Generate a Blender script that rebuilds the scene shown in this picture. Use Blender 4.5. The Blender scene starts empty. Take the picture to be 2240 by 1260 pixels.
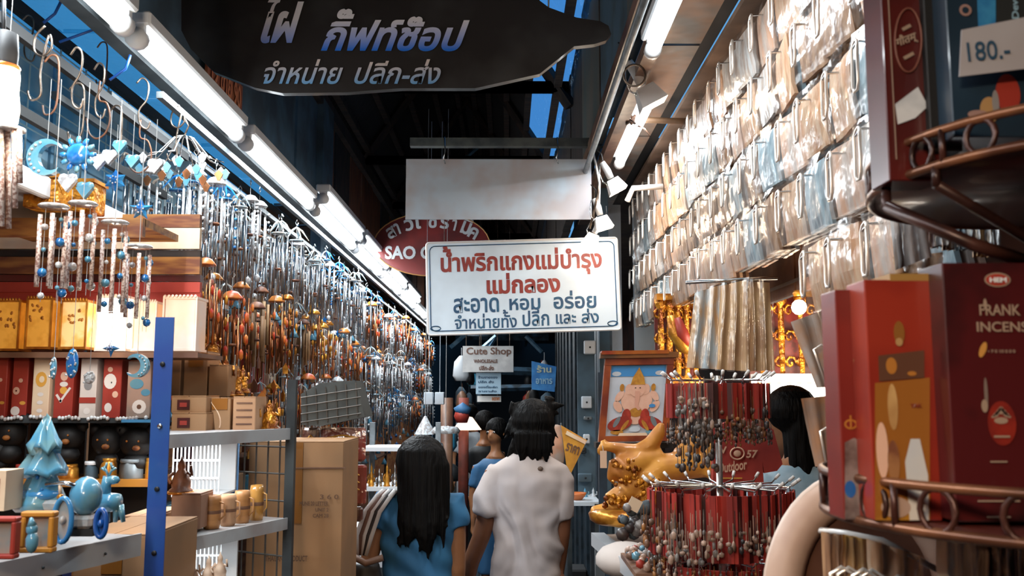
import bpy, bmesh, math, random
from mathutils import Vector, Matrix, noise
R = random.Random(7)
PI = math.pi
sc = bpy.context.scene
COL = sc.collection

# ------------------------------------------------------------------ camera, world, exposure
CAMZ = 1.65
FPX = 2000.0
cd = bpy.data.cameras.new('camera'); cam = bpy.data.objects.new('camera', cd); COL.objects.link(cam)
cam.location = (0, 0, CAMZ)
ROT = Matrix.Rotation(-0.005, 3, 'Z') @ Matrix.Rotation(PI/2 + math.atan(238/FPX), 3, 'X')
cam.rotation_euler = ROT.to_euler()
cd.sensor_width = 36; cd.lens = 36*FPX/2240; cd.clip_start = 0.02; cd.clip_end = 200
cd.dof.use_dof = True; cd.dof.focus_distance = 4.0; cd.dof.aperture_fstop = 9
sc.camera = cam
w = bpy.data.worlds.new('evening_sky'); sc.world = w; w.use_nodes = True
bg = w.node_tree.nodes['Background']; bg.inputs[0].default_value = (0.10, 0.30, 0.58, 1); bg.inputs[1].default_value = 1.1
vs = sc.view_settings
vs.view_transform = 'Standard'; vs.look = 'None'; vs.exposure = 0.12; vs.gamma = 1; vs.use_curve_mapping = False
sc.cycles.max_bounces = 6; sc.cycles.transparent_max_bounces = 8
sc.cycles.diffuse_bounces = 3; sc.cycles.glossy_bounces = 3; sc.cycles.transmission_bounces = 4
sc.cycles.caustics_reflective = False; sc.cycles.caustics_refractive = False
sc.cycles.sample_clamp_indirect = 4.0

def P(px, py, Y):
    """world point on the plane y=Y that the photo pixel looks at"""
    d = ROT @ Vector(((px-1120)/FPX, (630-py)/FPX, -1))
    k = Y/d.y
    return Vector((d.x*k, Y, CAMZ + d.z*k))
def S(Y): return Y/FPX        # metres per pixel at depth Y

def lamp(kind, loc, energy, color, size=0.1, sy=None, rot=None, parent=None, name='light'):
    l = bpy.data.lights.new(name, kind); l.energy = energy; l.color = color
    if kind == 'AREA':
        l.shape = 'RECTANGLE'; l.size = size; l.size_y = sy or size
    elif kind == 'POINT': l.shadow_soft_size = size
    o = bpy.data.objects.new(name, l); COL.objects.link(o); o.location = loc
    if rot: o.rotation_euler = rot
    if parent: o.parent = parent; o.location = Vector(loc) - parent.location
    return o

# ------------------------------------------------------------------ materials
def lin(h):
    if isinstance(h, tuple): return (*h, 1)
    h = h.lstrip('#'); c = [int(h[i:i+2], 16)/255 for i in (0, 2, 4)]
    return (*[x/12.92 if x <= .04045 else ((x+.055)/1.055)**2.4 for x in c], 1)
MATS = {}
def mat(name, c1, c2=None, rough=.6, metal=0., scale=8., coat=0., emit=0., ecol=None, bump=0., bscale=None, alpha=1., stretch=None, detail=3., lo=.4, hi=.6, wave=None, trans=0.):
    if name in MATS: return MATS[name]
    m = bpy.data.materials.new(name); m.use_nodes = True; nt = m.node_tree; b = nt.nodes['Principled BSDF']
    b.inputs['Base Color'].default_value = lin(c1); b.inputs['Roughness'].default_value = rough
    b.inputs['Metallic'].default_value = metal; b.inputs['Coat Weight'].default_value = coat
    b.inputs['Coat Roughness'].default_value = .08
    if trans: b.inputs['Transmission Weight'].default_value = trans
    tc = nt.nodes.new('ShaderNodeTexCoord'); mp = nt.nodes.new('ShaderNodeMapping')
    nt.links.new(tc.outputs['Object'], mp.inputs[0])
    if stretch: mp.inputs['Scale'].default_value = stretch
    if c2:
        n = nt.nodes.new('ShaderNodeTexNoise'); n.inputs['Scale'].default_value = scale; n.inputs['Detail'].default_value = detail
        r = nt.nodes.new('ShaderNodeValToRGB'); r.color_ramp.elements[0].position = lo; r.color_ramp.elements[1].position = hi
        r.color_ramp.elements[0].color = lin(c1); r.color_ramp.elements[1].color = lin(c2)
        nt.links.new(mp.outputs[0], n.inputs['Vector']); nt.links.new(n.outputs[0], r.inputs[0]); nt.links.new(r.outputs[0], b.inputs['Base Color'])
    if bump:
        n2 = nt.nodes.new('ShaderNodeTexNoise'); n2.inputs['Scale'].default_value = bscale or scale; n2.inputs['Detail'].default_value = 2
        bp = nt.nodes.new('ShaderNodeBump'); bp.inputs['Strength'].default_value = bump; bp.inputs['Distance'].default_value = .02
        nt.links.new(mp.outputs[0], n2.inputs['Vector']); nt.links.new(n2.outputs[0], bp.inputs['Height']); nt.links.new(bp.outputs[0], b.inputs['Normal'])
        if coat: nt.links.new(bp.outputs[0], b.inputs['Coat Normal'])
    if emit:
        b.inputs['Emission Color'].default_value = lin(ecol or c1); b.inputs['Emission Strength'].default_value = emit
    if alpha < 1: b.inputs['Alpha'].default_value = alpha
    MATS[name] = m
    return m
def film(name, gloss=.25, tint=(1, 1, 1), bump=.6, bs=14):
    """thin clear plastic: mostly see-through, glossy wrinkles"""
    if name in MATS: return MATS[name]
    m = bpy.data.materials.new(name); m.use_nodes = True; nt = m.node_tree; nt.nodes.clear()
    out = nt.nodes.new('ShaderNodeOutputMaterial'); mx = nt.nodes.new('ShaderNodeMixShader'); tr = nt.nodes.new('ShaderNodeBsdfTransparent')
    gl = nt.nodes.new('ShaderNodeBsdfGlossy'); tc = nt.nodes.new('ShaderNodeTexCoord'); n = nt.nodes.new('ShaderNodeTexNoise'); bp = nt.nodes.new('ShaderNodeBump')
    n.inputs['Scale'].default_value = bs; n.inputs['Detail'].default_value = 3; bp.inputs['Strength'].default_value = bump; bp.inputs['Distance'].default_value = .03
    gl.inputs['Roughness'].default_value = .2; gl.inputs['Color'].default_value = (*tint, 1); tr.inputs['Color'].default_value = (*tint, 1)
    nt.links.new(tc.outputs['Object'], n.inputs['Vector']); nt.links.new(n.outputs[0], bp.inputs['Height']); nt.links.new(bp.outputs[0], gl.inputs['Normal'])
    mx.inputs[0].default_value = gloss
    nt.links.new(tr.outputs[0], mx.inputs[1]); nt.links.new(gl.outputs[0], mx.inputs[2]); nt.links.new(mx.outputs[0], out.inputs[0])
    MATS[name] = m; return m

# ------------------------------------------------------------------ mesh builder
class MB:
    def __init__(s): s.v = []; s.f = []; s.m = []; s.sm = []
    def add(s, vs, fs, mi=0, smooth=False):
        k = len(s.v); s.v += [Vector(v) for v in vs]
        for f in fs: s.f.append([i+k for i in f]); s.m.append(mi); s.sm.append(smooth)
        return s
    def box(s, c, d, mi=0, rot=None, bev=0.):
        x, y, z = d[0]/2, d[1]/2, d[2]/2
        c = Vector(c)
        if bev:
            e = bev; vs = []; 
            for (sx, sy, sz) in [(a, b, g) for a in (-1, 1) for b in (-1, 1) for g in (-1, 1)]:
                vs += [(sx*x, sy*(y-e), sz*(z-e)), (sx*(x-e), sy*y, sz*(z-e)), (sx*(x-e), sy*(y-e), sz*z)]
            bm = bmesh.new(); [bm.verts.new(v) for v in vs]; bmesh.ops.convex_hull(bm, input=bm.verts)
            bm.verts.index_update(); vv = [v.co.copy() for v in bm.verts]; fs = [[q.index for q in f.verts] for f in bm.faces]; bm.free()
        else:
            vv = [Vector((a*x, b*y, g*z)) for a in (-1, 1) for b in (-1, 1) for g in (-1, 1)]
            fs = [(0, 1, 3, 2), (4, 6, 7, 5), (0, 4, 5, 1), (2, 3, 7, 6), (0, 2, 6, 4), (1, 5, 7, 3)]
        if rot is not None:
            M = rot if isinstance(rot, Matrix) else Matrix.Rotation(rot, 3, 'Z')
            vv = [M @ v for v in vv]
        return s.add([v + c for v in vv], fs, mi)
    def tube(s, pts, r, n=6, mi=0, cap=True, closed=False, sq=1.0, up=None):
        pts = [Vector(p) for p in pts]; N = len(pts); rs = r if isinstance(r, (list, tuple)) else [r]*N
        vs = []; prev = None
        for i, p in enumerate(pts):
            if closed: t = pts[(i+1) % N] - pts[i-1]
            else: t = pts[min(i+1, N-1)] - pts[max(i-1, 0)]
            if t.length < 1e-9: t = Vector((0, 0, 1))
            t.normalize()
            if prev is None:
                a = Vector(up) if up else (Vector((0, 0, 1)) if abs(t.z) < .9 else Vector((0, 1, 0)))
            else: a = prev
            u = (a - t*a.dot(t))
            if u.length < 1e-6: u = t.orthogonal()
            u.normalize(); prev = u; v = t.cross(u)
            for k in range(n):
                q = 2*PI*k/n; vs.append(p + (u*math.cos(q)*sq + v*math.sin(q))*rs[i])
        fs = [(i*n+k, i*n+(k+1) % n, ((i+1) % N)*n+(k+1) % n, ((i+1) % N)*n+k) for i in range(N if closed else N-1) for k in range(n)]
        if cap and not closed: fs += [tuple(range(n))[::-1], tuple((N-1)*n+k for k in range(n))]
        return s.add(vs, fs, mi, n > 4)
    def lathe(s, prof, c=(0, 0, 0), n=16, mi=0, axis='Z', cap=False):
        c = Vector(c); vs = []
        for (r, z) in prof:
            for k in range(n):
                q = 2*PI*k/n; v = Vector((r*math.cos(q), r*math.sin(q), z))
                if axis == 'Y': v = Vector((v.x, v.z, v.y))
                if axis == 'X': v = Vector((v.z, v.x, v.y))
                vs.append(c+v)
        N = len(prof); fs = [(i*n+k, i*n+(k+1) % n, (i+1)*n+(k+1) % n, (i+1)*n+k) for i in range(N-1) for k in range(n)]
        if cap: fs += [tuple(range(n))[::-1], tuple((N-1)*n+k for k in range(n))]
        return s.add(vs, fs, mi, True)
    def ball(s, c, r, n=8, mi=0, rot=None):
        r = Vector(r) if not isinstance(r, (int, float)) else Vector((r, r, r)); c = Vector(c); vs = []; m = max(4, n//2+1)
        for i in range(m):
            th = PI*(i+.0)/(m-1)
            for k in range(n):
                q = 2*PI*k/n; v = Vector((math.sin(th)*math.cos(q)*r.x, math.sin(th)*math.sin(q)*r.y, math.cos(th)*r.z))
                if i in (0, m-1): v = Vector((math.cos(q)*r.x*.02, math.sin(q)*r.y*.02, v.z))
                if rot is not None: v = rot @ v
                vs.append(c+v)
        fs = [(i*n+k, (i+1)*n+k, (i+1)*n+(k+1) % n, i*n+(k+1) % n) for i in range(m-1) for k in range(n)]
        fs += [tuple(range(n)), tuple((m-1)*n+k for k in range(n))[::-1]]
        return s.add(vs, fs, mi, True)
    def prism(s, poly, th, origin=(0, 0, 0), ux=(1, 0, 0), uy=(0, 0, 1), mi=0):
        """flat polygon in plane (ux,uy) thickened by th along the normal"""
        o = Vector(origin); ux = Vector(ux); uy = Vector(uy); nn = ux.cross(uy).normalized()*th/2; N = len(poly)
        vs = [o+ux*a+uy*b+nn for a, b in poly] + [o+ux*a+uy*b-nn for a, b in poly]
        fs = [tuple(range(N)), tuple(range(2*N-1, N-1, -1))] + [(i, i+N, (i+1) % N+N, (i+1) % N) for i in range(N)]
        return s.add(vs, fs, mi)
    def loft(s, rings, n=20, mi=0):
        """rings: (cx,cy,z,rx,ry)"""
        vs = [Vector((cx+rx*math.cos(2*PI*k/n), cy+ry*math.sin(2*PI*k/n), z)) for cx, cy, z, rx, ry in rings for k in range(n)]
        N = len(rings); fs = [(i*n+k, i*n+(k+1) % n, (i+1)*n+(k+1) % n, (i+1)*n+k) for i in range(N-1) for k in range(n)]
        fs += [tuple(range(n))[::-1], tuple((N-1)*n+k for k in range(n))]
        return s.add(vs, fs, mi, True)
    def build(s, name, ms, parent=None, world=True):
        me = bpy.data.meshes.new(name); off = parent_loc(parent) if (parent and world) else Vector((0, 0, 0))
        me.from_pydata([v-off for v in s.v], [], s.f)
        for m in (ms if isinstance(ms, (list, tuple)) else [ms]): me.materials.append(m)
        me.polygons.foreach_set('material_index', s.m); me.polygons.foreach_set('use_smooth', s.sm); me.update()
        o = bpy.data.objects.new(name, me); COL.objects.link(o)
        if parent: o.parent = parent
        return o
def parent_loc(p):
    l = Vector((0, 0, 0))
    while p: l = l + p.location; p = p.parent
    return l
def tag(o, label=None, cat=None, group=None, kind=None):
    if label: o['label'] = label
    if cat: o['category'] = cat
    if group: o['group'] = group
    if kind: o['kind'] = kind
    return o
def thing(name, label, cat, loc=(0, 0, 0), group=None):
    o = bpy.data.objects.new(name, None); COL.objects.link(o); o.location = loc; o.empty_display_size = .05
    return tag(o, label, cat, group)
def struct(name, mb, m, parent=None):
    o = mb.build(name, m, parent)
    if not parent: o['kind'] = 'structure'
    return o
def solo(name, mb, m, label, cat, group=None, loc=None):
    """a thing that is one mesh, its origin moved to loc"""
    l = Vector(loc) if loc is not None else Vector((sum(v.x for v in mb.v)/len(mb.v), sum(v.y for v in mb.v)/len(mb.v), min(v.z for v in mb.v)))
    mb.v = [v-l for v in mb.v]; o = mb.build(name, m); o.location = l
    return tag(o, label, cat, group)
def dup(root, loc, label=None, rz=None, scale=None, group=None):
    r = root.copy(); COL.objects.link(r); r.location = loc
    if label: r['label'] = label
    if group: r['group'] = group
    if rz is not None: r.rotation_euler = (0, 0, rz)
    if scale: r.scale = (scale,)*3 if not isinstance(scale, tuple) else scale
    for ch in list(root.children):
        c = ch.copy(); COL.objects.link(c); c.parent = r
        for g in list(ch.children):
            e = g.copy(); COL.objects.link(e); e.parent = c
    return r
ORD = ['first', 'second', 'third', 'fourth', 'fifth', 'sixth', 'seventh', 'eighth', 'ninth', 'tenth', 'eleventh', 'twelfth', 'thirteenth', 'fourteenth', 'fifteenth', 'sixteenth', 'seventeenth', 'eighteenth', 'nineteenth', 'twentieth'] + ['twenty-'+x for x in ('first', 'second', 'third', 'fourth', 'fifth', 'sixth', 'seventh', 'eighth', 'ninth')]
def remeshed(name, mb, m, parent=None, voxel=.01, smooth=6, wrinkle=None):
    me = bpy.data.meshes.new('tmp'); me.from_pydata(mb.v, [], mb.f); o = bpy.data.objects.new('tmp', me); COL.objects.link(o)
    r = o.modifiers.new('r', 'REMESH'); r.mode = 'VOXEL'; r.voxel_size = voxel
    if smooth: q = o.modifiers.new('s', 'SMOOTH'); q.iterations = smooth; q.factor = .5
    dg = bpy.context.evaluated_depsgraph_get(); ev = o.evaluated_get(dg); nm = bpy.data.meshes.new_from_object(ev)
    bpy.data.objects.remove(o); bpy.data.meshes.remove(me)
    off = parent_loc(parent)
    if wrinkle:
        nm.update(); nr = [v.normal.copy() for v in nm.vertices]
        for v, nn in zip(nm.vertices, nr): v.co += nn*wrinkle(v.co)
    for v in nm.vertices: v.co -= off
    for p in nm.polygons: p.use_smooth = True
    nm.materials.clear(); nm.materials.append(m); nm.name = name
    ob = bpy.data.objects.new(name, nm); COL.objects.link(ob)
    if parent: ob.parent = parent
    return ob

# ------------------------------------------------------------------ lettering (flat paint on real boards)
UP = '\u0e34\u0e35\u0e36\u0e37\u0e31\u0e47'; TONE = '\u0e48\u0e49\u0e4a\u0e4b\u0e4c'
def tmesh(body, size, bold, shear=0.):
    cu = bpy.data.curves.new('t', 'FONT'); cu.body = body; cu.size = size; cu.bevel_depth = bold*size; cu.bevel_resolution = 0; cu.shear = shear; cu.resolution_u = 3
    o = bpy.data.objects.new('t', cu); COL.objects.link(o)
    dg = bpy.context.evaluated_depsgraph_get(); ev = o.evaluated_get(dg); me = ev.to_mesh()
    vs = [v.co.copy() for v in me.vertices]; fs = [tuple(p.vertices) for p in me.polygons]; ev.to_mesh_clear()
    bpy.data.objects.remove(o); bpy.data.curves.remove(cu)
    return vs, fs
def tw(body, size):
    vs, _ = tmesh(body, size, 0)
    return max(v.x for v in vs) if vs else 0
def text(name, body, o, width, height, m, parent, ux=(1, 0, 0), uy=(0, 0, 1), bold=.02, shear=0., center=False):
    """lettering lying in plane (ux,uy), its box fitted to width x height from lower-left point o"""
    ux = Vector(ux).normalized(); uy = Vector(uy).normalized(); nn = ux.cross(uy)
    main = ''; ups = []; i = 0
    for i, ch in enumerate(body):
        prv = body[i-1] if i else ''; nx = body[i+1] if i+1 < len(body) else ''
        if ch in TONE and (prv in UP or nx == '\u0e33'): ups.append((ch, len(main) - (1 if prv in UP else 0)))
        else: main += ch
    vs, fs = tmesh(main, 1, bold, shear); K = list(zip([vs], [fs]))
    for ch, n in ups:
        x = tw(main[:n], 1)+.04; v2, f2 = tmesh(ch, 1, bold, shear); up = .2
        K.append(([v + Vector((x+up*shear+(0.0), up, 0)) for v in v2], f2))
    allv = [v for q in K for v in q[0]]
    x0 = min(v.x for v in allv); x1 = max(v.x for v in allv); y0 = min(v.y for v in allv); y1 = max(v.y for v in allv)
    sx = width/(x1-x0); sy = (height/(y1-y0)) if height else sx
    mb = MB(); o = Vector(o)
    for v_, f_ in K: mb.add([o + ux*((v.x-x0)*sx) + uy*((v.y-y0)*sy) + nn*(v.z*.004+.0012) for v in v_], f_)
    return mb.build(name, m, parent)

# ------------------------------------------------------------------ palette
M = lambda *a, **k: mat(*a, **k)
white = M('white_enamel', '#e4e6e8', rough=.4)
grey = M('grey_metal', '#7d8488', '#5f666a', rough=.45, metal=.3, scale=12)
dgrey = M('dark_metal', '#3c4346', '#24292c', rough=.5, metal=.3)
chrome = M('chrome', '#d8dcde', rough=.18, metal=1.)
wire_m = M('bent_wire', '#8a7a6c', '#4b4038', rough=.35, metal=.8, scale=20)
blue_soff = M('blue_sheet', '#a8d0de', '#3f94cc', rough=.6, scale=3, lo=.45, hi=.6, stretch=(1, 3, 1))
gblue = M('blue_grey_paint', '#4a6272', '#39474f', rough=.75, scale=4, bump=.2)
wood = M('brown_plywood', '#8a5636', '#5e3626', rough=.6, scale=5, stretch=(6, 6, .8), bump=.2)
dwood = M('dark_timber', '#3a2c24', '#1c1817', rough=.8, scale=6, stretch=(1, 5, 1))
roofm = M('roof_sheet', '#1d1d1f', '#141416', rough=.85, scale=3)
black = M('black_paint', '#0c0c0e', rough=.6)
shelfm = M('shelf_paint', '#b3b9bd', '#a19b9a', rough=.4, scale=6, coat=.2)
bluepost = M('blue_post_paint', '#0f3f8c', '#12488f', rough=.5, scale=10, coat=.3)
carton = M('carton', '#a97d55', '#93704f', rough=.8, scale=3, bump=.05)
carton2 = M('pale_carton', '#bd9470', '#a98060', rough=.8, scale=3)
tapem = M('packing_tape', '#8f5a22', rough=.3)
gold = M('gold_paint', '#d99a3a', '#a8651f', rough=.32, metal=.55, scale=14, bump=.25, bscale=30)
goldc = M('carved_gold', '#d8922c', '#7b3f14', rough=.35, metal=.5, scale=32, bump=1., bscale=40)
red = M('red_card', '#a83a2c', '#972f26', rough=.5, scale=5)
dred = M('dark_red_card', '#5a1a1a', '#3a1515', rough=.35, scale=7, coat=.3)
redcord = M('red_cord', '#8e2720', '#5c1717', rough=.7, scale=30, stretch=(1, 1, .1))
cream = M('cream_card', '#e6cfb0', '#dcb89a', rough=.6, scale=6)
pale = M('pale_board', '#c2cdd6', '#b2b4b8', rough=.5, scale=4, detail=4)
skin = M('skin', '#a9714a', '#9a6542', rough=.5, scale=5)
skin2 = M('tan_skin', '#8a5a3e', '#7a4c34', rough=.5, scale=5)
hairm = M('black_hair', '#0e0b09', '#070606', rough=.62, scale=60, stretch=(1, 1, .05), bump=.5, bscale=80)
teal = M('blue_glass', '#4f8fb0', '#6f98a0', rough=.25, scale=20, coat=.6)
cobalt = M('cobalt_glass', '#1f62a8', '#3a87b5', rough=.2, scale=30, coat=.6)
clear = M('clear_glass_beads', '#cfd6da', '#a8a2a0', rough=.12, scale=60, coat=.8, lo=.45, hi=.55)
speck = M('glitter_tube', '#e8d6cc', '#a88478', rough=.25, scale=160, coat=.5, lo=.45, hi=.55)
silver = M('silver_tube', '#c2c8cc', rough=.22, metal=1.)
copper = M('copper_tube', '#b5764e', rough=.3, metal=1.)
orange = M('orange_capiz', '#b8452a', '#c97a30', rough=.4, scale=20)
hairm.node_tree.nodes['Principled BSDF'].inputs['Specular IOR Level'].default_value = .12
string = M('string', '#9b9a98', rough=.8)

# ------------------------------------------------------------------ setting
fl = struct('floor', MB().box((0, 12, -.06), (6, 28, .1)), M('grout', '#1d2429', rough=.8))
tm = [M('floor_tile_'+str(i), c, c2, rough=.35, scale=6) for i, (c, c2) in enumerate([('#3b4a55', '#2c3740'), ('#33414c', '#27313a'), ('#44535d', '#323d46')])]
for j in range(24):
    for i in range(5):
        MB().box((-.6+.34*i+.17, 6+.34*j, -.005), (.33, .33, .016)).build('floor_tile', tm[R.randrange(3)], fl)
wl = struct('wall_left', MB().box((-1.95, 10.5, 1.4), (.1, 25, 3.1)), M('stall_back_panel', '#8a4a30', '#b07a48', rough=.6, scale=4, stretch=(1, 1, 5), lo=.35, hi=.65))
for k in range(-7, 34):       # upright boards above the left stalls
    y = 2.0+.62*k; m_ = gblue if y < 6.0 else (wood if k % 4 else dwood)
    MB().box((-1.3-.01*(k % 2), y, 3.28), (.04, .60, .78)).build('upper_plank', m_, wl)
MB().box((-1.28, 9, 3.66), (.08, 18, .1)).build('eaves_beam', dwood, wl)
MB().box((-1.27, 6.15, 3.1), (.07, .35, 1.1)).build('pilaster', gblue, wl)
sf = struct('trim_1', MB().box((-1.62, 1, 2.97), (.64, .01, .02)), dgrey)
bs = film('blue_clear_sheet', .12, (.62, .86, .92), .5, 6)
for k in range(-5, 30):       # translucent bluish sheets over the left stall
    for i in range(2):
        MB().box((-1.46-.31*i, 1.3+.75*k, 2.955+.01*(k % 2)), (.295, .735, .012)).build('soffit_panel', bs if 0 <= k < 7 else roofm, sf)
for x_, z_ in ((-1.62, 2.93), (-1.3, 2.93), (-1.86, 2.7)):
    MB().box((x_, 8, z_), (.03, 15, .04)).build('soffit_rail', black, sf)
ce = struct('ceiling', MB().box((-.44, 12, 4.96), (.14, 26, .12)), dwood)
XL, ZL, XR, ZR, XC, ZC = -1.3, 3.7, .42, 3.62, -.44, 4.95
for side in (0, 1):
    xe, ze = (XL, ZL) if side == 0 else (XR, ZR)
    ang = math.atan2(ZC-ze, XC-xe)
    for k in range(-2, 13):
        y = 0.2+1.9*k
        if side == 1 and k in (2, 3):      # here daylight comes through blue corrugated sheets
            spans = [(0, .66)] if k == 2 else [(0, .72)]
        else: spans = [(0, 1)]
        for a, b in spans:
            x0, z0 = XC+(xe-XC)*a, ZC+(ze-ZC)*a; x1, z1 = XC+(xe-XC)*b, ZC+(ze-ZC)*b
            mb = MB(); N = 24
            for t in range(N):
                y0 = y+1.9*t/N; y1 = y+1.9*(t+.5)/N; y2 = y+1.9*(t+1)/N
                mb.add([(x0, y0, z0), (x1, y0, z1), (x1, y1, z1+.02), (x0, y1, z0+.02), (x0, y2, z0), (x1, y2, z1)], [(0, 1, 2, 3), (3, 2, 5, 4)])
            mb.build('roof_sheet', roofm, ce)
        MB().tube([(xe, y, ze-.05), (XC, y, ZC-.05)], .045, 4).build('rafter', dwood, ce)
        MB().box(((XL+XR)/2, y, 3.7), (1.72, .05, .07)).build('tie_beam', dwood, ce)
    for k in range(5):
        t = (k+.5)/5
        MB().box((XC+(xe-XC)*t, 12, ZC+(ze-ZC)*t-.04), (.05, 25, .05)).build('purlin', dwood, ce)
bs2 = film('blue_skylight_film', .15, (.5, .75, 1.), .8, 20); skym = M('blue_skylight_sheet', '#2f7fc0', '#1b4f95', rough=.4, scale=30, stretch=(1, 8, 1), trans=.7)
for (y0, y1, a, b) in ((4.0, 5.88, .66, 1), (5.9, 7.78, .72, 1.)):
    x0, z0 = XC+(XR-XC)*a, ZC+(ZR-ZC)*a; x1, z1 = XC+(XR-XC)*b, ZC+(ZR-ZC)*b; mb = MB(); N = 10
    for t in range(N):
        ya = y0+(y1-y0)*t/N; yb = y0+(y1-y0)*(t+.5)/N; yc = y0+(y1-y0)*(t+1)/N
        mb.add([(x0, ya, z0), (x1, ya, z1), (x1, yb, z1+.03), (x0, yb, z0+.03), (x0, yc, z0), (x1, yc, z1)], [(0, 1, 2, 3), (3, 2, 5, 4)])
    mb.build('skylight_sheet', bs2, ce)
# far roof braces in pale blue
pb = M('pale_blue_steel', '#7fa9c4', '#4f7fa0', rough=.5)
for Y_, q in ((9.9, [((1010, 352), (1045, 322)), ((1088, 322), (1122, 352))]), (13.7, [((1045, 800), (1085, 735)), ((1085, 735), (1040, 775))]), (15.6, [((1150, 735), (1185, 770)), ((985, 760), (1020, 730))])):
    for a, b in q: MB().tube([P(*a, Y_), P(*b, Y_)], 4.5*S(Y_), 4).build('truss_brace', pb, ce)
for (a, b, Y_, r_) in (((1030, 808), (1230, 815), 15, 9), ((1030, 850), (1240, 846), 14, 7), ((1000, 735), (1200, 738), 16, 8)):
    MB().tube([P(*a, Y_), P(*b, Y_)], r_*S(Y_), 4).build('cross_beam', M('dim_blue_beam', '#3c5a70', '#22303a', rough=.7), ce)
wr = struct('wall_right', MB().box((2.05, 10.5, 1.7), (.1, 25, 3.6)), M('dim_red_wall', '#4a2a22', '#2a1c1a', rough=.8, scale=3))
for k in range(-3, 24):
    MB().box((.46+.006*(k % 2), .7+k*.98, 3.4), (.06, .975, .92)).build('fascia_board', dwood if k > 4 else [M('fascia', '#4d5654', '#5f564c', rough=.6, scale=5, stretch=(1, 1, .3)), gblue][k % 2], wr)
MB().box((.43, 3.0, 2.92), (.035, 5.6, .05)).build('gutter_rail', M('brown_gutter', '#8a6b55', '#5d3f30', rough=.4, scale=9), wr)
MB().box((.50, 3.0, 2.86), (.05, 5.6, .05)).build('gutter_rail', M('brown_gutter', ''), wr)
MB().tube([(.40, .3, 2.80), (.40, 5.6, 2.80)], .014, 8).build('conduit', grey, wr)
soff = M('shiny_soffit', '#77706a', '#93715a', rough=.28, metal=.5, scale=5, bump=.5, bscale=6)
for k in range(-3, 5):
    MB().box((.60, 1.4+1.15*k, 2.90), (.17, 1.13, .012)).build('soffit_sheet', soff, wr)
MB().box((.715, 1.6, 2.93), (.06, 8, .02)).build('soffit_gap', black, wr)
MB().box((.96, 1.6, 2.90), (.43, 8, .02)).build('soffit_board', M('brown_board', '#8d7464', '#6b5648', rough=.5, scale=5), wr)
for k in range(-2, 15):
    MB().box((1.28 if k > 2 else 1.58, 1.0+1.5*k, 2.975), (1.5 if k > 2 else .9, 1.5, .03)).build('ceiling_panel', M('dim_panel', '#4a4038', '#2f2a28', rough=.7), wr)
struct('wall_light_block', MB().box((.1, -2.6, 2.4), (4.6, .1, 5.4)), dwood)  # unseen wall added behind the camera to keep sky light out
struct('wall_end', MB().box((0, 24, 2.5), (6, .1, 5.2)), black)
# posts of the right side
for i, (px, Y_, r_, z0, z1, m_) in enumerate([(1322, 5.4, .03, 0, 3.6, gblue), (1345, 6.2, .05, 0, 3.5, pale), (1412, 6.2, .07, 0, 3.4, pale), (1270, 8.5, .05, 0, 3.4, dgrey), (1243, 10, .05, 0, 3.4, dgrey), (1225, 12.5, .06, 0, 3.4, dgrey)]):
    x = P(px, 800, Y_).x
    struct('trim_%d' % (i+2), MB().box((x, Y_, (z0+z1)/2), (r_*2, .06, z1-z0)), m_)

# ------------------------------------------------------------------ fluorescent lights
glow = M('lit_tube', '#ffffff', emit=9.0, ecol='#f2fbff')
def batten(x, y0, y1, z, label, en=14, r=.023, group=None, warm=False):
    t = thing('fluorescent_light', label, 'light', (x, (y0+y1)/2, z), group)
    MB().tube([(x, y0+.03, z), (x, y1-.03, z)], r, 12).build('tube', glow, t)
    MB().box((x, (y0+y1)/2, z+.055), (.075, y1-y0, .04), bev=.006).build('batten', white, t)
    for y in (y0+.012, y1-.012):
        MB().tube([(x, y-.014, z), (x, y+.014, z)], r*1.25, 12).build('end_cap', white, t)
        MB().box((x, y, z+.03), (.04, .02, .05)).build('tube_holder', white, t)
    lamp('AREA', (x, (y0+y1)/2, z-.03), en, (.88, .95, 1.), .05, y1-y0-.1, parent=t)
    return t
ys = [(-1.2, -.1), (-.02, 1.12), (1.2, 2.27), (2.34, 3.27), (3.36, 4.5), (4.62, 5.75), (5.85, 7.0), (7.1, 8.3), (8.4, 9.6), (9.7, 10.9), (11, 12.2)]  # first two tubes are unseen, added by the camera to light the foreground
for i, (a, b) in enumerate(ys):
    batten(-.99, a, b, 2.60, 'white fluorescent tube on the lower left rail, %s from the camera' % ORD[i], en=17 if i < 8 else 15)
for i, (a, b) in enumerate([(4.62, 5.8), (5.9, 7.1), (7.2, 8.4), (8.5, 9.7)]):
    batten(-.95, a, b, 2.665, 'white fluorescent tube on the upper left rail, %s from the camera' % ORD[i], en=10)
batten(.485, 1.8, 2.95, 2.80, 'white fluorescent tube under the soffit beside the clear bags', en=9)
batten(.575, 3.6, 4.6, 2.84, 'white fluorescent tube under the far soffit behind the clip lamps', en=10)
for i, yy in enumerate((13.2, 16.0)): batten(-.62, yy, yy+1.2, 2.95, 'white fluorescent tube added to brighten the far end of the aisle, %s one' % ['nearer', 'farther'][i], en=22)  # both tubes added, hidden behind the sign, to lift the dark far aisle
t = thing('fill_lamp', 'unseen warm fill lamp added behind the camera to light the round tray rack', 'lamp', (-.3, -.45, 2.22))  # added fill light out of view, brightens the near boxes and bags
MB().lathe([(.14, 0), (.05, .12), (.001, .13)], (-.3, -.45, 2.22), 16).build('shade', white, t)
MB().tube([(-.3, -.45, 2.35), (-.3, -.45, 3.7)], .004, 6).build('cord', M('black_paint', ''), t)
lamp('AREA', (-.3, -.45, 2.20), 20, (1, .74, .5), .22, .22, rot=(.7, 0, -.45))
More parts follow.
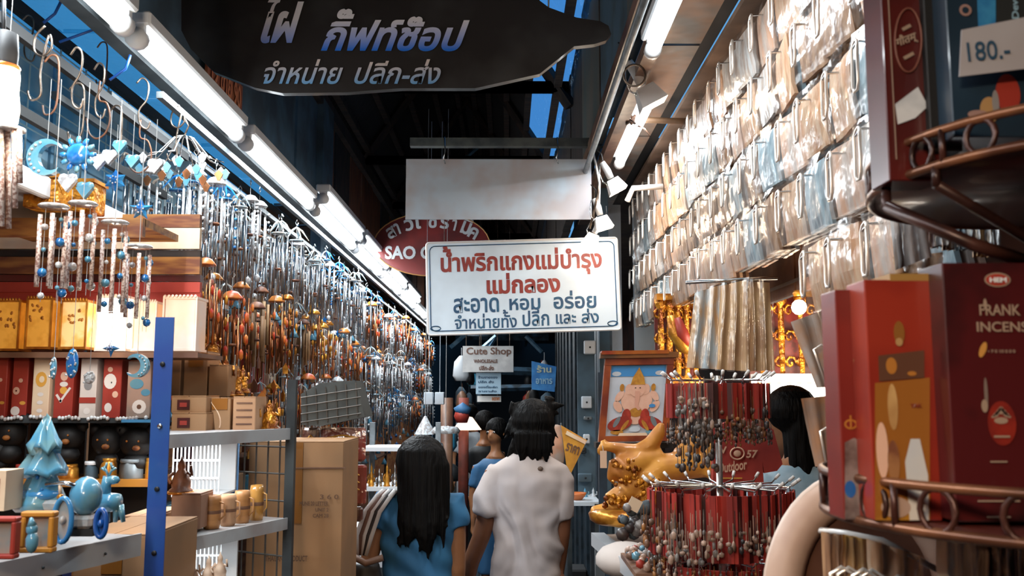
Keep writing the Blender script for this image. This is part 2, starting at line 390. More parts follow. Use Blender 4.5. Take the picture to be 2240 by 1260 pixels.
t = solo('tube_rail', MB().box((-1.07, 7, 2.63), (.045, 12.5, .045)), dgrey, 'long grey steel rail that carries the lower tubes over the left stalls', 'rail')

# ------------------------------------------------------------------ signs
def board(name, px0, py0, px1, py1, Y, th, m, label, cat='sign', roll=0., corners=None):
    a = P(px0, py1, Y); b = P(px1, py0, Y)
    t = thing(name, label, cat, ((a.x+b.x)/2, Y, a.z))
    return t, a, b
# dark oval board
t = thing('shop_sign', 'dark oval wooden sign board with large blue and white Thai lettering hanging at the top', 'sign', P(860, 200, 3.1))
poly = []
for px, py in [(400, -40), (400, 70), (420, 110), (470, 160), (560, 195), (620, 207), (760, 205), (880, 196), (1040, 196), (1180, 165), (1255, 105), (1300, 100), (1325, 92), (1336, 78), (1330, 60), (1312, 50), (1260, 42), (1200, 20), (1120, -40)]:
    p = P(px, py, 3.1); poly.append((p.x, p.z))
MB().prism(poly, .03, (0, 3.1, 0)).build('board', M('dark_sign_board', '#231d1b', '#3e3c3a', rough=.5, scale=4, lo=.5, hi=.75, coat=.25, bump=.2), t)
def gradmat(name, z0, z1, c0, c1, off=0):
    m = mat(name, c0, rough=.5); nt = m.node_tree; b = nt.nodes['Principled BSDF']
    g = nt.nodes.new('ShaderNodeNewGeometry'); s = nt.nodes.new('ShaderNodeSeparateXYZ'); r = nt.nodes.new('ShaderNodeMapRange'); c = nt.nodes.new('ShaderNodeValToRGB')
    tc = nt.nodes.new('ShaderNodeTexCoord')
    nt.links.new(tc.outputs['Object'], s.inputs[0]); nt.links.new(s.outputs['Z'], r.inputs['Value'])
    r.inputs['From Min'].default_value = z0; r.inputs['From Max'].default_value = z1
    c.color_ramp.elements[0].color = lin(c0); c.color_ramp.elements[1].color = lin(c1)
    nt.links.new(r.outputs[0], c.inputs[0]); nt.links.new(c.outputs[0], b.inputs['Base Color'])
    return m
# the letters are spray-painted in a real two-colour fade, blue feet to pale tops
zb = t.location.z
A = P(570, 105, 3.1); B_ = P(1020, 5, 3.1)
gm = gradmat('blue_to_white_paint', P(0, 112, 3.1).z-zb, P(0, 45, 3.1).z-zb, '#1f74e0', '#f0e8e8')
text('lettering', 'ไฝ', P(570, 95, 3.08), P(662, 0, 3.08).x-P(570, 0, 3.08).x, .105*3.1/2*1.0-.0, gm, t, bold=.03, shear=.35)
text('lettering', 'กิ๊ฟท์ช๊อป', P(702, 112, 3.08), P(1025, 0, 3.08).x-P(702, 0, 3.08).x, 100*S(3.1), gm, t, bold=.03, shear=.35)
gm2 = gradmat('faded_white_paint', P(0, 185, 3.1).z-zb, P(0, 140, 3.1).z-zb, '#6fa8d8', '#e8d8d0')
text('lettering', 'จำหน่าย', P(576, 184, 3.08), P(748, 0, 3.08).x-P(576, 0, 3.08).x, 58*S(3.1), gm2, t, bold=.014, shear=.35)
text('lettering', 'ปลีก-ส่ง', P(775, 184, 3.08), P(962, 0, 3.08).x-P(775, 0, 3.08).x, 58*S(3.1), gm2, t, bold=.014, shear=.35)
for px in (520, 1200): MB().tube([P(px, 60, 3.1), P(px, -160, 3.1)], .003, 5).build('hanging_wire', wire_m, t)

# steel pipe with blank board
t = solo('sign_pipe', MB().box((P(1198, 313, 4.6)), (P(1492, 0, 4.6).x-P(903, 0, 4.6).x, .045, 19*S(4.6))), M('pipe_grey', '#5c625f', '#3e4446', rough=.6, scale=10), 'grey steel pipe across the aisle carrying the blank white board', 'pipe')
t = thing('blank_board', 'blank pale white rectangular board hung by two hooks from the grey pipe', 'sign', P(1090, 480, 4.6))
a = P(887, 480, 4.6); b = P(1293, 349, 4.6)
MB().box(((a.x+b.x)/2, 4.6, (a.z+b.z)/2), (b.x-a.x, .012, b.z-a.z)).build('board', M('blank_board_paint', '#c4d2de', '#bcb6b8', rough=.45, scale=4, coat=.2), t)
for px in (972, 1219):
    MB().tube([P(px, 300, 4.57), P(px+2, 330, 4.57), P(px-2, 345, 4.56), P(px+2, 358, 4.585)], .0035, 6).build('hook', chrome, t)
# the chilli paste sign, slightly rolled
Ys = 4.85; cs = P(1144, 626, Ys); roll = .030
ux = Vector((math.cos(roll), 0, math.sin(roll))); uy = Vector((-math.sin(roll), 0, math.cos(roll)))
t = thing('chilli_paste_sign', 'white sign with red and dark blue Thai lettering in a double border', 'sign', P(1144, 735, Ys)); s_ = S(Ys)
def rr(w_, h_, r_, n=5):
    o = []
    for cx, cy, a0 in ((w_-r_, h_-r_, 0), (-w_+r_, h_-r_, 90), (-w_+r_, -h_+r_, 180), (w_-r_, -h_+r_, 270)):
        for k in range(n+1): q = math.radians(a0+90*k/n); o.append((cx+r_*math.cos(q), cy+r_*math.sin(q)))
    return o
def fr(w_, h_, th, r_, y, o, ux, uy, closed=True):
    pts = [Vector(o)+ux*a+uy*b+Vector((0, y, 0)) for a, b in rr(w_, h_, r_)]
    return MB().tube(pts, th, 4, closed=True)
MB().prism(rr(211*s_, 102*s_, 6*s_), .012, cs, ux, uy).build('board', M('sign_white', '#cfdde8', '#c2ced8', rough=.4, scale=4, coat=.3), t)
fr(211*s_, 102*s_, 2.2*s_, 6*s_, -.006, cs, ux, uy).build('rim', M('rim_white', '#e6e2df', rough=.4), t)
navy = M('navy_paint', '#1d4258', '#174a72', rough=.5, scale=30)
fr(204*s_, 94*s_, 1.1*s_, 12*s_, -.008, cs, ux, uy).build('border', navy, t)
for sx in (-1, 1):
    c_ = cs+ux*(sx*194*s_)+uy*(-88*s_); MB().tube([c_+ux*(11*s_*math.cos(q*PI/8))+uy*(5*s_*math.sin(q*PI/8))+Vector((0, -.008, 0)) for q in range(16)], 1.1*s_, 4, closed=True).build('border_curl', navy, t)
redp = M('red_letter_paint', '#8f2f20', '#7a2018', rough=.5, scale=20)
def st(body, x, y, w_, h_, m_, bold):
    text('lettering', body, cs+ux*(x*s_)+uy*(y*s_)+Vector((0, -.007, 0)), w_*s_, h_*s_, m_, t, ux, uy, bold)
st('น้ำพริกแกงแม่บำรุง', -180, 22, 356, 72, redp, .030)
st('แม่กลอง', -80, -16, 162, 46, redp, .034)
bluel = M('blue_letter_paint', '#1f5270', '#174062', rough=.5, scale=20)
st('สะอาด', -154, -56, 100, 34, bluel, .020); st('หอม', -31, -53, 68, 26, bluel, .020); st('อร่อย', 66, -53, 94, 40, bluel, .020)
st('จำหน่ายทั้ง', -152, -91, 136, 40, bluel, .016); st('ปลีก', -3, -89, 58, 36, bluel, .016); st('และ', 70, -86, 44, 22, bluel, .016); st('ส่ง', 126, -86, 38, 32, bluel, .016)
for px, py in ((972, 520), (1300, 515)): MB().tube([P(px, py+14, Ys), P(px, 300, Ys)], .002, 5).build('hanging_wire', wire_m, t)
# oval ceramic shop sign
Yo = 6.6; co = P(945, 535, Yo); s_ = S(Yo)
t = thing('ceramic_shop_sign', 'dark red oval sign with arched white lettering half hidden behind the white sign', 'sign', P(945, 607, Yo))
ell = lambda a, b, n=40: [(a*math.cos(2*PI*k/n), b*math.sin(2*PI*k/n)) for k in range(n)]
MB().prism(ell(128*s_, 71*s_), .03, co).build('board', M('oval_red', '#7d2320', '#5c191a', rough=.4, scale=4, coat=.3), t)
MB().tube([co+Vector((a, -.02, b)) for a, b in ell(128*s_, 71*s_)], 1.6*s_, 5, closed=True).build('rim', M('oval_gold_rim', '#c8935a', rough=.4, metal=.5), t)
whl = M('white_lettering', '#dfe3e6', rough=.5)
text('lettering', 'SAO CERAMIC', co+Vector((-103*s_, -.02, -34*s_)), 225*s_, 30*s_, whl, t, bold=.035)
for k, g in enumerate(['ส', 'า', 'ว', 'เ', 'ซ', 'ร', 'า', 'มิ', 'ค']):
    q = math.radians(150-15*k); c_ = co+Vector((98*s_*math.cos(q), -.02, 44*s_*math.sin(q)-8*s_)); rq = math.radians(28-7*k)
    u_ = Vector((math.cos(rq), 0, math.sin(rq))); v_ = Vector((-math.sin(rq), 0, math.cos(rq)))
    text('lettering', g, c_-u_*9*s_, (20 if g not in 'าเ' else 11)*s_, (26 if g != 'มิ' else 36)*s_, whl, t, u_, v_, bold=.03)
# far small signs
def fsign(name, label, q, Y, m, lines, grp=None):
    x0, y0, x1, y1 = q; a = P(x0, y1, Y); b = P(x1, y0, Y)
    t = thing(name, label, 'sign', ((a.x+b.x)/2, Y, a.z))
    MB().box(((a.x+b.x)/2, Y, (a.z+b.z)/2), (b.x-a.x, .02, b.z-a.z)).build('board', m, t)
    for body, lx, ly, lw, lh, lm, bo in lines: text('lettering', body, P(lx, ly, Y-.015), lw*S(Y), lh*S(Y), lm, t, bold=bo)
    for px in (x0+8, x1-8): MB().tube([P(px, y0, Y), Vector((P(px, y0, Y).x, Y, 3.72))], .003, 4).build('hanging_wire', wire_m, t)
    return t
brn = M('brown_letter', '#6b4a3c', rough=.6)
fsign('wholesale_sign', 'small pale sign with brown lettering above the far aisle, top one of its stack', (1012, 757, 1123, 814), 9.0, M('far_sign_white', '#c9c6c2', '#b5b2b0', rough=.5), [('Cute Shop', 1020, 780, 98, 20, brn, .02), ('WHOLESALE', 1036, 794, 52, 8, brn, .04), ('ปลีก-ส่ง', 1048, 810, 32, 11, brn, .04)])
fsign('notice_board', 'pale blue notice with rows of blue writing under the wholesale sign', (1041, 816, 1096, 862), 9.1, M('notice_blue', '#a8c6d8', rough=.5), [('ร้านขายของ', 1046, 828, 42, 6, bluel, .03), ('ปลีก ส่ง', 1046, 838, 34, 6, bluel, .03), ('ของที่ระลึก', 1046, 849, 42, 6, bluel, .03), ('ราคาส่ง', 1046, 858, 40, 5, bluel, .03)])
fsign('price_strip', 'narrow white and orange strip sign, lowest of the far signs', (1044, 866, 1096, 879), 9.2, M('strip_white', '#d4d4d0', rough=.5), [('ลดราคา', 1076, 876, 17, 7, M('orange_letter', '#c8702a', rough=.5), .05)])
t = thing('blue_shop_sign', 'bright blue square sign tilted over the far aisle right of the dark haired man', 'sign', P(1189, 856, 8.0))
q = [P(x, y, 8.0) for x, y in ((1163, 852), (1213, 857), (1217, 802), (1163, 790))]
MB().prism([(p.x, p.z) for p in q], .03, (0, 8.0, 0)).build('board', M('sign_blue', '#3a86c4', '#2a6fae', rough=.5, scale=12), t)
text('lettering', 'ร้าน', P(1174, 815, 7.98), 32*S(8), 16*S(8), M('yellowish_letter', '#b9c0a8', rough=.6), t, bold=.03)
text('lettering', 'อาหาร', P(1172, 840, 7.98), 36*S(8), 12*S(8), M('pale_blue_letter', '#8fb4c8', rough=.6), t, bold=.03)
# orange numbered strip high on the left
t = thing('orange_strip_sign', 'orange strip sign on the blue grey boards above the nearest left tube', 'sign', (-1.26, 3.95, 2.95))
MB().box((-1.262, 3.95, 3.03), (.012, .5, .16)).build('board', M('orange_board', '#7d3a22', '#a05a30', rough=.6, scale=8), t)
text('lettering', '19 ขาย 90', (-1.252, 3.74, 2.98), .42, .11, M('dull_orange', '#cf7a4a', rough=.6), t, ux=(0, 1, 0), bold=.03)

# ------------------------------------------------------------------ left: wind chimes
def chime(kind, seed, small=False):
    """origin at the hanging point; everything hangs down from it"""
    r = random.Random(seed)
    K = {'silver': (silver, teal, .26, 5), 'red': (copper, orange, .22, 6), 'blue': (silver, cobalt, .24, 5), 'gold': (copper, gold, .22, 5), 'crystal': (clear, clear, .2, 6), 'bamboo': (M('bamboo', '#a88660', '#7d5c3c', rough=.6), wood, .18, 5)}[kind]
    tm_, om, L, n = K
    rt = thing('wind_chime', '', 'wind chime', (0, 0, 0))
    parts = []
    mb = MB(); mb.tube([(0, 0, 0), (.008, 0, -.012), (0, 0, -.024), (-.008, 0, -.012)], .0016, 4, closed=True); parts.append(('hook', mb, chrome))
    mb = MB(); rad = .032
    if kind in ('silver', 'blue'):
        for q in range(5):
            a = 2*PI*q/5; mb.tube([(0, 0, -.03), (rad*.7*math.cos(a), rad*.7*math.sin(a), -.045), (rad*1.6*math.cos(a), rad*1.6*math.sin(a), -.085)], [.003, .004, .001], 4)
        mb.lathe([(.001, -.08), (rad, -.085), (rad, -.09), (.001, -.092)], n=10)
    else:
        mb.lathe([(.001, -.06), (rad*.6, -.066), (rad*1.1, -.085), (rad*1.1, -.09), (.001, -.088)], n=10)
    parts.append(('top_disc', mb, om if kind != 'silver' else M('frosted_top', '#8fb4c6', '#b8a898', rough=.2, coat=.6, scale=40)))
    mb = MB(); mb.tube([(0, 0, -.02), (0, 0, -.12-L-.08)], .0009, 3)
    for k in range(n):
        a = 2*PI*k/n+.3; x, y = rad*math.cos(a), rad*math.sin(a); top = -.10-.01*k
        mb.tube([(x, y, -.085), (x, y, top)], .0008, 3)
        tb = MB().tube([(x, y, top), (x, y, top-L*(.75+.06*k))], .0042 if kind != 'bamboo' else .008, 6, cap=True); parts.append(('tube', tb, tm_))
        if kind in ('red', 'gold'):
            for q in range(2):
                z = top-.03-.07*q-.02*r.random(); parts.append(('bead', MB().ball((x*1.5, y*1.5, z), (.008, .006, .019), 6), M('red_leaf', '#c0301e', '#d07a2c', rough=.4, scale=30) if kind == 'red' else om))
                mb.tube([(x*1.5, y*1.5, -.085), (x*1.5, y*1.5, z)], .0007, 3)
        if kind in ('crystal', 'blue') and k % 2:
            bd = MB(); [bd.ball((x*1.4, y*1.4, -.12-.035*q), .0065, 6) for q in range(5)]; parts.append(('bead', bd, om))
    parts.append(('string', mb, string))
    zc = -.12-L*.5
    parts.append(('striker', MB().lathe([(.001, zc), (.018, zc), (.018, zc-.008), (.001, zc-.008)], n=10), wood))
    zs = -.12-L-.09; mb = MB()
    if kind == 'blue': mb.prism([(.022*math.cos(PI/2+PI*k/5)*(1 if k % 2 == 0 else .42), zs+.022*math.sin(PI/2+PI*k/5)*(1 if k % 2 == 0 else .42)) for k in range(10)], .005)
    elif kind == 'silver': mb.lathe([(.001, zs+.02), (.006, zs+.01), (.022, zs-.018), (.018, zs-.02), (.001, zs)], n=10)
    elif kind == 'crystal': mb.ball((0, 0, zs), (.014, .014, .02), 6)
    elif kind == 'red': mb.prism([(0, zs+.022), (.018, zs), (0, zs-.03), (-.018, zs)], .005)
    else: mb.prism([(-.012, zs-.03), (.012, zs-.03), (.015, zs), (0, zs+.025), (-.015, zs)], .004)
    parts.append(('charm', mb, om))
    if small:
        J = MB(); ms = []
        for nme, b, m_ in parts:
            if m_ not in ms: ms.append(m_)
            J.add(b.v, b.f, ms.index(m_), True)
        bpy.data.objects.remove(rt); o = J.build('wind_chime', ms); tag(o, 'x', 'wind chime'); return o
    for nme, b, m_ in parts: b.build(nme, m_, rt)
    return rt
KD = {'silver': 'silver wind chime with frosted star top', 'red': 'copper wind chime with red beads', 'blue': 'silver wind chime with blue star charm', 'gold': 'copper wind chime with golden beads', 'crystal': 'clear crystal bead wind chime', 'bamboo': 'brown bamboo wind chime'}
proto = {}
def place_chime(kind, loc, label, group, scale, small, rz):
    key = (kind, small)
    if key not in proto: proto[key] = chime(kind, len(proto)+3, small); o = proto[key]; first = True
    else: o = None
    if o is None:
        o = dup(proto[key], loc, label, rz, scale, group)
    else:
        o.location = loc; o['label'] = label; o['group'] = group; o.rotation_euler = (0, 0, rz); o.scale = (scale,)*3
    return o
RAILX = {0: -1.02, 1: -1.17, 2: -1.33}
RN = ['outer rail', 'middle rail', 'inner rail']
TN = ['upper', 'lower', 'lowest']
for tier in range(3):
    for row in range(3):
        y = 2.95 + .05*row+.03*tier; k = 0
        while y < (6.1 if tier < 2 else 6.1):
            if tier == 2 and y < 4.6: y += .2; continue
            if tier == 0: kind = R.choice(['silver', 'silver', 'blue', 'crystal'])
            elif tier == 1: kind = R.choice(['red', 'red', 'gold', 'bamboo', 'silver']) if y < 5.3 else R.choice(['red', 'crystal', 'silver'])
            else: kind = R.choice(['crystal', 'gold', 'silver', 'red'])
            z = [2.49, 2.13, 1.80][tier] + R.uniform(-.05, .04)
            place_chime(kind, (RAILX[row]+R.uniform(-.03, .03), y, z), '%s, %s, %s row, %s' % (KD[kind], ORD[k], TN[tier], RN[row]), 'wind chimes along the left stalls', R.uniform(.9, 1.15), False, R.uniform(0, 6)); k += 1
            y += .165 if tier < 2 else .21
FN = ['crystal', 'silver', 'blue', 'crystal', 'silver', 'red']
for row in range(2):
    for tier in range(3):
        y = 6.2+.1*row; k = 0
        while y < 12.5:
            kind = R.choice(FN); z = [2.45, 2.08, 1.76][tier]+R.uniform(-.06, .05)
            place_chime(kind, (RAILX[row]+R.uniform(-.03, .05), y, z), 'distant %s, %s, far %s row, %s' % (KD[kind], ORD[k], TN[tier], RN[row]), 'distant wind chimes down the aisle', R.uniform(1.0, 1.3), True, R.uniform(0, 6)); k += 1
            y += .19+.012*k
for i, x in enumerate(RAILX.values()):
    solo('chime_rail', MB().box((x, 7.6, 2.53-.0*i), (.02, 10, .02)), dgrey, ['thin dark rail nearest the aisle that carries the wind chimes', 'middle dark rail carrying wind chimes', 'innermost dark rail carrying wind chimes'][i], 'rail', 'rails of the wind chimes')
# the big chrome spiral mobile at the front of the chimes
t = thing('wire_mobile', 'large chrome wire umbrella mobile with glass drops at the front of the wind chimes', 'wind chime', P(405, 262, 2.75)); c = t.location
mb = MB(); dr = MB()
for k in range(12):
    a = 2*PI*k/12; d = Vector((math.cos(a), math.sin(a), 0))
    mb.tube([c+Vector((0, 0, -.05)), c+d*.03+Vector((0, 0, -.06)), c+d*.08+Vector((0, 0, -.12)), c+d*.125+Vector((0, 0, -.135))], .0022, 5)
mb.build('arm', chrome, t)
MB().tube([c, c+Vector((.012, 0, -.02)), c+Vector((0, 0, -.05))], .003, 5).build('hook', wire_m, t)
for k in range(24):
    a = 2*PI*k/24; rr_ = .06+.065*(k % 2); p = c+Vector((rr_*math.cos(a), rr_*math.sin(a), -.14-.02*(k % 3)))
    MB().prism([(-.013, 0), (0, .014), (.013, 0), (.004, -.02), (-.004, -.02)], .005, p).build('glass_drop', [clear, teal, copper][k % 3], t)

# upper left: rails, wire grid, hooks
t = thing('wire_grid', 'white wire grid panel in front of the blue wall at the upper left', 'wire grid', (-1.62, 2.3, 2.2))
for k in range(16): MB().tube([(-1.62, 1.0+.2*k, 2.2), (-1.62, 1.0+.2*k, 2.9)], .0035, 4).build('wire', M('pale_wire', '#8fb0bf', rough=.4), t)
for k in range(7): MB().tube([(-1.615, 1.0, 2.22+.11*k), (-1.615, 4.2, 2.22+.11*k)], .0035, 4).build('wire', M('pale_wire', ''), t)
t = thing('upper_back_board', 'pale blue backing board behind the wire grid at the upper left', 'board', (-1.7, 2.6, 2.2))
for k in range(5): MB().box((-1.7, 1.3+.8*k, 2.56), (.02, .78, .7)).build('panel', M('pale_blue_board', '#a9cfdd', '#4f9fd0', rough=.5, scale=3, lo=.4, hi=.6), t)
for i, (a, b, z, m_, lb) in enumerate([((-1.15), 0, 2.50, M('rail_dark', '#121314', rough=.9), 'upper dark rail with wire hooks above the blue ornaments'), (-1.22, 0, 2.36, M('rail_mid', '#1c1f20', rough=.9), 'grey middle rail above the blue ornaments')]):
    solo('hook_rail', MB().box((a, 1.9, z), (.018, 2.6, .026)), m_, lb, 'rail')
t = thing('white_shelf', 'long white upper shelf over the gold boxes at the upper left', 'shelf', (-1.33, 2.1, 2.17))
MB().box((-1.33, 2.2, 2.175), (.28, 2.3, .02)).build('shelf_board', shelfm, t); MB().box((-1.18, 2.2, 2.18), (.02, 2.3, .055), bev=.004).build('front_edge', white, t)
# loose wire hooks, each a thing
hk = [((285, 260), (290, 215), (320, 70), (350, 120)), 0]
def smooth(p, n=4):
    o = []
    for i in range(len(p)-1):
        a, b, c, d = p[max(i-1, 0)], p[i], p[i+1], p[min(i+2, len(p)-1)]
        for k in range(n):
            t = k/n; o.append(.5*(2*b+(c-a)*t+(2*a-5*b+4*c-d)*t*t+(3*b-a-3*c+d)*t**3))
    return o+[p[-1]]
def hookpath(kind):
    if kind == 0: return [(-.012, .02), (0, .035), (.014, .02), (.012, -.02), (-.004, -.05), (.0, -.085), (.016, -.095), (.022, -.075)]
    if kind == 1: return [(-.02, .03), (-.005, .045), (.012, .03), (.014, -.05), (.006, -.08), (-.012, -.085), (-.018, -.065)]
    if kind == 2: return [(0, .05), (-.02, .03), (-.02, 0), (0, -.012), (.018, .005), (.01, .03), (-.004, -.04), (.0, -.09), (-.02, -.1), (-.03, -.08)]
    return [(-.028, -.02), (-.02, -.055), (.0, -.07), (.022, -.055), (.03, -.02), (.02, .015), (.0, .025), (0, .07)]
HK = [(95, 110, 2, 'coiled'), (165, 140, 0, 'curled'), (115, 165, 1, 'long'), (170, 225, 1, 'dark'), (215, 170, 0, 'crossed'), (215, 240, 3, 'round dark'), (255, 270, 1, 'narrow black'), (310, 200, 0, 'tall'), (305, 320, 3, 'large round grey'), (390, 270, 2, 'twin'), (60, 60, 0, 'small'), (225, 125, 1, 'bent')]
for i, (px, py, kd, ad) in enumerate(HK):
    Y = 2.0+.08*i; o = P(px, py, Y); a = R.uniform(-.4, .4); pts = hookpath(kd); k_ = 1.15
    pts = [o+Vector((x*k_, x*math.sin(a), z*k_)) for x, z in pts]
    solo('wire_hook', MB().tube(smooth(pts), .0026, 6), [wire_m, wire_m, M('rusty_wire', '#7a4a2c', '#4d3528', rough=.6)][i % 3],
         '%s bent wire hook, %s along the upper left rails' % (ad, ORD[i]), 'hook', 'loose wire hooks on the upper left rails', o)
for i, (a, b, c_) in enumerate([((140, -10), (120, 30), (95, 50)), ((200, 10), (205, 65), (130, 92)), ((285, 120), (275, 150), (240, 175))]):
    solo('blue_cable', MB().tube([P(*a, 2.4), P(*b, 2.4), P(*c_, 2.4)], .004, 5), M('blue_cable', '#174f9c', rough=.4), ['thin blue cable loop at the very top left', 'longer blue cable drooping under the soffit', 'short blue cable beside the first tube'][i], 'cable')
# hot bare bulb with crystal curtain in the near corner
Yb = 1.75
t = thing('hanging_bulb', 'glowing spiral bulb in a dark socket at the left edge', 'lamp', P(8, 60, Yb))
c = P(8, 205, Yb)
MB().tube([P(8, -20, Yb), P(8, 92, Yb)], .004, 6).build('cord', black, t)
MB().lathe([(.012, .075), (.024, .07), (.027, .03), (.026, 0)], P(6, 148, Yb), 14).build('socket', black, t)
hot = M('hot_bulb', '#fff6ea', emit=9, ecol='#fff0dc')
MB().lathe([(.028, .0), (.031, -.02), (.030, -.05), (.034, -.085), (.032, -.11), (.015, -.125), (.001, -.127)], P(8, 146, Yb), 18).build('bulb', hot, t)
MB().lathe([(.029, .004), (.031, 0), (.029, -.004)], P(8, 148, Yb), 16).build('brass_collar', M('brass', '#c8743a', rough=.3, metal=.7), t)
lamp('POINT', P(30, 225, Yb)+Vector((.05, -.02, 0)), 5, (1, .82, .62), .05)
t = thing('crystal_bead_chime', 'peach glitter tube chime hanging under the glowing bulb at the left edge', 'wind chime', P(15, 285, 1.75))
for k, (px, y1) in enumerate([(2, 495), (17, 500), (31, 455), (8, 430), (42, 400)]):
    MB().tube([P(px, 283, 1.75+.02*(k % 2)), P(px+2, y1, 1.75+.02*(k % 2))], .0052, 8).build('tube', speck, t)
MB().tube([P(15, 240, 1.78), P(15, 300, 1.78)], .001, 4).build('string', string, t)
MB().lathe([(.001, 0), (.03, 0), (.03, -.006), (.001, -.006)], P(20, 280, 1.76), 12).build('top_disc', clear, t)

# blue ceramic ornaments
def star(px, py, r_, Y, m_, label, pts=5, inner=.42, name='star_ornament'):
    t = thing(name, label, 'ornament', P(px, py+r_, Y)); s_ = S(Y)*r_; c = P(px, py, Y)
    poly = [(s_*math.cos(PI/2+PI*k/pts)*(1 if k % 2 == 0 else inner), s_*math.sin(PI/2+PI*k/pts)*(1 if k % 2 == 0 else inner)) for k in range(2*pts)]
    mb = MB(); N = len(poly); vs = [c+Vector((a, 0, b)) for a, b in poly]+[c+Vector((0, -.012, 0)), c+Vector((0, .012, 0))]
    mb.add(vs, [(k, (k+1) % N, N) for k in range(N)]+[((k+1) % N, k, N+1) for k in range(N)]).build('body', m_, t)
    bm_ = MB()
    for k in range(7): a = 2*PI*k/7; bm_.ball(c+Vector((s_*.3*math.cos(a), -.011, s_*.3*math.sin(a))), s_*.08, 5)
    bm_.build('bead', clear, t)
    MB().tube([c+Vector((0, 0, s_)), c+Vector((0, 0, s_+.12))], .0008, 4).build('string', string, t)
def moon(px, py, r_, Y, m_, label, flip=1):
    t = thing('moon_ornament', label, 'ornament', P(px, py+r_, Y)); c = P(px, py, Y); s_ = S(Y)*r_
    pts = []; N = 14
    for k in range(N+1): a = math.radians(50+260*k/N); pts.append((s_*math.cos(a)*flip, s_*math.sin(a)))
    for k in range(N+1): a = math.radians(310-260*k/N); pts.append((s_*(.30+.68*math.cos(a))*flip, s_*.72*math.sin(a)))
    mb = MB(); n2 = len(pts); vs = [c+Vector((a, -.008, b)) for a, b in pts]+[c+Vector((a, .008, b)) for a, b in pts]; h = n2//2
    f = [(k, k+1, n2-2-k, n2-1-k) for k in range(h-1)]; f += [tuple(i+n2 for i in q[::-1]) for q in f]; f += [(k, k+n2, (k+1) % n2+n2, (k+1) % n2) for k in range(n2)]
    mb.add(vs, f).build('body', m_, t)
    bd = MB(); [bd.ball(c+Vector((s_*.82*math.cos(math.radians(a))*flip, -.009, s_*.82*math.sin(math.radians(a)))), s_*.09, 5) for a in range(110, 260, 20)]; bd.build('bead', clear, t)
    MB().tube([c+Vector((0, 0, s_*.8)), c+Vector((0, 0, s_+.15))], .0008, 4).build('string', string, t)
moon(102, 345, 42, 2.15, teal, 'blue glass crescent moon hanging over the gold boxes at the upper left')
t = thing('sun_ornament', 'round blue flower-like sun ornament beside the hanging crescent moon', 'ornament', P(172, 370, 2.2)); c = P(170, 338, 2.2)
MB().lathe([(.001, -.012), (.022, -.010), (.03, 0), (.022, .01), (.001, .012)], c, 16, axis='Y').build('body', cobalt, t)
for k in range(12): a = 2*PI*k/12; MB().ball(c+Vector((.036*math.cos(a), 0, .036*math.sin(a))), (.012, .005, .007), 6, rot=Matrix.Rotation(-a, 3, 'Y')).build('petal', teal if k % 2 else cobalt, t)
MB().tube([c, c+Vector((0, 0, .13))], .0008, 4).build('string', string, t)
star(20, 112, 26, 1.9, M('dark_cobalt', '#15407c', '#2b6fae', rough=.3, coat=.5, scale=40), 'small dark blue beaded star above the glowing bulb')
star(308, 458, 28, 2.45, cobalt, 'blue beaded star hanging in front of the clear tube chimes')
star(252, 395, 26, 2.35, cobalt, 'ragged blue star under the white hearts, right of the sun ornament', 6, .6)
star(420, 905-0, 1, 2.4, teal, 'tiny blue star') if False else None
for i, (px, py, w_) in enumerate([(215, 350, 22), (262, 318, 18), (148, 395, 24), (186, 412, 22), (240, 340, 20), (290, 350, 18), (340, 360, 20)]):
    t = thing('glass_heart', 'clear glass heart pendant, %s from the left under the upper white shelf' % ORD[i], 'ornament', P(px, py+w_, 2.3), 'clear glass hearts over the white shelf'); c = P(px, py, 2.3); s_ = w_*S(2.3)
    MB().ball(c+Vector((-s_*.4, 0, s_*.2)), (s_*.55, .008, s_*.5), 8).ball(c+Vector((s_*.4, 0, s_*.2)), (s_*.55, .008, s_*.5), 8).prism([(-s_*.85, 0), (0, -s_*1.1), (s_*.85, 0), (0, .3*s_)], .014, c).build('heart', [clear, teal][i % 2], t)
    MB().tube([c+Vector((0, 0, s_*.5)), c+Vector((0, 0, .12))], .0008, 4).build('string', string, t)

# clear speckled tube chimes (front row)
for i, (px, py, Y) in enumerate([(118, 452, 2.05), (182, 446, 2.15), (252, 487, 2.25), (305, 540, 2.35)]):
    t = thing('glitter_tube_chime', 'speckled tube chime with blue bead strings, %s from the left above the lanterns' % ORD[i], 'wind chime', P(px, py, Y), 'speckled tube chimes hanging in front of the lanterns'); c = t.location.copy()
    MB().lathe([(.001, .006), (.03, .004), (.034, 0), (.03, -.004), (.001, -.006)], c, 18).build('top_disc', clear, t)
    MB().tube([c, c+Vector((0, 0, .3))], .001, 4).build('string', string, t)
    for k in range(4):
        a = PI/2*k+.4; x, y = .026*math.cos(a), .026*math.sin(a); L = .165+.02*((k*3+i) % 3)
        MB().tube([c+Vector((x, y, -.02)), c+Vector((x, y, -.02-L))], .0053, 8).build('tube', speck, t)
    for k in range(3):
        a = 2*PI/3*k; x, y = .018*math.cos(a)+.03*(k == 1), .02*math.sin(a); st_ = MB().tube([c+Vector((x, y, 0)), c+Vector((x, y, -.22))], .0008, 3); st_.build('string', string, t)
        for q in range(4): MB().ball(c+Vector((x, y, -.03-.052*q-.01*k)), [.0055, .011, .008][(q+k) % 3], 8).build('bead', [teal, cobalt, clear][(q+k+i) % 3], t)

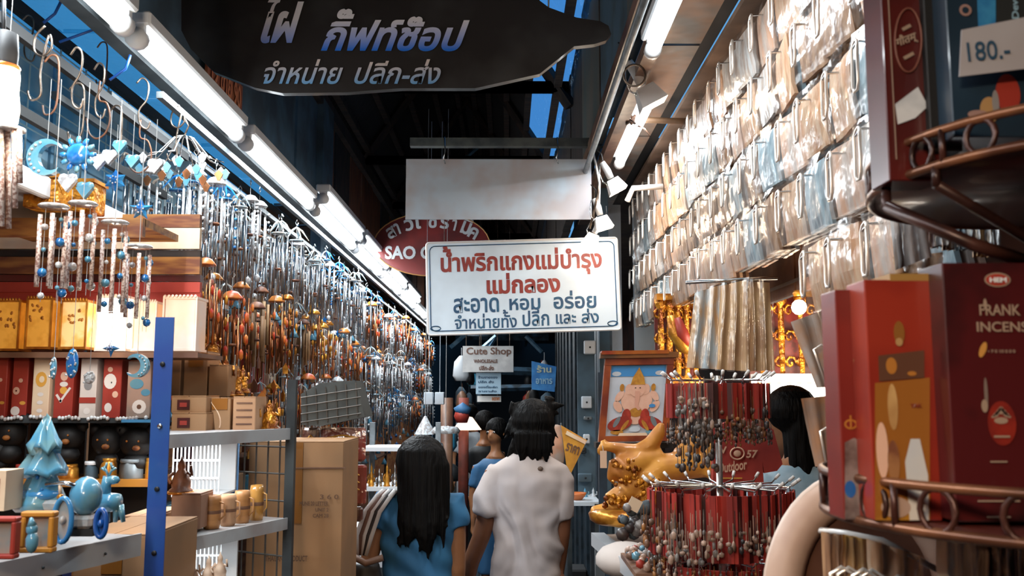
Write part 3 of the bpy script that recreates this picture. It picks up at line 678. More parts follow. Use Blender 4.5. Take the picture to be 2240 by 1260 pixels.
# back wall details: gold boxes and timber boards at upper left
for i, (x0, x1, y0, y1, Y) in enumerate([(48, 128, 388, 452, 2.3), (132, 205, 398, 462, 2.42)]):
    a = P(x0, y1, Y); b = P(x1, y0, Y)
    t = thing('gold_box', ['golden embossed box at the left end below the white upper shelf', 'golden embossed box right of the first one below the white upper shelf'][i], 'box', ((a.x+b.x)/2, Y, a.z), 'gold boxes under the white upper shelf')
    MB().box(((a.x+b.x)/2, Y+.04, (a.z+b.z)/2), (b.x-a.x, .08, b.z-a.z), bev=.003).build('body', goldc, t); MB().box(((a.x+b.x)/2, Y+.04, b.z+.004), (b.x-a.x+.008, .088, .01)).build('lid', gold, t)
t = thing('timber_shelf', 'brown timber shelf below the gold boxes at the left', 'shelf', P(150, 520, 2.45))
a = P(-20, 462, 2.45); b = P(325, 500, 2.45)
MB().box(((a.x+b.x)/2, 2.55, 2.115), (b.x-a.x, .25, .02)).build('shelf_board', M('warm_timber', '#a8743a', '#6b3a24', rough=.5, scale=5, stretch=(1, 6, 6)), t)
MB().box(((a.x+b.x)/2, 2.42, 2.10), (b.x-a.x, .02, .05)).build('front_edge', M('warm_timber', ''), t)
t = thing('timber_boarding', 'stacked warm brown timber boards behind the speckled chimes', 'boards', P(100, 640, 2.75))
for k, (h0, h1, m_) in enumerate([(500, 545, cream), (548, 562, dwood), (563, 600, M('warm_timber', '')), (602, 616, dred), (618, 640, red), (640, 700, red), (470, 498, M('warm_timber', ''))]):
    a = P(-30, h1, 2.75); b = P(440, h0, 2.75); MB().box(((a.x+b.x)/2, 2.75+.004*(k % 2), (a.z+b.z)/2), (b.x-a.x, .02, b.z-a.z)).build('plank', m_, t)

# ------------------------------------------------------------------ left: display shelves facing the camera
YS = 2.6
def cshelf(py, x0, x1, Y, depth, th, m_, label):
    a = P(x0, py, Y); b = P(x1, py, Y); t = thing('shelf', label, 'shelf', ((a.x+b.x)/2, Y, a.z-th))
    MB().box(((a.x+b.x)/2, Y+depth/2, a.z-th/2), (b.x-a.x, depth, th)).build('shelf_board', m_, t)
    MB().box(((a.x+b.x)/2, Y-.004, a.z-th/2), (b.x-a.x, .008, th*1.3)).build('front_edge', m_, t); return t
brsh = M('brown_shelf', '#7d5a44', '#5a3a2c', rough=.5, scale=6)
cshelf(772, -60, 435, YS, .22, .012, brsh, 'brown shelf that the paper lanterns stand on')
cshelf(916, -60, 332, YS, .2, .01, dgrey, 'dark thin shelf under the red and white cards')
cshelf(1050, -60, 332, YS, .2, .016, M('yellow_shelf', '#c8862e', '#8a5a30', rough=.5, scale=3), 'yellow edged shelf behind the blue glass tree')
t = thing('bead_trim', 'row of sparkling glass beads along the thin dark shelf edge', 'bead trim', P(130, 918, YS-.02))
mb = MB(); 
for k in range(46):
    if k % 9 < 7: mb.ball(P(4+7*k, 914+R.uniform(-3, 3), YS-.015), .0062, 6)
mb.build('bead_row', clear, t)
solo('blue_edge', MB().box(P(300, 921, YS-.02), (66*S(YS), .006, .008)), M('blue_edge', '#3f86b8', rough=.4), 'blue strip at the right end of the thin dark shelf', 'strip')
# the back board of this unit
t = thing('backing_boards', 'dark red brown back panels behind the lanterns and cards', 'boards', P(150, 1160, YS+.26))
for k, (x0, x1) in enumerate([(-70, 60), (62, 190), (192, 330)]):
    for j, (y0, y1, m_) in enumerate([(640, 770, dred), (778, 914, M('brown_back', '#8a5a44', '#6a3a2c', rough=.6, scale=8)), (922, 1048, black), (1056, 1170, M('dim_back', '#1c2326', '#33302e', rough=.7))]):
        a = P(x0, y1, YS+.25); b = P(x1, y0, YS+.25); MB().box(((a.x+b.x)/2, YS+.25, (a.z+b.z)/2), (b.x-a.x, .012, b.z-a.z)).build('panel', m_, t)
# lanterns
lan = [(-22, 45, 655, 768, 'amber', 'amber paper lantern cut by the left edge'), (52, 115, 650, 764, 'amber', 'amber paper lantern with scalloped rim, second from the left edge'), (127, 192, 655, 764, 'cream', 'cream and amber paper lantern between the amber and the white one'),
       (206, 280, 646, 768, 'white', 'brightly lit white paper lantern on the brown shelf'), (286, 343, 658, 768, 'peach', 'peach paper lantern right of the bright white one'), (352, 432, 648, 768, 'pale', 'pale peach lantern box behind the blue post')]
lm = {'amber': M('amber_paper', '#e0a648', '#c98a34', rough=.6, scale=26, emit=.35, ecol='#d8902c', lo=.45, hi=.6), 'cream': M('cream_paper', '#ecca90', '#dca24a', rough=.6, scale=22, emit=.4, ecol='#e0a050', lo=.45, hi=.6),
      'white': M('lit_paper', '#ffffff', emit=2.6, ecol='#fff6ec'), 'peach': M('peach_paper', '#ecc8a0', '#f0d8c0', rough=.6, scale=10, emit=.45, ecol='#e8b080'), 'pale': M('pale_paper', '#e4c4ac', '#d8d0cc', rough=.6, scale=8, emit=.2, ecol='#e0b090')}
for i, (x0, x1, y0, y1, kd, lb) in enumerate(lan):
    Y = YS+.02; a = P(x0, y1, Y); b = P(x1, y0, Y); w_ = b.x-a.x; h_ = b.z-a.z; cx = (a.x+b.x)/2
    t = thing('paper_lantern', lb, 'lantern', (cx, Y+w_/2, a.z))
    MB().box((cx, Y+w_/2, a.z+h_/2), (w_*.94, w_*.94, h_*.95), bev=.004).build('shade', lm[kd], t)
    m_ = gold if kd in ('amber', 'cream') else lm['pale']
    for zz in (a.z+.004, b.z-.004): MB().box((cx, Y+w_/2, zz), (w_, w_, .007)).build('rim', m_, t)
    rm = MB(); [rm.ball((a.x+w_*(k+.5)/9, Y-.001, b.z), (w_/20, .003, .005), 6) for k in range(9)]; rm.build('scalloped_edge', m_, t)
    for sx in (-1, 1): MB().box((cx+sx*w_*.48, Y+.002, a.z+h_/2), (.005, .005, h_)).build('corner_post', m_, t)
    if kd in ('amber', 'cream'):
        fm = MB()
        for k in range(9):
            fx, fz = cx+R.uniform(-.35, .35)*w_, a.z+h_*R.uniform(.45, .85); fm.ball((fx, Y-.0005+w_*.02, fz), (.006, .0015, .004), 6, rot=Matrix.Rotation(R.uniform(0, 3), 3, 'Y'))
        fm.build('flower_print', M('ochre_print', '#b07026', rough=.6), t)
lamp('POINT', P(243, 706, YS-.12), 1.5, (1, .88, .74), .05)
# cards / boxes on the second shelf
crd = [(-20, 18, 'red card box with white discs cut by the left edge', red, 1), (22, 64, 'red card box with peach discs beside the left edge', red, 2), (67, 112, 'tall cream card box with a yellow swirl', cream, 3), (115, 164, 'red card box with a white bearded figure and a tick', red, 4),
       (171, 214, 'white card box with a red band', M('offwhite_card', '#ddd0c8', '#d0c4bc', rough=.6, scale=6), 5), (221, 268, 'red card box with a round white face, next to the red banded white one', red, 6), (275, 332, 'tan card box with a pale flower and blue corner beside the blue post', M('tan_card', '#a88878', '#8f8078', rough=.6, scale=12), 7)]
wc = M('white_card', '#e2d8d2', rough=.6); pk = M('peach_print', '#e0b49c', rough=.6); yl = M('yellow_print', '#dca040', rough=.6)
for i, (x0, x1, lb, m_, kd) in enumerate(crd):
    Y = YS+.03+.01*(i % 2); y0, y1 = [(780, 905), (782, 902), (778, 893), (780, 893), (784, 900), (785, 900), (790, 914)][i]
    a = P(x0, 915, Y); b = P(x1, y0, Y); w_ = b.x-a.x; cx = (a.x+b.x)/2; h_ = b.z-a.z
    t = thing('card_box', lb, 'box', (cx, Y+.03, a.z), 'card boxes on the thin dark shelf')
    MB().box((cx, Y+.03, a.z+h_/2), (w_, .06, h_), bev=.0015).build('body', m_, t)
    F = lambda u, v, ru, rv, mm, nm='print': MB().lathe([(.001, -.0012), (1, -.001), (1, .001)], (0, 0, 0), 14, axis='Y')
    def disc(u, v, ru, rv, mm, lift=0.):
        mb = MB(); N = 14; c = Vector((cx+u*w_, Y-.0008-lift, a.z+v*h_)); mb.add([c+Vector((ru*w_*math.cos(2*PI*k/N), 0, rv*w_*math.sin(2*PI*k/N))) for k in range(N)], [tuple(range(N))]); mb.build('print', mm, t)
    def bar(u, v, ru, rv, mm, rt=0., lift=0.):
        MB().box((cx+u*w_, Y-.0008-lift, a.z+v*h_), (ru*w_, .001, rv*w_), rot=Matrix.Rotation(rt, 3, 'Y')).build('print', mm, t)
    if kd in (1, 2): disc(-.2, .45, .22, .25, pk); disc(.05, .62, .14, .14, pk); disc(-.2, .45, .06, .06, dred, .0006); disc(.25, .25, .2, .12, yl); disc(-.2, .12, .3, .3, wc)
    if kd == 3: disc(0, .62, .34, .45, yl); disc(.04, .62, .16, .2, cream, .0006); [disc(0, v, .18, .12, wc) for v in (.38, .25, .12)]
    if kd == 4: disc(0, .68, .2, .25, pk); disc(0, .80, .2, .18, red, .0006); disc(0, .55, .22, .14, wc); disc(0, .45, .2, .2, yl); bar(-.22, .32, .12, .5, wc, -.6); bar(.1, .38, .12, .9, wc, .6)
    if kd == 5: bar(0, .3, 1., .35, red); disc(0, .55, .25, .3, M('grey_print', '#8d8a8a', rough=.4)); disc(0, .12, .2, .2, wc)
    if kd == 6: disc(-.1, .62, .34, .42, wc); disc(-.02, .60, .035, .05, black, .0008); disc(-.12, .82, .14, .14, pk, .0006); disc(-.15, .18, .2, .25, wc); disc(.2, .4, .16, .18, pk)
    if kd == 7: disc(.05, .2, .3, .3, wc); disc(.05, .2, .1, .1, brsh, .0006); disc(-.1, .6, .3, .22, teal); disc(.3, .45, .2, .15, teal)
# hanging blue pieces in front of the cards
for i, (px, py, rx, ry, lb) in enumerate([(158, 795, 14, 33, 'oval blue sequin pendant hanging before the bearded figure box'), (117, 805, 7, 25, 'thin blue bead pendant beside the cream box'), (196, 826, 13, 14, 'clear round crystal pendant hanging before the red banded box')]):
    Y = 2.35; t = thing('bead_pendant', lb, 'ornament', P(px, py+ry, Y)); c = P(px, py, Y)
    MB().ball(c, (rx*S(Y), .008, ry*S(Y)), 12).build('body', [cobalt, teal, clear][i], t)
    bd = MB(); [bd.ball(c+Vector((rx*S(Y)*.7*math.cos(k), -.007, ry*S(Y)*.8*math.sin(k*1.7))), .003, 5) for k in range(16)]; bd.build('bead', clear, t)
    MB().tube([c+Vector((0, 0, ry*S(Y))), c+Vector((0, 0, .2))], .0008, 4).build('string', string, t)
moon(300, 800, 26, 2.3, teal, 'grey blue crescent moon pendant next to the blue post', -1)
star(243, 762, 20, 2.4, cobalt, 'blue star ornament at the foot of the bright white lantern', 4, .4)
# black plush toys
for i, (px, py, rx, ry) in enumerate([(20, 945, 42, 45), (-10, 985, 40, 30), (148, 955, 40, 38), (235, 965, 36, 42), (300, 968, 42, 42)]):
    Y = YS+.05; c = P(px, py, Y); s_ = S(Y); t = thing('black_plush_toy', 'black plush toy with round ears, %s' % ['in the left corner above the red box', 'lying low at the left edge', 'directly right of the blue glass tree', 'second from the blue post', 'next to the blue post'][i], 'toy', P(px, 1008, Y))
    MB().ball(c, (rx*s_*.9, .035, ry*s_*.8), 14).build('head', black, t)
    for sx in (-1, 1):
        MB().ball(c+Vector((sx*rx*s_*.75, .0, ry*s_*.6)), (rx*s_*.35, .015, rx*s_*.35), 10).build('ear', black, t)
        MB().ball(c+Vector((sx*rx*s_*.3, -.033, .005)), .0035, 6).build('eye', M('amber_bead', '#b8702c', rough=.2, coat=1.), t)
    MB().ball(c+Vector((0, .0, -ry*s_*1.0)), (rx*s_*.7, .03, ry*s_*.5), 12).build('body', black, t)
    MB().ball(c+Vector((.2*rx*s_, -.034, -ry*s_*.25)), (.012, .006, .008), 8).build('snout', M('toy_tan', '#a86a30', '#5a2a1c', rough=.6, scale=20), t)
for i, (x0, x1, y0, m_, lb) in enumerate([(20, 48, 1022, red, 'small red and gold tin on the yellow edged shelf'), (108, 160, 1022, gold, 'short amber jar between the glass tree and the toys'), (172, 205, 1015, gblue, 'grey blue lidded jar on the yellow edged shelf'), (208, 246, 1008, gold, 'amber box with dark bands beside the grey jar'), (250, 305, 1010, grey, 'grey square tin beside the blue post'), (308, 330, 1008, gold, 'tall gold block touching the blue post')]):
    Y = YS+.01; a = P(x0, 1050, Y); b = P(x1, y0, Y); t = thing('small_tin', lb, 'tin', ((a.x+b.x)/2, Y+.02, a.z)); w_ = b.x-a.x
    MB().lathe([(.001, 0), (w_/2, 0), (w_/2*1.02, (b.z-a.z)*.1), (w_/2, (b.z-a.z)*.8), (w_*.42, b.z-a.z), (.001, b.z-a.z)], ((a.x+b.x)/2, Y+.03, a.z), 12 if i % 2 else 4).build('body', m_, t)
    MB().lathe([(.001, .006), (w_*.44, .006), (w_*.46, 0), (w_*.44, -.004)], ((a.x+b.x)/2, Y+.03, b.z), 12).build('lid', m_ if i != 2 else white, t)

# near low shelf with blue glassware
za = 1.372; A_ = P(-60, 1238, 1.5); sA = Vector((-.90, 1.42, za)); sB = Vector((-.745, 1.90, za)); dirv = (sB-sA).normalized(); nv = Vector((-dirv.y, dirv.x, 0))
t = thing('near_shelf', 'near pale metal shelf with a folded lip carrying the blue glassware at the lower left', 'shelf', (sA+sB)/2)
def slab(pts, z0, z1, nm, m_, t):
    n = len(pts); MB().add([(p.x, p.y, z0) for p in pts]+[(p.x, p.y, z1) for p in pts], [tuple(range(n))[::-1], tuple(range(n, 2*n))]+[(k, (k+1) % n, (k+1) % n+n, k+n) for k in range(n)]).build(nm, m_, t)
slab([sA, sB, sB+nv*.42, sA+nv*.42], za-.012, za, 'shelf_board', shelfm, t)
slab([sA-nv*.006, sB-nv*.006, sB, sA], za-.040, za+.004, 'front_lip', shelfm, t)
for k in range(3): MB().ball(sA.lerp(sB, .2+.3*k)-nv*.007+Vector((0, 0, -.02)), .003, 6).build('screw', dgrey, t)
# blue glass christmas tree
t = thing('blue_glass_tree', 'frosted blue glass fir tree figurine on the near shelf', 'figurine', P(90, 1115, 1.75)); c = t.location.copy(); s_ = S(1.75)
prof = [(.001, 188), (6, 180), (10, 172), (26, 138), (34, 128), (16, 128), (42, 88), (50, 76), (22, 76), (48, 20), (52, 4), (.001, 0)]
mb = MB(); mb.lathe([(r_*s_, z*s_) for r_, z in prof[::-1]], c, 14)
mb.v = [c+(v-c)*(1+.10*math.sin(9*math.atan2(v.y-c.y, v.x-c.x))) for v in mb.v]
mb.build('foliage', teal, t)
for k in range(14):
    a = R.uniform(3.3, 6.1); z = R.choice([22, 45, 70, 85, 110, 135]); rr_ = 44-z*.2; MB().ball(c+Vector((rr_*s_*math.cos(a), rr_*s_*math.sin(a), z*s_)), .004, 6).build('bauble', [clear, cobalt][k % 2], t)
# blue toy tractor jar
t = thing('blue_glass_tractor', 'pale blue glass toy tractor with dark blue ringed wheels on the near shelf', 'figurine', P(165, 1165, 1.72)); Y = 1.72; s_ = S(Y); c = P(180, 1095, Y)
rot_ = Matrix.Rotation(.35, 3, 'Z')
MB().ball(P(188, 1085, Y+.02), (33*s_, 36*s_, 42*s_), 18).build('engine_hood', teal, t)
MB().ball(P(88, 1082, Y+.02), (44*s_, 34*s_, 17*s_), 16).build('bonnet', M('mid_blue_glass', '#3f86b8', '#2f78b0', rough=.2, coat=.7, scale=10), t)
MB().box(P(95, 1105, Y+.02), (110*s_, .05, 26*s_), bev=.006).build('seat', M('pearl', '#b0a49c', '#8f9698', rough=.3, coat=.5, scale=40), t)
MB().box(P(185, 1140, Y+.02), (50*s_, .045, 28*s_), bev=.006).build('chassis', M('pearl', ''), t)
MB().box(P(185, 1162, Y+.02), (60*s_, .05, 14*s_)).build('underside', black, t)
def wheel(px, py, r_, ry, Y, nm, m1, m2):
    c = P(px, py, Y); cc = MB().tube([c+Vector((r_*s_*.55*math.cos(2*PI*k/24), 0, ry*s_*math.sin(2*PI*k/24))) for k in range(24)], 5.5*s_, 8, closed=True).build(nm, m1, t)
    hb = MB(); hb.add([c+Vector((r_*s_*.55*math.cos(2*PI*k/16)*.9, .003, ry*s_*math.sin(2*PI*k/16)*.9)) for k in range(16)], [tuple(range(16))]); hb.ball(c, (.006, .008, .008), 8); hb.build('hub', m2, cc)
wheel(137, 1138, 34, 45, Y-.03, 'wheel', M('mid_blue_glass', ''), M('pearl', '')); wheel(221, 1145, 20, 28, Y-.03, 'wheel', M('deep_blue', '#17509c', rough=.3, coat=.6), M('deep_blue', ''))
MB().tube([P(100, 1060, Y), P(140, 1056, Y), P(165, 1062, Y)], .004, 6).build('roof_bar', chrome, t); MB().tube([P(131, 1060, Y), P(132, 1080, Y)], .003, 6).build('lever', cream, t); MB().ball(P(132, 1087, Y), (.007, .007, .006), 8).build('lamp_knob', gold, t)
t = thing('blue_glass_reindeer', 'frosted blue glass reindeer figurine standing behind the tractor', 'figurine', P(240, 1145, 1.84)); Y = 1.84
tb = MB(); tb.tube([P(225, 1100, Y), P(262, 1098, Y)], [.022, .016], 10)
for a, b in (((222, 1105), (218, 1142)), ((232, 1105), (236, 1142)), ((256, 1105), (252, 1142)), ((262, 1105), (270, 1142))): tb.tube([P(*a, Y), P(*b, Y)], [.008, .004], 6)
tb.tube([P(228, 1095, Y), P(232, 1060, Y), P(238, 1045, Y)], [.013, .01, .012], 8).ball(P(246, 1050, Y), (.016, .009, .009), 8)
tb.build('body', teal, t)
an = MB()
for sx in (-1, 1):
    for q in ((0, 0, 10, -22), (6, -12, 16, -18), (8, -16, 4, -30)): an.tube([P(238+sx*q[0], 1042+q[1], Y), P(238+sx*q[2], 1042+q[3], Y)], .0025, 5)
an.build('antler', teal, t)
# picture frames
for i, (x0, x1, y0, y1, Y, m_, lb) in enumerate([(-30, 42, 1130, 1222, 1.50, red, 'red picture frame at the lower left corner on the near shelf'), (46, 124, 1118, 1208, 1.56, M('yellow_frame_paint', '#c98a30', '#b87828', rough=.5), 'yellow picture frame beside the red one on the near shelf'), (-40, 14, 1030, 1118, 1.65, cream, 'cream and red carton standing behind the red picture frame')]):
    a = P(x0, y1, Y); b = P(x1, y0, Y); w_ = b.x-a.x; h_ = b.z-a.z; cx, cz = (a.x+b.x)/2, (a.z+b.z)/2; f_ = .16*w_
    t = thing('picture_frame' if i < 2 else 'small_carton', lb, 'picture frame' if i < 2 else 'box', (cx, Y, a.z))
    if i == 2:
        MB().box((cx, Y+.03, cz), (w_, .06, h_)).build('body', m_, t); MB().box((cx, Y-.001, cz), (w_*.5, .002, h_*.6)).build('print', red, t); continue
    for (dx, dz, ww, hh) in ((0, h_/2-f_/2, w_, f_), (0, -h_/2+f_/2, w_, f_), (-w_/2+f_/2, 0, f_, h_-2*f_), (w_/2-f_/2, 0, f_, h_-2*f_)): MB().box((cx+dx, Y, cz+dz), (ww, .02, hh), bev=.002).build('frame_bar', m_, t)
    MB().box((cx, Y+.004, cz), (w_-2*f_, .004, h_-2*f_)).build('picture', M('frame_picture', '#a08c80', '#7f8a8c', rough=.3, scale=25, lo=.4, hi=.6), t)
t = thing('blue_glass_figure', 'small blue glass snowman figure in front of the yellow frame', 'figurine', P(68, 1212, 1.48)); Y = 1.48
MB().ball(P(70, 1185, Y), (.010, .010, .018), 10).ball(P(70, 1158, Y), (.009, .009, .011), 10).tube([P(70, 1150, Y), P(68, 1132, Y)], [.008, .002], 8).build('body', teal, t)
# cartons under the near shelf
def cartonbox(q, Y, d, m_, label, tape=True, txt=None, name='cardboard_box', top=0):
    x0, y0, x1, y1 = q; a = P(x0, y1, Y); b = P(x1, y0, Y); w_ = b.x-a.x; h_ = b.z-a.z; cx = (a.x+b.x)/2
    t = thing(name, label, 'box', (cx, Y+d/2, a.z))
    MB().box((cx, Y+d/2, a.z+h_/2), (w_, d, h_), bev=.002).build('body', m_, t)
    for sx in (-1, 1): MB().box((cx+sx*w_/4, Y+d/2, b.z+.002), (w_/2-.002, d, .003)).build('flap', m_, t)
    if tape: MB().box((cx, Y-.0012, b.z-h_*.17), (.045, .002, h_*.34)).build('tape', tapem, t)
    return t, a, b
cartonbox((265, 1132, 335, 1172), 2.35, .2, carton2, 'pale carton behind the end of the near shelf', False)
cartonbox((150, 1172, 332, 1420), 2.05, .3, carton, 'brown taped carton below the near shelf')
t = thing('blue_rack_leg', 'blue steel rack leg under the near shelf beside the brown carton', 'post', P(105, 1400, 1.9)); MB().box((P(105, 1200, 1.9).x, 1.95, .69), (.035, .04, 1.34)).build('post', bluepost, t)
t = thing('blue_post', 'bright blue slotted steel post in front of the left shelves', 'post', (P(352, 900, 1.95).x, 1.97, 0)); zt = P(355, 694, 1.95).z; x = P(352, 900, 1.95).x
MB().box((x, 1.95, zt/2), (.040, .003, zt)).box((x-.0185, 1.97, zt/2), (.003, .04, zt)).build('angle_iron', bluepost, t)
for k in range(14):
    MB().lathe([(.001, 0), (.0055, 0), (.0055, .002), (.001, .002)], (x, 1.946, zt-.10-.13*k), 8, axis='Y').build('bolt', chrome if k in (1, 4) else black, t)
MB().box((x, 1.96, .004), (.07, .07, .008)).build('foot_plate', bluepost, t)

# ------------------------------------------------------------------ middle shelf unit
mA = Vector((-.84, 2.2, 0)); mB_ = Vector((-.635, 2.72, 0)); md = (mB_-mA).normalized(); mn = Vector((-md.y, md.x, 0))
t = thing('steel_rack', 'grey two-tier metal rack with a wire mesh end right of the blue post', 'rack', ((mA.x+mB_.x)/2-.15, 2.5, 0))
for z, nm in ((1.556, 'upper_shelf'), (1.300, 'lower_shelf'), (.95, 'bottom_shelf')):
    slab([mA, mB_, mB_+Vector((-.33, .15, 0)), mA+Vector((-.15, .39, 0))], z-.012, z, nm, shelfm, t); slab([mA-mn*.005, mB_-mn*.005, mB_, mA], z-.03, z+.003, 'shelf_lip', shelfm, t)
for p in (mB_, mB_+Vector((-.32, .145, 0))):
    MB().box((p.x, p.y, .85), (.026, .026, 1.70)).build('upright', dgrey, t)
MB().tube([mB_+mn*.2+Vector((0, .01, .0)), mB_+mn*.2+Vector((0, .01, 1.54))], .012, 6).build('blue_upright', M('mid_blue_paint', '#2a6a9c', rough=.4), t)
wg = M('mesh_wire', '#5b5650', '#6e6862', rough=.5, metal=.4)
e0 = P(512, 960, 2.9); e1 = P(640, 960, 2.78)
for k in range(6):
    p = e0.lerp(e1, k/5); MB().tube([(p.x, p.y, .6), (p.x, p.y, 1.52)], .0028, 4).build('mesh_wire', wg, t)
for k in range(12):
    z = .62+.08*k; MB().tube([(e0.x, e0.y, z), (e1.x, e1.y, z)], .0028, 4).build('mesh_wire', wg, t)
for k in range(8):
    z = 1.0; p = mB_+Vector((.03+.0*k, .05, 0))
# white baskets on the rack, lit from inside the stall
def basket(px0, px1, py0, py1, Y, label):
    t = thing('white_basket', label, 'basket', P((px0+px1)/2, py1, Y)); wm = M('white_wire', '#e8eef2', rough=.35)
    a = P(px0, py1, Y); b = P(px1, py0, Y)
    for k in range(13): x = a.x+(b.x-a.x)*k/12; MB().box((x, Y, (a.z+b.z)/2), (.003, .004, b.z-a.z)).build('wire', wm, t)
    for k in range(4): z = a.z+(b.z-a.z)*k/3; MB().box(((a.x+b.x)/2, Y-.003, z), (b.x-a.x, .004, .005)).build('rim_wire' if k == 3 else 'wire', wm, t)
    MB().box(((a.x+b.x)/2, Y+.16, (a.z+b.z)/2), (b.x-a.x, .01, b.z-a.z)).build('back', white, t); MB().box(((a.x+b.x)/2, Y+.08, a.z), (b.x-a.x, .16, .006)).build('base', white, t)
basket(376, 482, 968, 1085, 2.62, 'white wire basket between the two rack shelves'); basket(372, 485, 1172, 1300, 2.62, 'white wire basket below the lower rack shelf')
lamp('AREA', P(420, 965, 2.55)+Vector((0, 0, -.01)), 1.6, (.9, .97, 1), .25, .1); lamp('AREA', P(420, 1192, 2.5)+Vector((0, 0, -.01)), 1.6, (.9, .97, 1), .25, .1)
# cartons on the upper shelf
cb = [((374, 868, 452, 903), 2.62, 'small carton with a dark red label, upper one left of the rack top'), ((374, 905, 452, 945), 2.6, 'small carton with a dark red label, standing on the rack top beside the blue post'), ((455, 872, 505, 943), 2.66, 'tan carton with curved marks second on the rack top'), ((508, 870, 560, 943), 2.66, 'tan carton with rows of slots in the middle of the rack top'), ((400, 770, 455, 866), 2.85, 'plain tan carton stacked above the labelled cartons'), ((372, 745, 398, 866), 2.85, 'narrow pinkish carton behind the top of the blue post'), ((455, 800, 500, 868), 2.85, 'tan carton at the left of the gold elephants')]
for i, (q, Y, lb) in enumerate(cb):
    t, a, b = cartonbox(q, Y, .12, carton if i != 3 else carton2, lb, i in (2, 4))
    if i < 2: MB().box((a.x+.35*(b.x-a.x), Y-.001, (a.z+b.z)/2), (.035, .002, .028)).build('label', dred, t); MB().box((a.x+.35*(b.x-a.x), Y-.002, (a.z+b.z)/2), (.02, .002, .012)).build('label_print', red, t)
    if i == 2: MB().tube([P(462+20*math.sin(k/4), 880+7*k, Y-.001) for k in range(9)], .002, 4).build('curved_mark', cream, t)
    if i == 3:
        for k in range(4): MB().box(((a.x+b.x)/2, Y-.001, a.z+.02+.02*k), (.045, .002, .004)).build('slot', brsh, t)
def ornate(px, py, w_, h_, Y, label, name='gold_figurine', cat='figurine', m_=goldc, seed=1):
    """small gilded figure: rounded base, body, head with crown and raised arms, roughened like a casting"""
    c = P(px, py, Y); s_ = S(Y); w_ *= s_; h_ *= s_; t = thing(name, label, cat, c)
    mb = MB(); mb.lathe([(.001, 0), (w_*.5, 0), (w_*.5, h_*.1), (w_*.38, h_*.16), (w_*.42, h_*.3), (w_*.3, h_*.5), (w_*.14, h_*.64), (w_*.17, h_*.72), (w_*.15, h_*.82), (w_*.06, h_*.9), (.001, h_)], c, 12)
    mb.tube([c+Vector((-w_*.28, -w_*.1, h_*.56)), c+Vector((-w_*.5, -w_*.2, h_*.42)), c+Vector((-w_*.3, -w_*.4, h_*.3))], w_*.07, 6).tube([c+Vector((w_*.28, -w_*.1, h_*.56)), c+Vector((w_*.5, -w_*.15, h_*.5)), c+Vector((w_*.46, -w_*.2, h_*.75))], w_*.07, 6)
    mb.build('body', m_, t); MB().lathe([(.001, 0), (w_*.55, 0), (w_*.55, h_*.06), (.001, h_*.07)], c, 14).build('base', gold, t)
for i, (px, py, w_, h_, Y, lb) in enumerate([(492, 868, 40, 90, 2.9, 'tall gold figurine above the slotted carton'), (515, 866, 34, 70, 2.95, 'gold figurine right of the tallest one on the rack'), (545, 942, 50, 62, 2.72, 'squat gold figurine on the rack top, left of the last one'), (588, 942, 50, 66, 2.76, 'bright gold figurine at the right end of the rack top'), (465, 800, 36, 80, 3.0, 'gold figurine behind the stacked cartons'), (440, 775, 34, 75, 3.0, 'amber figurine behind the lantern box and blue post'), (530, 860, 30, 60, 3.0, 'small gold figurine at the right of the upper gold group')]):
    ornate(px, py, w_, h_, Y, lb)
# goods on the lower rack shelf
def mug(px, py, w_, h_, Y, m_, label, name='wooden_mug', cat='mug'):
    c = P(px, py, Y); s_ = S(Y); w_ *= s_; h_ *= s_; t = thing(name, label, cat, c)
    MB().lathe([(.001, 0), (w_*.42, 0), (w_*.5, h_*.15), (w_*.5, h_*.85), (w_*.44, h_), (w_*.36, h_), (w_*.36, h_*.2), (.001, h_*.18)], c, 16).build('body', m_, t)
    MB().tube([c+Vector((w_*.45, -.005, h_*.8)), c+Vector((w_*.75, -.008, h_*.75)), c+Vector((w_*.78, -.008, h_*.4)), c+Vector((w_*.45, -.005, h_*.25))], w_*.06, 6).build('handle', m_, t)
    MB().lathe([(w_*.505, h_*.45), (w_*.52, h_*.5), (w_*.505, h_*.55)], c, 16).build('band', brsh, t)
tw_ = M('turned_wood', '#b8824e', '#9c6a3c', rough=.45, scale=9, stretch=(1, 1, 4))
cartonbox((372, 1082, 440, 1158), 2.42, .1, M('dark_carton', '#946c54', '#85604a', rough=.7), 'brown box with two round holes on the lower rack shelf', False)
ornate(395, 1080, 50, 80, 2.45, 'brown carved elephant figure standing on the holed box', m_=M('brown_carving', '#8a5434', '#5c3624', rough=.5, scale=20, bump=.6), name='carved_figure')
for i, (px, py, w_, h_) in enumerate([(462, 1156, 38, 70), (498, 1150, 34, 66), (528, 1146, 34, 70), (560, 1142, 30, 78)]):
    mug(px, py, w_, h_, 2.5+.06*i, [tw_, carton2, tw_, M('amber_resin', '#c08c48', '#a87838', rough=.2, coat=.6)][i], '%s on the lower rack shelf' % ['round tan wooden mug nearest the holed box', 'pale banded wooden mug beside the nearest one', 'tan wooden mug third from the holed box', 'tall amber mug at the right end of the mugs'][i])
for i, (px, py) in enumerate([(420, 1262), (455, 1258), (480, 1250)]): ornate(px, py+20, 34, 60, 2.35, 'pale carved figure standing in the lower basket, %s from the left' % ORD[i], m_=M('pale_carving', '#d8bfa8', '#b89880', rough=.5, scale=20), name='carved_figure')
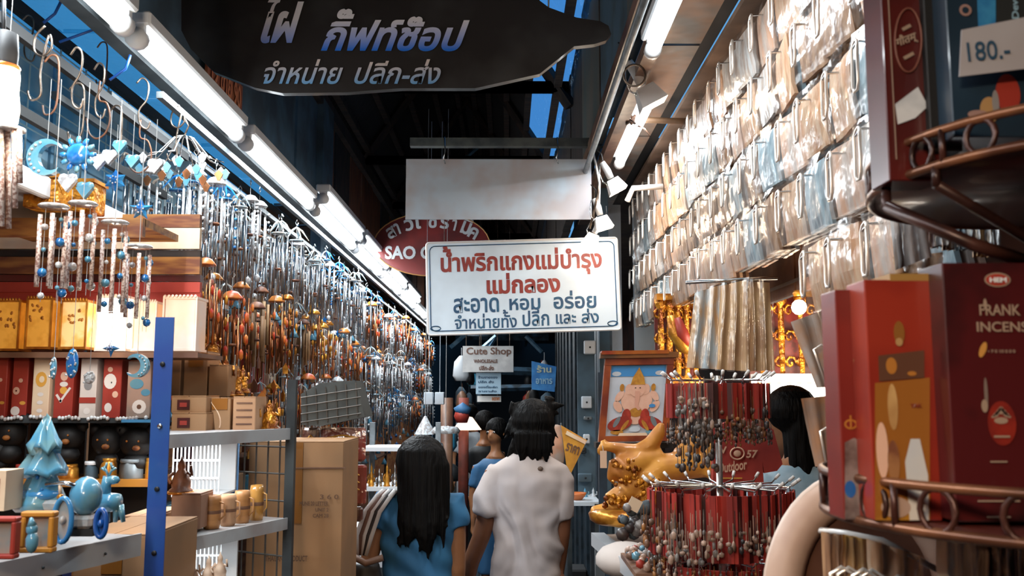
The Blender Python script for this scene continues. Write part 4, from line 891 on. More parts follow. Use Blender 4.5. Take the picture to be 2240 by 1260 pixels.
# tall cartons
t, a, b = cartonbox((528, 968, 752, 1500), 3.02, .3, carton, 'tall brown carton with printed lettering beside the mesh rack', True)
inkm = M('carton_ink', '#6b4c38', rough=.8)
text('lettering', '3 6 0', P(700, 1092, 3.01), 40*S(3), 10*S(3), inkm, t, bold=.02); text('lettering', 'MUNE 20 LETTER', P(655, 1106, 3.01), 62*S(3), 9*S(3), inkm, t, bold=.03)
text('lettering', 'UNIT 2', P(690, 1119, 3.01), 28*S(3), 8*S(3), inkm, t, bold=.02); text('lettering', 'CAM 28', P(684, 1132, 3.01), 34*S(3), 8*S(3), inkm, t, bold=.02)
text('lettering', 'THAILAND PRODUCT', P(580, 1228, 3.01), 90*S(3), 12*S(3), inkm, t, bold=.02)
MB().box((P(690, 1000, 3.01).x, 3.017, P(690, 1024, 3.01).z), (130*S(3), .003, .004)).build('seam', brsh, t)
# dark grey crate, red packs, shelf behind
t = thing('grey_crate', 'dark grey slanted mesh crate above the red packs', 'crate', P(725, 940, 3.35)); Y = 3.35
q = [(658, 862), (700, 838), (776, 832), (798, 912), (702, 932), (660, 930)]
MB().prism([(P(x, y, Y).x, P(x, y, Y).z) for x, y in q[::-1]], .2, (0, Y+.1, 0)).build('body', M('crate_grey', '#4a4d4a', '#3a3d3c', rough=.7, scale=14), t)
for k in range(6): MB().tube([P(668+22*k, 852-3*k, Y-.005), P(672+22*k, 930-4*k, Y-.005)], .0022, 4).build('wire', wg, t)
for k in range(4): MB().tube([P(658, 870+18*k, Y-.007), P(790, 850+18*k, Y-.007)], .0022, 4).build('wire', wg, t)
for i, (q, lb) in enumerate([((700, 936, 798, 1010), 'large red snack pack in a clear wrapper under the grey crate'), ((752, 1018, 800, 1106), 'upright red pack with yellow writing below the large red one'), ((660, 936, 698, 966), 'small dark red pack above the tall carton'), ((755, 1110, 792, 1142), 'dark red pack on the white table')]):
    Y = 3.45; a = P(q[0], q[3], Y); b = P(q[2], q[1], Y); t = thing('red_pack', lb, 'pack', ((a.x+b.x)/2, Y, a.z))
    MB().box(((a.x+b.x)/2, Y+.02, (a.z+b.z)/2), (b.x-a.x, .04, b.z-a.z), bev=.008).build('body', red if i < 2 else dred, t)
    MB().box(((a.x+b.x)/2, Y-.004, (a.z+b.z)/2), (b.x-a.x+.01, .003, b.z-a.z+.008)).build('wrapper', film('pack_film', .12), t)
    for k in range(3 if i < 2 else 1): MB().tube([P(q[0]+14, q[1]+22+16*k, Y-.006), P((q[0]+q[2])/2, q[1]+16+16*k, Y-.006), P(q[2]-14, q[1]+22+16*k, Y-.006)], .003, 4).build('print', yl, t)
t = thing('white_table', 'white table edge behind the woman\'s bag', 'table', P(800, 1150, 4.4)); a = P(752, 1150, 4.4); b = P(860, 1150, 4.4)
MB().box(((a.x+b.x)/2, 4.6, a.z-.01), (b.x-a.x, .5, .02)).build('tabletop', white, t); MB().box(((a.x+b.x)/2, 4.4, a.z-.10), (b.x-a.x, .01, .18)).build('apron', white, t)
for sx in (a.x+.02, b.x-.02): MB().box((sx, 4.6, a.z/2-.01), (.03, .03, a.z-.02)).build('leg', grey, t)
t = thing('far_display', 'white two-tier shelf with gold trinkets between the cartons and the woman', 'shelf', P(880, 1100, 5.2)); Yf = 5.2
for py in (983, 1070, 1160):
    a = P(790, py, Yf); b = P(960, py, Yf); MB().box(((a.x+b.x)/2, Yf+.15, a.z), (b.x-a.x, .3, .022)).build('shelf_board', white, t)
for px in (798, 950): a = P(px, 1000, Yf); MB().box((a.x, Yf+.28, .75), (.03, .03, 1.5)).build('upright', grey, t)
for k in range(16):
    ornate(812+17*(k % 8), 1068-(k//8)*0, 15, 30+12*(k % 3), Yf+.05+.08*(k//8), '%s trinket %s, white two-tier shelf' % (['gold', 'silver'][k % 2], ['in the front row, %s' % ORD[k], 'in the back row, %s' % ORD[k-8]][k//8]), 'trinket', 'trinket', [gold, silver][k % 2])
# cluttered stock deeper along the left stalls
cl = [carton, carton2, M('warm_timber', ''), red, dred, gblue, cream, teal, brsh]
t = thing('stock_shelving', 'long dark timber shelving behind the wind chimes', 'shelving', (-1.72, 7.5, 0))
for z in (.9, 1.3, 1.66, 2.02): MB().box((-1.74, 7.6, z), (.3, 9.6, .02)).build('shelf_board', brsh, t)
for k in range(9): MB().box((-1.60, 3.0+1.15*k, 1.1), (.03, .03, 2.2)).build('upright', dwood, t)
n = 0
for zi, z in enumerate((.91, 1.31, 1.67)):
    y = 3.05; k = 0
    while y < 10.5:
        w_ = R.uniform(.12, .3); h_ = R.uniform(.14, .3); m_ = R.choice(cl)
        o = solo('stock_box', MB().box((0, 0, h_/2), (.2, w_, h_), bev=.004), m_, 'stock box behind the wind chimes, %s along the %s timber shelf' % (ORD[min(k, 28)], ['low', 'middle', 'high'][zi]), 'box', 'stock boxes on the timber shelving', (0, 0, 0)); o.location = (-1.72, y+w_/2, z+.0)
        y += w_+R.uniform(.01, .06)+.02*k*.3; k += 1
# bottom-of-aisle hanging strings of glitter at far left centre

# ------------------------------------------------------------------ people
def wr(amp, f, seed):
    return lambda co: amp*noise.noise(Vector((co.x*f+seed, co.y*f, co.z*f*.45)))
def arm_pts(*p): return [Vector(q) for q in p]
def hand(mb, wrist, d, side, s=1.):
    """relaxed hand hanging from the wrist: palm, four curled fingers and a thumb"""
    wrist = Vector(wrist); d = Vector(d).normalized(); f = Vector((0, 1, 0)); lat = d.cross(f).normalized()
    pe = wrist+d*.085*s; mb.tube([wrist, wrist+d*.03*s, wrist+d*.06*s, pe], [.024*s, .031*s, .035*s, .030*s], 8, sq=.5, up=lat.cross(d))
    for k, L in enumerate((.068, .078, .072, .056)):
        b = pe+f*((k-1.5)*.018*s)-d*.008*s; mb.tube([b, b+d*L*.45*s-Vector((side*.004, 0, 0)), b+d*L*.8*s-Vector((side*.014, 0, 0)), b+d*L*s-Vector((side*.026, 0, 0))], [.0095*s, .0088*s, .008*s, .006*s], 6)
    b = wrist+d*.025*s+f*.025*s; mb.tube([b, b+d*.03*s+f*.02*s, b+d*.06*s+f*.022*s], [.012*s, .0105*s, .008*s], 6)
def head(mb, c, r, yaw, pitch=0.):
    """skull with jaw, nose, ears; yaw 0 looks along +Y (away from the camera), positive turns to the left"""
    Rm = Matrix.Rotation(yaw, 3, 'Z') @ Matrix.Rotation(pitch, 3, 'X'); V = lambda x, y, z: c+Rm @ Vector((x*r, y*r, z*r))
    mb.ball(V(0, -.1, .15), (r*.80, r*.98, r*.92), 16, rot=Rm); mb.ball(V(0, .28, -.38), (r*.58, r*.60, r*.68), 14, rot=Rm)
    mb.tube([V(0, .88, .05), V(0, 1.08, -.28), V(0, .9, -.36)], [r*.07, r*.14, r*.09], 6)
    mb.tube([V(-.25, .80, -.58), V(0, .9, -.60), V(.25, .80, -.58)], [r*.05, r*.09, r*.05], 6)
    for s in (-1, 1): mb.ball(V(s*.84, .02, -.12), (r*.1, r*.2, r*.28), 8, rot=Rm)
    return V, Rm
def eyes(V, Rm, r, t):
    for s in (-1, 1):
        e = MB().ball(V(s*.30, .84, .02), (r*.13, r*.07, r*.08), 8, rot=Rm).build('eye', M('eye_white', '#e6e2dc', rough=.2), t)
        MB().ball(V(s*.30, .90, .02), (r*.06, r*.03, r*.065), 8, rot=Rm).build('iris', black, e)
        MB().tube([V(s*.16, .88, .24), V(s*.30, .90, .29), V(s*.46, .80, .24)], r*.035, 5).build('eyebrow', hairm, t)

# --- man in the white T-shirt
Y = 4.0; s_ = S(Y)
t = thing('person', 'man with spiky black hair in a plain white T-shirt seen from behind', 'person', (P(1155, 900, Y).x, Y, 0))
cx = P(1155, 900, Y).x; hc = P(1160, 935, Y); body = MB()
V, Rm = head(body, Vector((hc.x, Y+.02, hc.z)), .108, .45)
neck = Vector((P(1160, 1000, Y).x, Y, 1.41)); body.tube([neck+Vector((0, 0, .1)), neck, neck+Vector((-.005, -.005, -.09))], [.056, .058, .08], 12)
X = lambda px: P(px, 900, Y).x
body.loft([(cx-.005, Y, .84, .12, .085), (cx-.003, Y, .95, .105, .075), (cx, Y, 1.06, .10, .07), (cx+.002, Y, 1.2, .12, .08), (cx+.004, Y, 1.3, .135, .08), (cx+.006, Y, 1.35, .11, .06), (cx+.006, Y, 1.39, .055, .055)], 20)
la = arm_pts((X(1086), Y, 1.335), (X(1071), Y-.01, 1.19), (X(1054), Y-.01, 1.06), (X(1032), Y+.02, .95), (X(1022), Y+.05, .83))
ra = arm_pts((X(1222), Y, 1.335), (X(1226), Y, 1.2), (X(1226), Y, 1.07), (X(1220), Y+.03, .96), (X(1216), Y+.06, .84))
ar = [.052, .046, .040, .037, .026]
body.tube(la, ar, 10); body.tube(ra, ar, 10); hand(body, la[-1], la[-1]-la[-2], -1); hand(body, ra[-1], ra[-1]-ra[-2], 1)
for s in (-1, 1): body.tube([(cx+s*.07, Y, .9), (cx+s*.085, Y+.02*s, .5), (cx+s*.09, Y-.03*s, .47), (cx+s*.095, Y-.05, .08)], [.085, .062, .058, .038], 12).tube([(cx+s*.095, Y-.06, .05), (cx+s*.105, Y+.10, .035), (cx+s*.105, Y+.16, .03)], [.042, .042, .03], 8)
remeshed('body', body, skin2, t, .009, 5)
eyes(V, Rm, .108, t)
sh = MB()
sh.loft([(cx-.01, Y, .82, .158, .118), (cx-.008, Y, .95, .148, .110), (cx-.004, Y, 1.06, .142, .106), (cx+.0, Y, 1.2, .148, .112), (cx+.004, Y, 1.29, .158, .112), (cx+.006, Y, 1.352, .155, .094), (cx+.006, Y, 1.388, .108, .080), (cx+.006, Y, 1.412, .070, .068)], 26)
sh.tube([la[0]+Vector((.02, 0, .0)), la[0]+Vector((-.008, 0, -.05)), la[1]+Vector((-.002, 0, .03)), la[1]+Vector((-.008, 0, -.035))], [.058, .059, .060, .068], 14)
sh.tube([ra[0]+Vector((-.02, 0, .0)), ra[0]+Vector((.004, 0, -.05)), ra[1]+Vector((.002, 0, .0)), ra[1]+Vector((.002, 0, -.07))], [.058, .059, .058, .061], 14)
cx_m = cx
def fold(co):
    f = math.sin((co.x-cx_m)*38+(co.z)*9+5*noise.noise(co*5)); return .003+.008*noise.noise(Vector((co.x*9+3, co.y*5, co.z*3.0)))+.013*f*abs(f)*max(.15, min(1, (1.34-co.z)/.25))+.006*noise.noise(Vector((co.x*14, 1, co.z*18)))
ts = remeshed('t_shirt', sh, M('tshirt_white', '#c8b8b0', '#bdb2b0', rough=.8, scale=5, detail=1), t, .009, 8, fold)
MB().ball(Vector((X(1180), Y-.094, P(0, 1022, Y).z)), (.012, .006, .010), 8).build('emblem', M('emblem_brown', '#6b5648', rough=.6), t)
MB().tube([neck+Vector((.064*math.cos(2*PI*k/20), .062*math.sin(2*PI*k/20), -.002-.008*math.sin(2*PI*k/20))) for k in range(20)], .006, 6, closed=True).build('collar', M('tshirt_white', ''), t)
tr = MB().loft([(cx, Y, .80, .14, .10), (cx, Y, .90, .12, .085)], 20)
for s in (-1, 1): tr.tube([(cx+s*.065, Y, .84), (cx+s*.085, Y, .5), (cx+s*.095, Y-.03, .1)], [.082, .080, .08], 12)
remeshed('trousers', tr, M('dark_denim', '#20262c', '#171b20', rough=.8, scale=20), t, .012, 3)
hr = MB(); r = .108
hr.ball(V(0, -.18, .24), (r*.90, r*.98, r*.94), 16, rot=Rm); hr.ball(V(.05, -.45, -.25), (r*.80, r*.62, r*.85), 14, rot=Rm)
for k in range(90):
    a = R.uniform(PI*1.0, PI*2.0); z = R.uniform(-.7, .9); b = V(.75*math.cos(a)*math.sqrt(max(.1, 1-z*z*.6)), .1+.75*math.sin(a)*.9, z)
    out = (b-V(0, 0, 0)).normalized()*.035+Vector((R.uniform(-.012, .016), R.uniform(-.01, .0), R.uniform(-.05, -.01)))
    hr.tube([b-out*.3, b+out*.5, b+out*1.1+Vector((0, 0, -.012))], [.02, .013, .002], 5)
for k in range(16):   # longer strands down the nape
    x = X(1150+R.uniform(-18, 48)); hr.tube([(x, Y-.085, 1.50), (x+.004, Y-.085, 1.43), (x+R.uniform(-.0, .015), Y-.078, R.uniform(1.36, 1.41))], [.02, .016, .002], 5)
for q in ((1200, 892, 1238, 886), (1198, 902, 1226, 906), (1195, 878, 1216, 872), (1128, 885, 1112, 905), (1125, 925, 1114, 945)):
    hr.tube([P(q[0], q[1], Y), P((q[0]+q[2])/2, (q[1]+q[3])/2-2, Y), P(q[2], q[3], Y)], [.03, .016, .002], 6)
remeshed('hair', hr, hairm, t, .0065, 1)

# --- woman in the blue top with a striped bag strap
Y = 3.7; s_ = S(Y); cx = P(918, 900, Y).x; X = lambda px: P(px, 900, Y).x; Z = lambda py: P(900, py, Y).z
t = thing('person', 'woman with long black hair and a blue top carrying a shoulder bag', 'person', (cx, Y, 0))
body = MB(); hc = Vector((X(925), Y+.02, Z(1018))); V, Rm = head(body, hc, .102, -.35)
neck = Vector((X(920), Y, 1.285)); body.tube([neck+Vector((0, .01, .09)), neck, neck+Vector((0, 0, -.08))], [.05, .05, .075], 12)
body.loft([(cx, Y, .76, .15, .11), (cx, Y, .86, .135, .1), (cx, Y, .98, .118, .085), (cx, Y, 1.1, .135, .095), (cx, Y, 1.19, .142, .095), (cx, Y, 1.245, .12, .075), (cx, Y, 1.28, .055, .055)], 20)
la = arm_pts((X(842), Y, 1.225), (X(822), Y-.01, 1.1), (X(812), Y-.02, .97), (X(812), Y+.05, .86), (X(822), Y+.10, .76))
ra = arm_pts((X(996), Y, 1.225), (X(1000), Y, 1.1), (X(1003), Y, .98), (X(1000), Y+.04, .86), (X(996), Y+.08, .75))
ar = [.044, .040, .034, .030, .022]
body.tube(la, ar, 10); body.tube(ra, ar, 10); hand(body, la[-1], la[-1]-la[-2], -1, .9); hand(body, ra[-1], ra[-1]-ra[-2], 1, .9)
for s in (-1, 1): body.tube([(cx+s*.07, Y, .8), (cx+s*.08, Y, .45), (cx+s*.08, Y, .42), (cx+s*.085, Y-.03, .07)], [.085, .06, .056, .035], 12).tube([(cx+s*.085, Y-.04, .045), (cx+s*.09, Y+.09, .03), (cx+s*.09, Y+.14, .025)], [.036, .036, .026], 8)
remeshed('body', body, skin, t, .009, 5); eyes(V, Rm, .102, t)
sh = MB(); sh.loft([(cx, Y, .78, .165, .125), (cx, Y, .88, .148, .11), (cx, Y, .98, .138, .10), (cx, Y, 1.1, .150, .108), (cx, Y, 1.18, .155, .105), (cx, Y, 1.235, .140, .088), (cx, Y, 1.262, .085, .07)], 24)
for A_ in (la, ra): sh.tube([A_[0]+Vector(((cx-A_[0].x)*.3, 0, .0)), A_[0]+Vector((0, 0, .004)), A_[0].lerp(A_[1], .3), A_[0].lerp(A_[1], .72)], [.060, .061, .060, .060], 12)
remeshed('blue_top', sh, M('blue_cotton', '#3f7fa8', '#356f9a', rough=.75, scale=5, detail=1), t, .009, 8, lambda co: .009*noise.noise(Vector((co.x*8, co.y*6, co.z*9+co.x*10)))+.004*math.sin(co.z*60+co.x*40))
tr = MB().loft([(cx, Y, .76, .16, .12), (cx, Y, .86, .14, .105)], 20)
for s in (-1, 1): tr.tube([(cx+s*.075, Y, .8), (cx+s*.085, Y, .45), (cx+s*.085, Y-.02, .08)], [.095, .075, .07], 12)
remeshed('trousers', tr, M('dark_denim', ''), t, .012, 3)
hr = MB(); r = .102
hr.ball(V(0, -.15, .2), (r*.99, r*1.12, r*1.0), 16, rot=Rm)
hr.loft([(X(945), Y-.075, Z(1165), .055, .02), (X(938), Y-.07, Z(1135), .085, .035), (X(935), Y-.055, Z(1090), .092, .055), (X(930), Y-.03, Z(1040), .100, .08), (X(926), Y-.01, Z(1010), .100, .09)], 20)
for k in range(70):
    a = R.uniform(PI*1.02, PI*1.98); px = 932+52*math.cos(a); y_ = Y-.045+.065*math.sin(a); end = R.choice([1150, 1170, 1185, 1210])-abs(px-940)*.5+R.uniform(-12, 12)
    hr.tube([(X(926+(px-932)*.35), Y-.02+(y_-Y)*.4, Z(962)), (X(926+(px-932)*.8), y_-.004, Z(985)), (X(px), y_-.006, Z(1015)), (X(px+2), y_-.008, Z(1080)), (X(px+R.uniform(-2, 6)), y_-.02, Z((1080+end)/2+20)), (X(px+R.uniform(-2, 8)), Y-.115, Z(end))], [.012, .015, .015, .014, .012, .0015], 5)
remeshed('hair', hr, hairm, t, .0065, 1)
# bag
t = thing('shoulder_bag', 'dark shoulder bag with brown and white striped straps under the woman\'s left arm', 'bag', (X(800), Y-.09, .72))
bm_ = MB().loft([(X(800), Y-.10, .66, .085, .05), (X(800), Y-.10, .80, .095, .06), (X(805), Y-.10, .95, .085, .05), (X(808), Y-.10, 1.02, .065, .035)], 18)
remeshed('bag_body', bm_, M('dark_bag', '#2c2a2a', '#3a3634', rough=.5, scale=8), t, .01, 4)
stripm = [M('strap_white', '#cfcac6', rough=.6), M('strap_brown', '#6b4a3c', rough=.6), M('strap_dark', '#2c2424', rough=.6)]
for j, off in enumerate((-14, -5, 3, 11, 18)):
    pts = [P(790+off*.5, 1215, Y-.14), P(795+off, 1170, Y-.13), P(812+off, 1120, Y-.125), P(838+off*.9, 1085, Y-.11), P(850+off*.8, 1073, Y-.05), P(856+off*.8, 1076, Y+.03)]
    MB().tube(pts, .0105, 6, sq=.45).build('strap', stripm[[0, 1, 0, 2, 0][j]], t)
MB().tube([P(762, 1212, Y-.165), P(800, 1232, Y-.17), P(838, 1220, Y-.165)], .013, 8).build('rim_band', M('band_tan', '#8a6a58', rough=.5), t)

# --- woman with long hair on the right, behind the bags
Y = 3.9; X = lambda px: P(px, 900, Y).x; Z = lambda py: P(900, py, Y).z; cx = X(1745)
t = thing('person', 'woman with long straight black hair behind the red T-shirt, facing right', 'person', (cx, Y, 0))
body = MB(); hc = Vector((X(1738), Y, Z(905))); V, Rm = head(body, hc, .102, -1.2)
body.tube([hc+Vector((0, 0, -.05)), hc+Vector((0, 0, -.17)), hc+Vector((0, 0, -.24))], [.05, .05, .08], 12)
body.loft([(cx, Y, .8, .15, .11), (cx, Y, 1.0, .12, .09), (cx, Y, 1.2, .14, .1), (cx, Y, 1.32, .15, .09), (cx, Y, 1.38, .09, .07)], 20)
for s in (-1, 1):
    pts = arm_pts((cx+s*.16, Y, 1.32), (cx+s*.19, Y, 1.1), (cx+s*.17, Y-.10, .98), (cx+s*.10, Y-.22, 1.0)); body.tube(pts, [.044, .036, .032, .022], 10); hand(body, pts[-1], Vector((-s*.6, -.6, .1)), s, .9)
    body.tube([(cx+s*.07, Y, .82), (cx+s*.08, Y, .45), (cx+s*.085, Y, .08)], [.085, .06, .036], 12).tube([(cx+s*.085, Y, .045), (cx+s*.09, Y+.12, .03)], [.036, .03], 8)
remeshed('body', body, skin, t, .01, 5); eyes(V, Rm, .102, t)
sh = MB().loft([(cx, Y, .78, .165, .125), (cx, Y, 1.0, .138, .105), (cx, Y, 1.2, .155, .115), (cx, Y, 1.31, .165, .10), (cx, Y, 1.37, .11, .08)], 22)
for s in (-1, 1): sh.tube([(cx+s*.13, Y, 1.32), (cx+s*.165, Y, 1.26), (cx+s*.185, Y, 1.17)], [.055, .06, .062], 12)
remeshed('blouse', sh, M('pale_blue_blouse', '#b9d2e0', '#8fb4c8', rough=.7, scale=8), t, .011, 6)
tr = MB()
for s in (-1, 1): tr.tube([(cx+s*.07, Y, .85), (cx+s*.085, Y, .45), (cx+s*.085, Y, .08)], [.10, .075, .07], 12)
remeshed('trousers', tr, M('dark_denim', ''), t, .012, 3)
hr = MB().ball(V(0, -.15, .2), (.102, .115, .102), 16, rot=Rm)
for k in range(70):
    a = R.uniform(0, 2*PI); x = X(1742)+.05*math.cos(a); y_ = Y-.02+.07*math.sin(a); e = R.uniform(1010, 1065)
    hr.tube([(x*.4+hc.x*.6, y_, Z(880)), (x, y_, Z(940)), (x+R.uniform(-.01, .03), y_, Z(e))], [.02, .017, .003], 5)
remeshed('hair', hr, hairm, t, .0075, 1)

# ------------------------------------------------------------------ right: wall of clear bags
XB = .80
t = thing('hook_board', 'brown hook board behind the rows of clear bags', 'board', (.99, 3.5, 1.8))
for k in range(5): MB().box((.995, 1.9+.8*k, 2.42), (.02, .78, .84)).build('panel', M('brown_pegboard', '#8a6248', '#6b4630', rough=.6, scale=6), t)
for z in (2.04, 2.24, 2.44, 2.64, 2.84): MB().box((.975, 3.5, z+.0), (.012, 4.0, .012)).build('hook_bar', chrome, t)
pf = film('bag_film', .17, (1, 1, 1), .35, 11); pf2 = film('loose_film', .10, (1, 1, 1), .25, 9)
cont = [M('paper_cream', '#d8b898', '#c8936a', rough=.5, scale=16, stretch=(1, 3, .6), lo=.4, hi=.62, coat=.3, bump=.15, bscale=12),
        M('paper_white', '#d6d8d8', '#b4a498', rough=.4, scale=14, stretch=(1, 3, .6), coat=.35, bump=.15, bscale=12),
        M('paper_blue', '#9fbcc8', '#7d94a0', rough=.4, scale=14, stretch=(1, 3, .6), coat=.35, bump=.15, bscale=12),
        M('paper_brown', '#a88260', '#7f5c44', rough=.5, scale=12, stretch=(1, 3, .6), coat=.3, bump=.15, bscale=12),
        M('paper_peach', '#e0b090', '#d8c8bc', rough=.45, scale=10, stretch=(1, 3, .6), coat=.3, bump=.15, bscale=12)]
def bagproto(k):
    """clear bag stack, origin at its hook hole; extends down; face towards -x"""
    r = random.Random(50+k); t = thing('clear_bag', '', 'bag', (0, 0, 0)); H = .168; W_ = .172
    J = [r.uniform(-.006, .006) for _ in range(12)]
    n = 3
    for q in range(n):
        x0 = -.022*q; vs = []; NI, NJ = 5, 5
        for i in range(NI+1):
            for j in range(NJ+1):
                u = i/NI-.5; v = j/NJ; vs.append((x0-.008*math.sin(PI*v)*(1-abs(u))+r.uniform(-.002, .002)-.012*(1-v), u*W_*.93+r.uniform(-.002, .002), -.012-H*.95*v))
        fs = [(i*(NJ+1)+j, (i+1)*(NJ+1)+j, (i+1)*(NJ+1)+j+1, i*(NJ+1)+j+1) for i in range(NI) for j in range(NJ)]
        m = len(vs); vs2 = [(a+.010, b, c) for a, b, c in vs]; allv = vs+vs2; f2 = fs+[tuple(i+m for i in f[::-1]) for f in fs]
        ring = [i*(NJ+1) for i in range(NI+1)]+[NI*(NJ+1)+j for j in range(1, NJ+1)]+[i*(NJ+1)+NJ for i in range(NI-1, -1, -1)]+[j for j in range(NJ-1, 0, -1)]
        f2 += [(ring[i], ring[(i+1) % len(ring)], ring[(i+1) % len(ring)]+m, ring[i]+m) for i in range(len(ring))]
        MB().add(allv, f2, 0, False).build('card', cont[(k+(q == 1)*2) % 5] if q != 2 else cont[(k*3) % 5], t)
    mb = MB(); vs = []; NI, NJ = 6, 6
    for i in range(NI+1):
        for j in range(NJ+1):
            u = i/NI-.5; v = j/NJ; vs.append((-.060-.012*math.sin(PI*v)+r.uniform(-.004, .004)-.014*(1-v)*(r.random()), u*W_*1.03, .0-H*1.04*v))
    fs = [(i*(NJ+1)+j, (i+1)*(NJ+1)+j, (i+1)*(NJ+1)+j+1, i*(NJ+1)+j+1) for i in range(NI) for j in range(NJ)]
    mb.add(vs, fs, 0, True)
    b0 = [0, NJ, NI*(NJ+1), NI*(NJ+1)+NJ]
    mb.add([vs[0], vs[NJ], (.012, -W_*.51, -H*1.0), (.012, -W_*.51, -.005)], [(0, 1, 2, 3)]); mb.add([vs[NI*(NJ+1)], vs[NI*(NJ+1)+NJ], (.012, W_*.51, -H*1.0), (.012, W_*.51, -.005)], [(0, 1, 2, 3)])
    mb.add([vs[NJ], vs[NI*(NJ+1)+NJ], (.012, W_*.51, -H*1.0), (.012, -W_*.51, -H*1.0)], [(0, 1, 2, 3)])
    mb.build('plastic_sleeve', pf, t)
    return t
def hookproto():
    t = thing('display_hook', '', 'hook', (0, 0, 0))
    MB().tube([(.16, 0, .004), (-.03, 0, 0), (-.085, 0, -.004), (-.095, 0, -.02)], .0028, 6).build('arm', chrome, t)
    pts = [(-.092, -.013, -.10), (-.092, -.016, -.02), (-.090, -.010, -.006), (-.088, 0, 0), (-.090, .010, -.006), (-.092, .016, -.02), (-.092, .016, -.10), (-.092, .010, -.112), (-.092, -.008, -.112)]
    MB().tube(pts, .0036, 6, closed=True).build('price_loop', M('bright_chrome', '#f4eae0', rough=.3, metal=.6), t)
    return t
bp = [bagproto(k) for k in range(7)]; hp = hookproto(); used = set(); hused = False
RW = ['top', 'second', 'third', 'fourth', 'lowest']
n = 0
for row, zt in enumerate((2.835, 2.64, 2.44, 2.245, 2.045)):
    for k in range(20):
        y = 1.66+.198*k
        if row == 4 and not (y < 2.35): continue
        kk = R.randrange(7); loc = (XB+.03+R.uniform(-.008, .008), y+R.uniform(-.008, .008), zt)
        pos = '%s in the %s row' % (ORD[k], RW[row]); sz = R.uniform(.97, 1.06)
        lb = 'clear bag of %s cards hanging from the right-hand board, %s' % (['cream', 'white', 'blue', 'brown', 'peach', 'cream', 'white'][kk], pos)
        rz = R.uniform(-.10, .10)
        if kk not in used: used.add(kk); o = bp[kk]; o.location = loc; o['label'] = lb; o['group'] = 'clear bags on the right-hand hook board'; o.rotation_euler = (0, 0, rz)
        else: dup(bp[kk], loc, lb, rz, sz, 'clear bags on the right-hand hook board')
        hl = 'chrome price hook holding the clear bag, %s' % pos; hloc = (loc[0]-.005, loc[1]+.0, zt-.035)
        if not hused: hused = True; hp.location = hloc; hp['label'] = hl; hp['group'] = 'price hooks on the right-hand board'
        else: dup(hp, hloc, hl, 0, 1.0, 'price hooks on the right-hand board')
# slanted bags hanging lower at the right
def slant(q, Y, m_, label, hook=True):
    pts = [P(x, y, Y) for x, y in q]; c = sum(pts, Vector())/4; t = thing('slanted_bag', label, 'bag', pts[0])
    sd = R.uniform(0, 9)
    for nm, mm, gr, off, am in (('card', m_, 1., 0., .007), ('plastic_sleeve', pf2, 1.04, -.022, .010)):
        NI, NJ = 14, 6; vs = []
        for i in range(NI+1):
            for j in range(NJ+1):
                u, v = i/NI, j/NJ; p = pts[0].lerp(pts[1], u).lerp(pts[3].lerp(pts[2], u), v); p = c+(p-c)*gr
                vs.append((p.x, Y+off+am*math.sin(u*15+sd+v*1.5)*(.4+.6*v)+am*.6*noise.noise(Vector((u*6, v*4, sd))), p.z))
        fs = [(i*(NJ+1)+j, i*(NJ+1)+j+1, (i+1)*(NJ+1)+j+1, (i+1)*(NJ+1)+j) for i in range(NI) for j in range(NJ)]; mb = MB().add(vs, fs, 0, True)
        if nm == 'card': mb.add([(a, b+.012, d) for a, b, d in vs], [f[::-1] for f in fs], 0, True)
        mb.build(nm, mm, t)
    if hook:
        for a, b in ((.35, .55), (.72, .55)):
            x0 = pts[0].lerp(pts[1], a); z0 = pts[3].lerp(pts[2], a); tt = x0.lerp(z0, .42); bb = x0.lerp(z0, .95)
            MB().tube([bb+Vector((-.012, -.03, 0)), tt+Vector((-.014, -.03, -.008)), tt+Vector((0, -.03, 0)), tt+Vector((.014, -.03, -.008)), bb+Vector((.012, -.03, 0))], .0026, 6).build('price_loop', M('bright_chrome', ''), t)
slant([(1735, 703), (1822, 672), (1850, 845), (1790, 848)], 1.75, M('bag_grey', '#b4aca8', '#b8947a', rough=.5, scale=14, coat=.2), 'slanted grey clear bag below the lowest row, left of the red boxes')
slant([(1806, 668), (1860, 655), (1862, 850), (1840, 850)], 1.6, cont[1], 'narrow clear bag between the slanted grey bag and the red box', False)
slant([(1757, 872), (1850, 862), (1850, 1020), (1790, 1022)], 1.7, M('bag_brown', '#b0805c', '#948074', rough=.5, scale=14, coat=.2), 'slanted brown clear bag under the grey slanted one')
slant([(1955, 470), (2010, 440), (2040, 560), (1962, 590)], 1.35, cont[1], 'clear bag with peach blossoms behind the upper tray brace', False)
for i, (x0, x1, y0, y1, m_) in enumerate([(2095, 2128, 440, 545, cont[2]), (2130, 2170, 432, 560, M('paper_yellow', '#c8963c', '#a87c50', rough=.5, scale=10)), (2030, 2060, 450, 540, dred), (2062, 2092, 445, 545, cont[3]), (1960, 2060, 560, 598, cont[0])]):
    slant([(x0, y0), (x1, y0-8), (x1+3, y1), (x0+4, y1)], 1.4+.01*i, m_, ['blue tinted', 'yellow and tan', 'dark red', 'brown', 'cream lying'][i]+' packet behind the brace of the upper round tray', False)

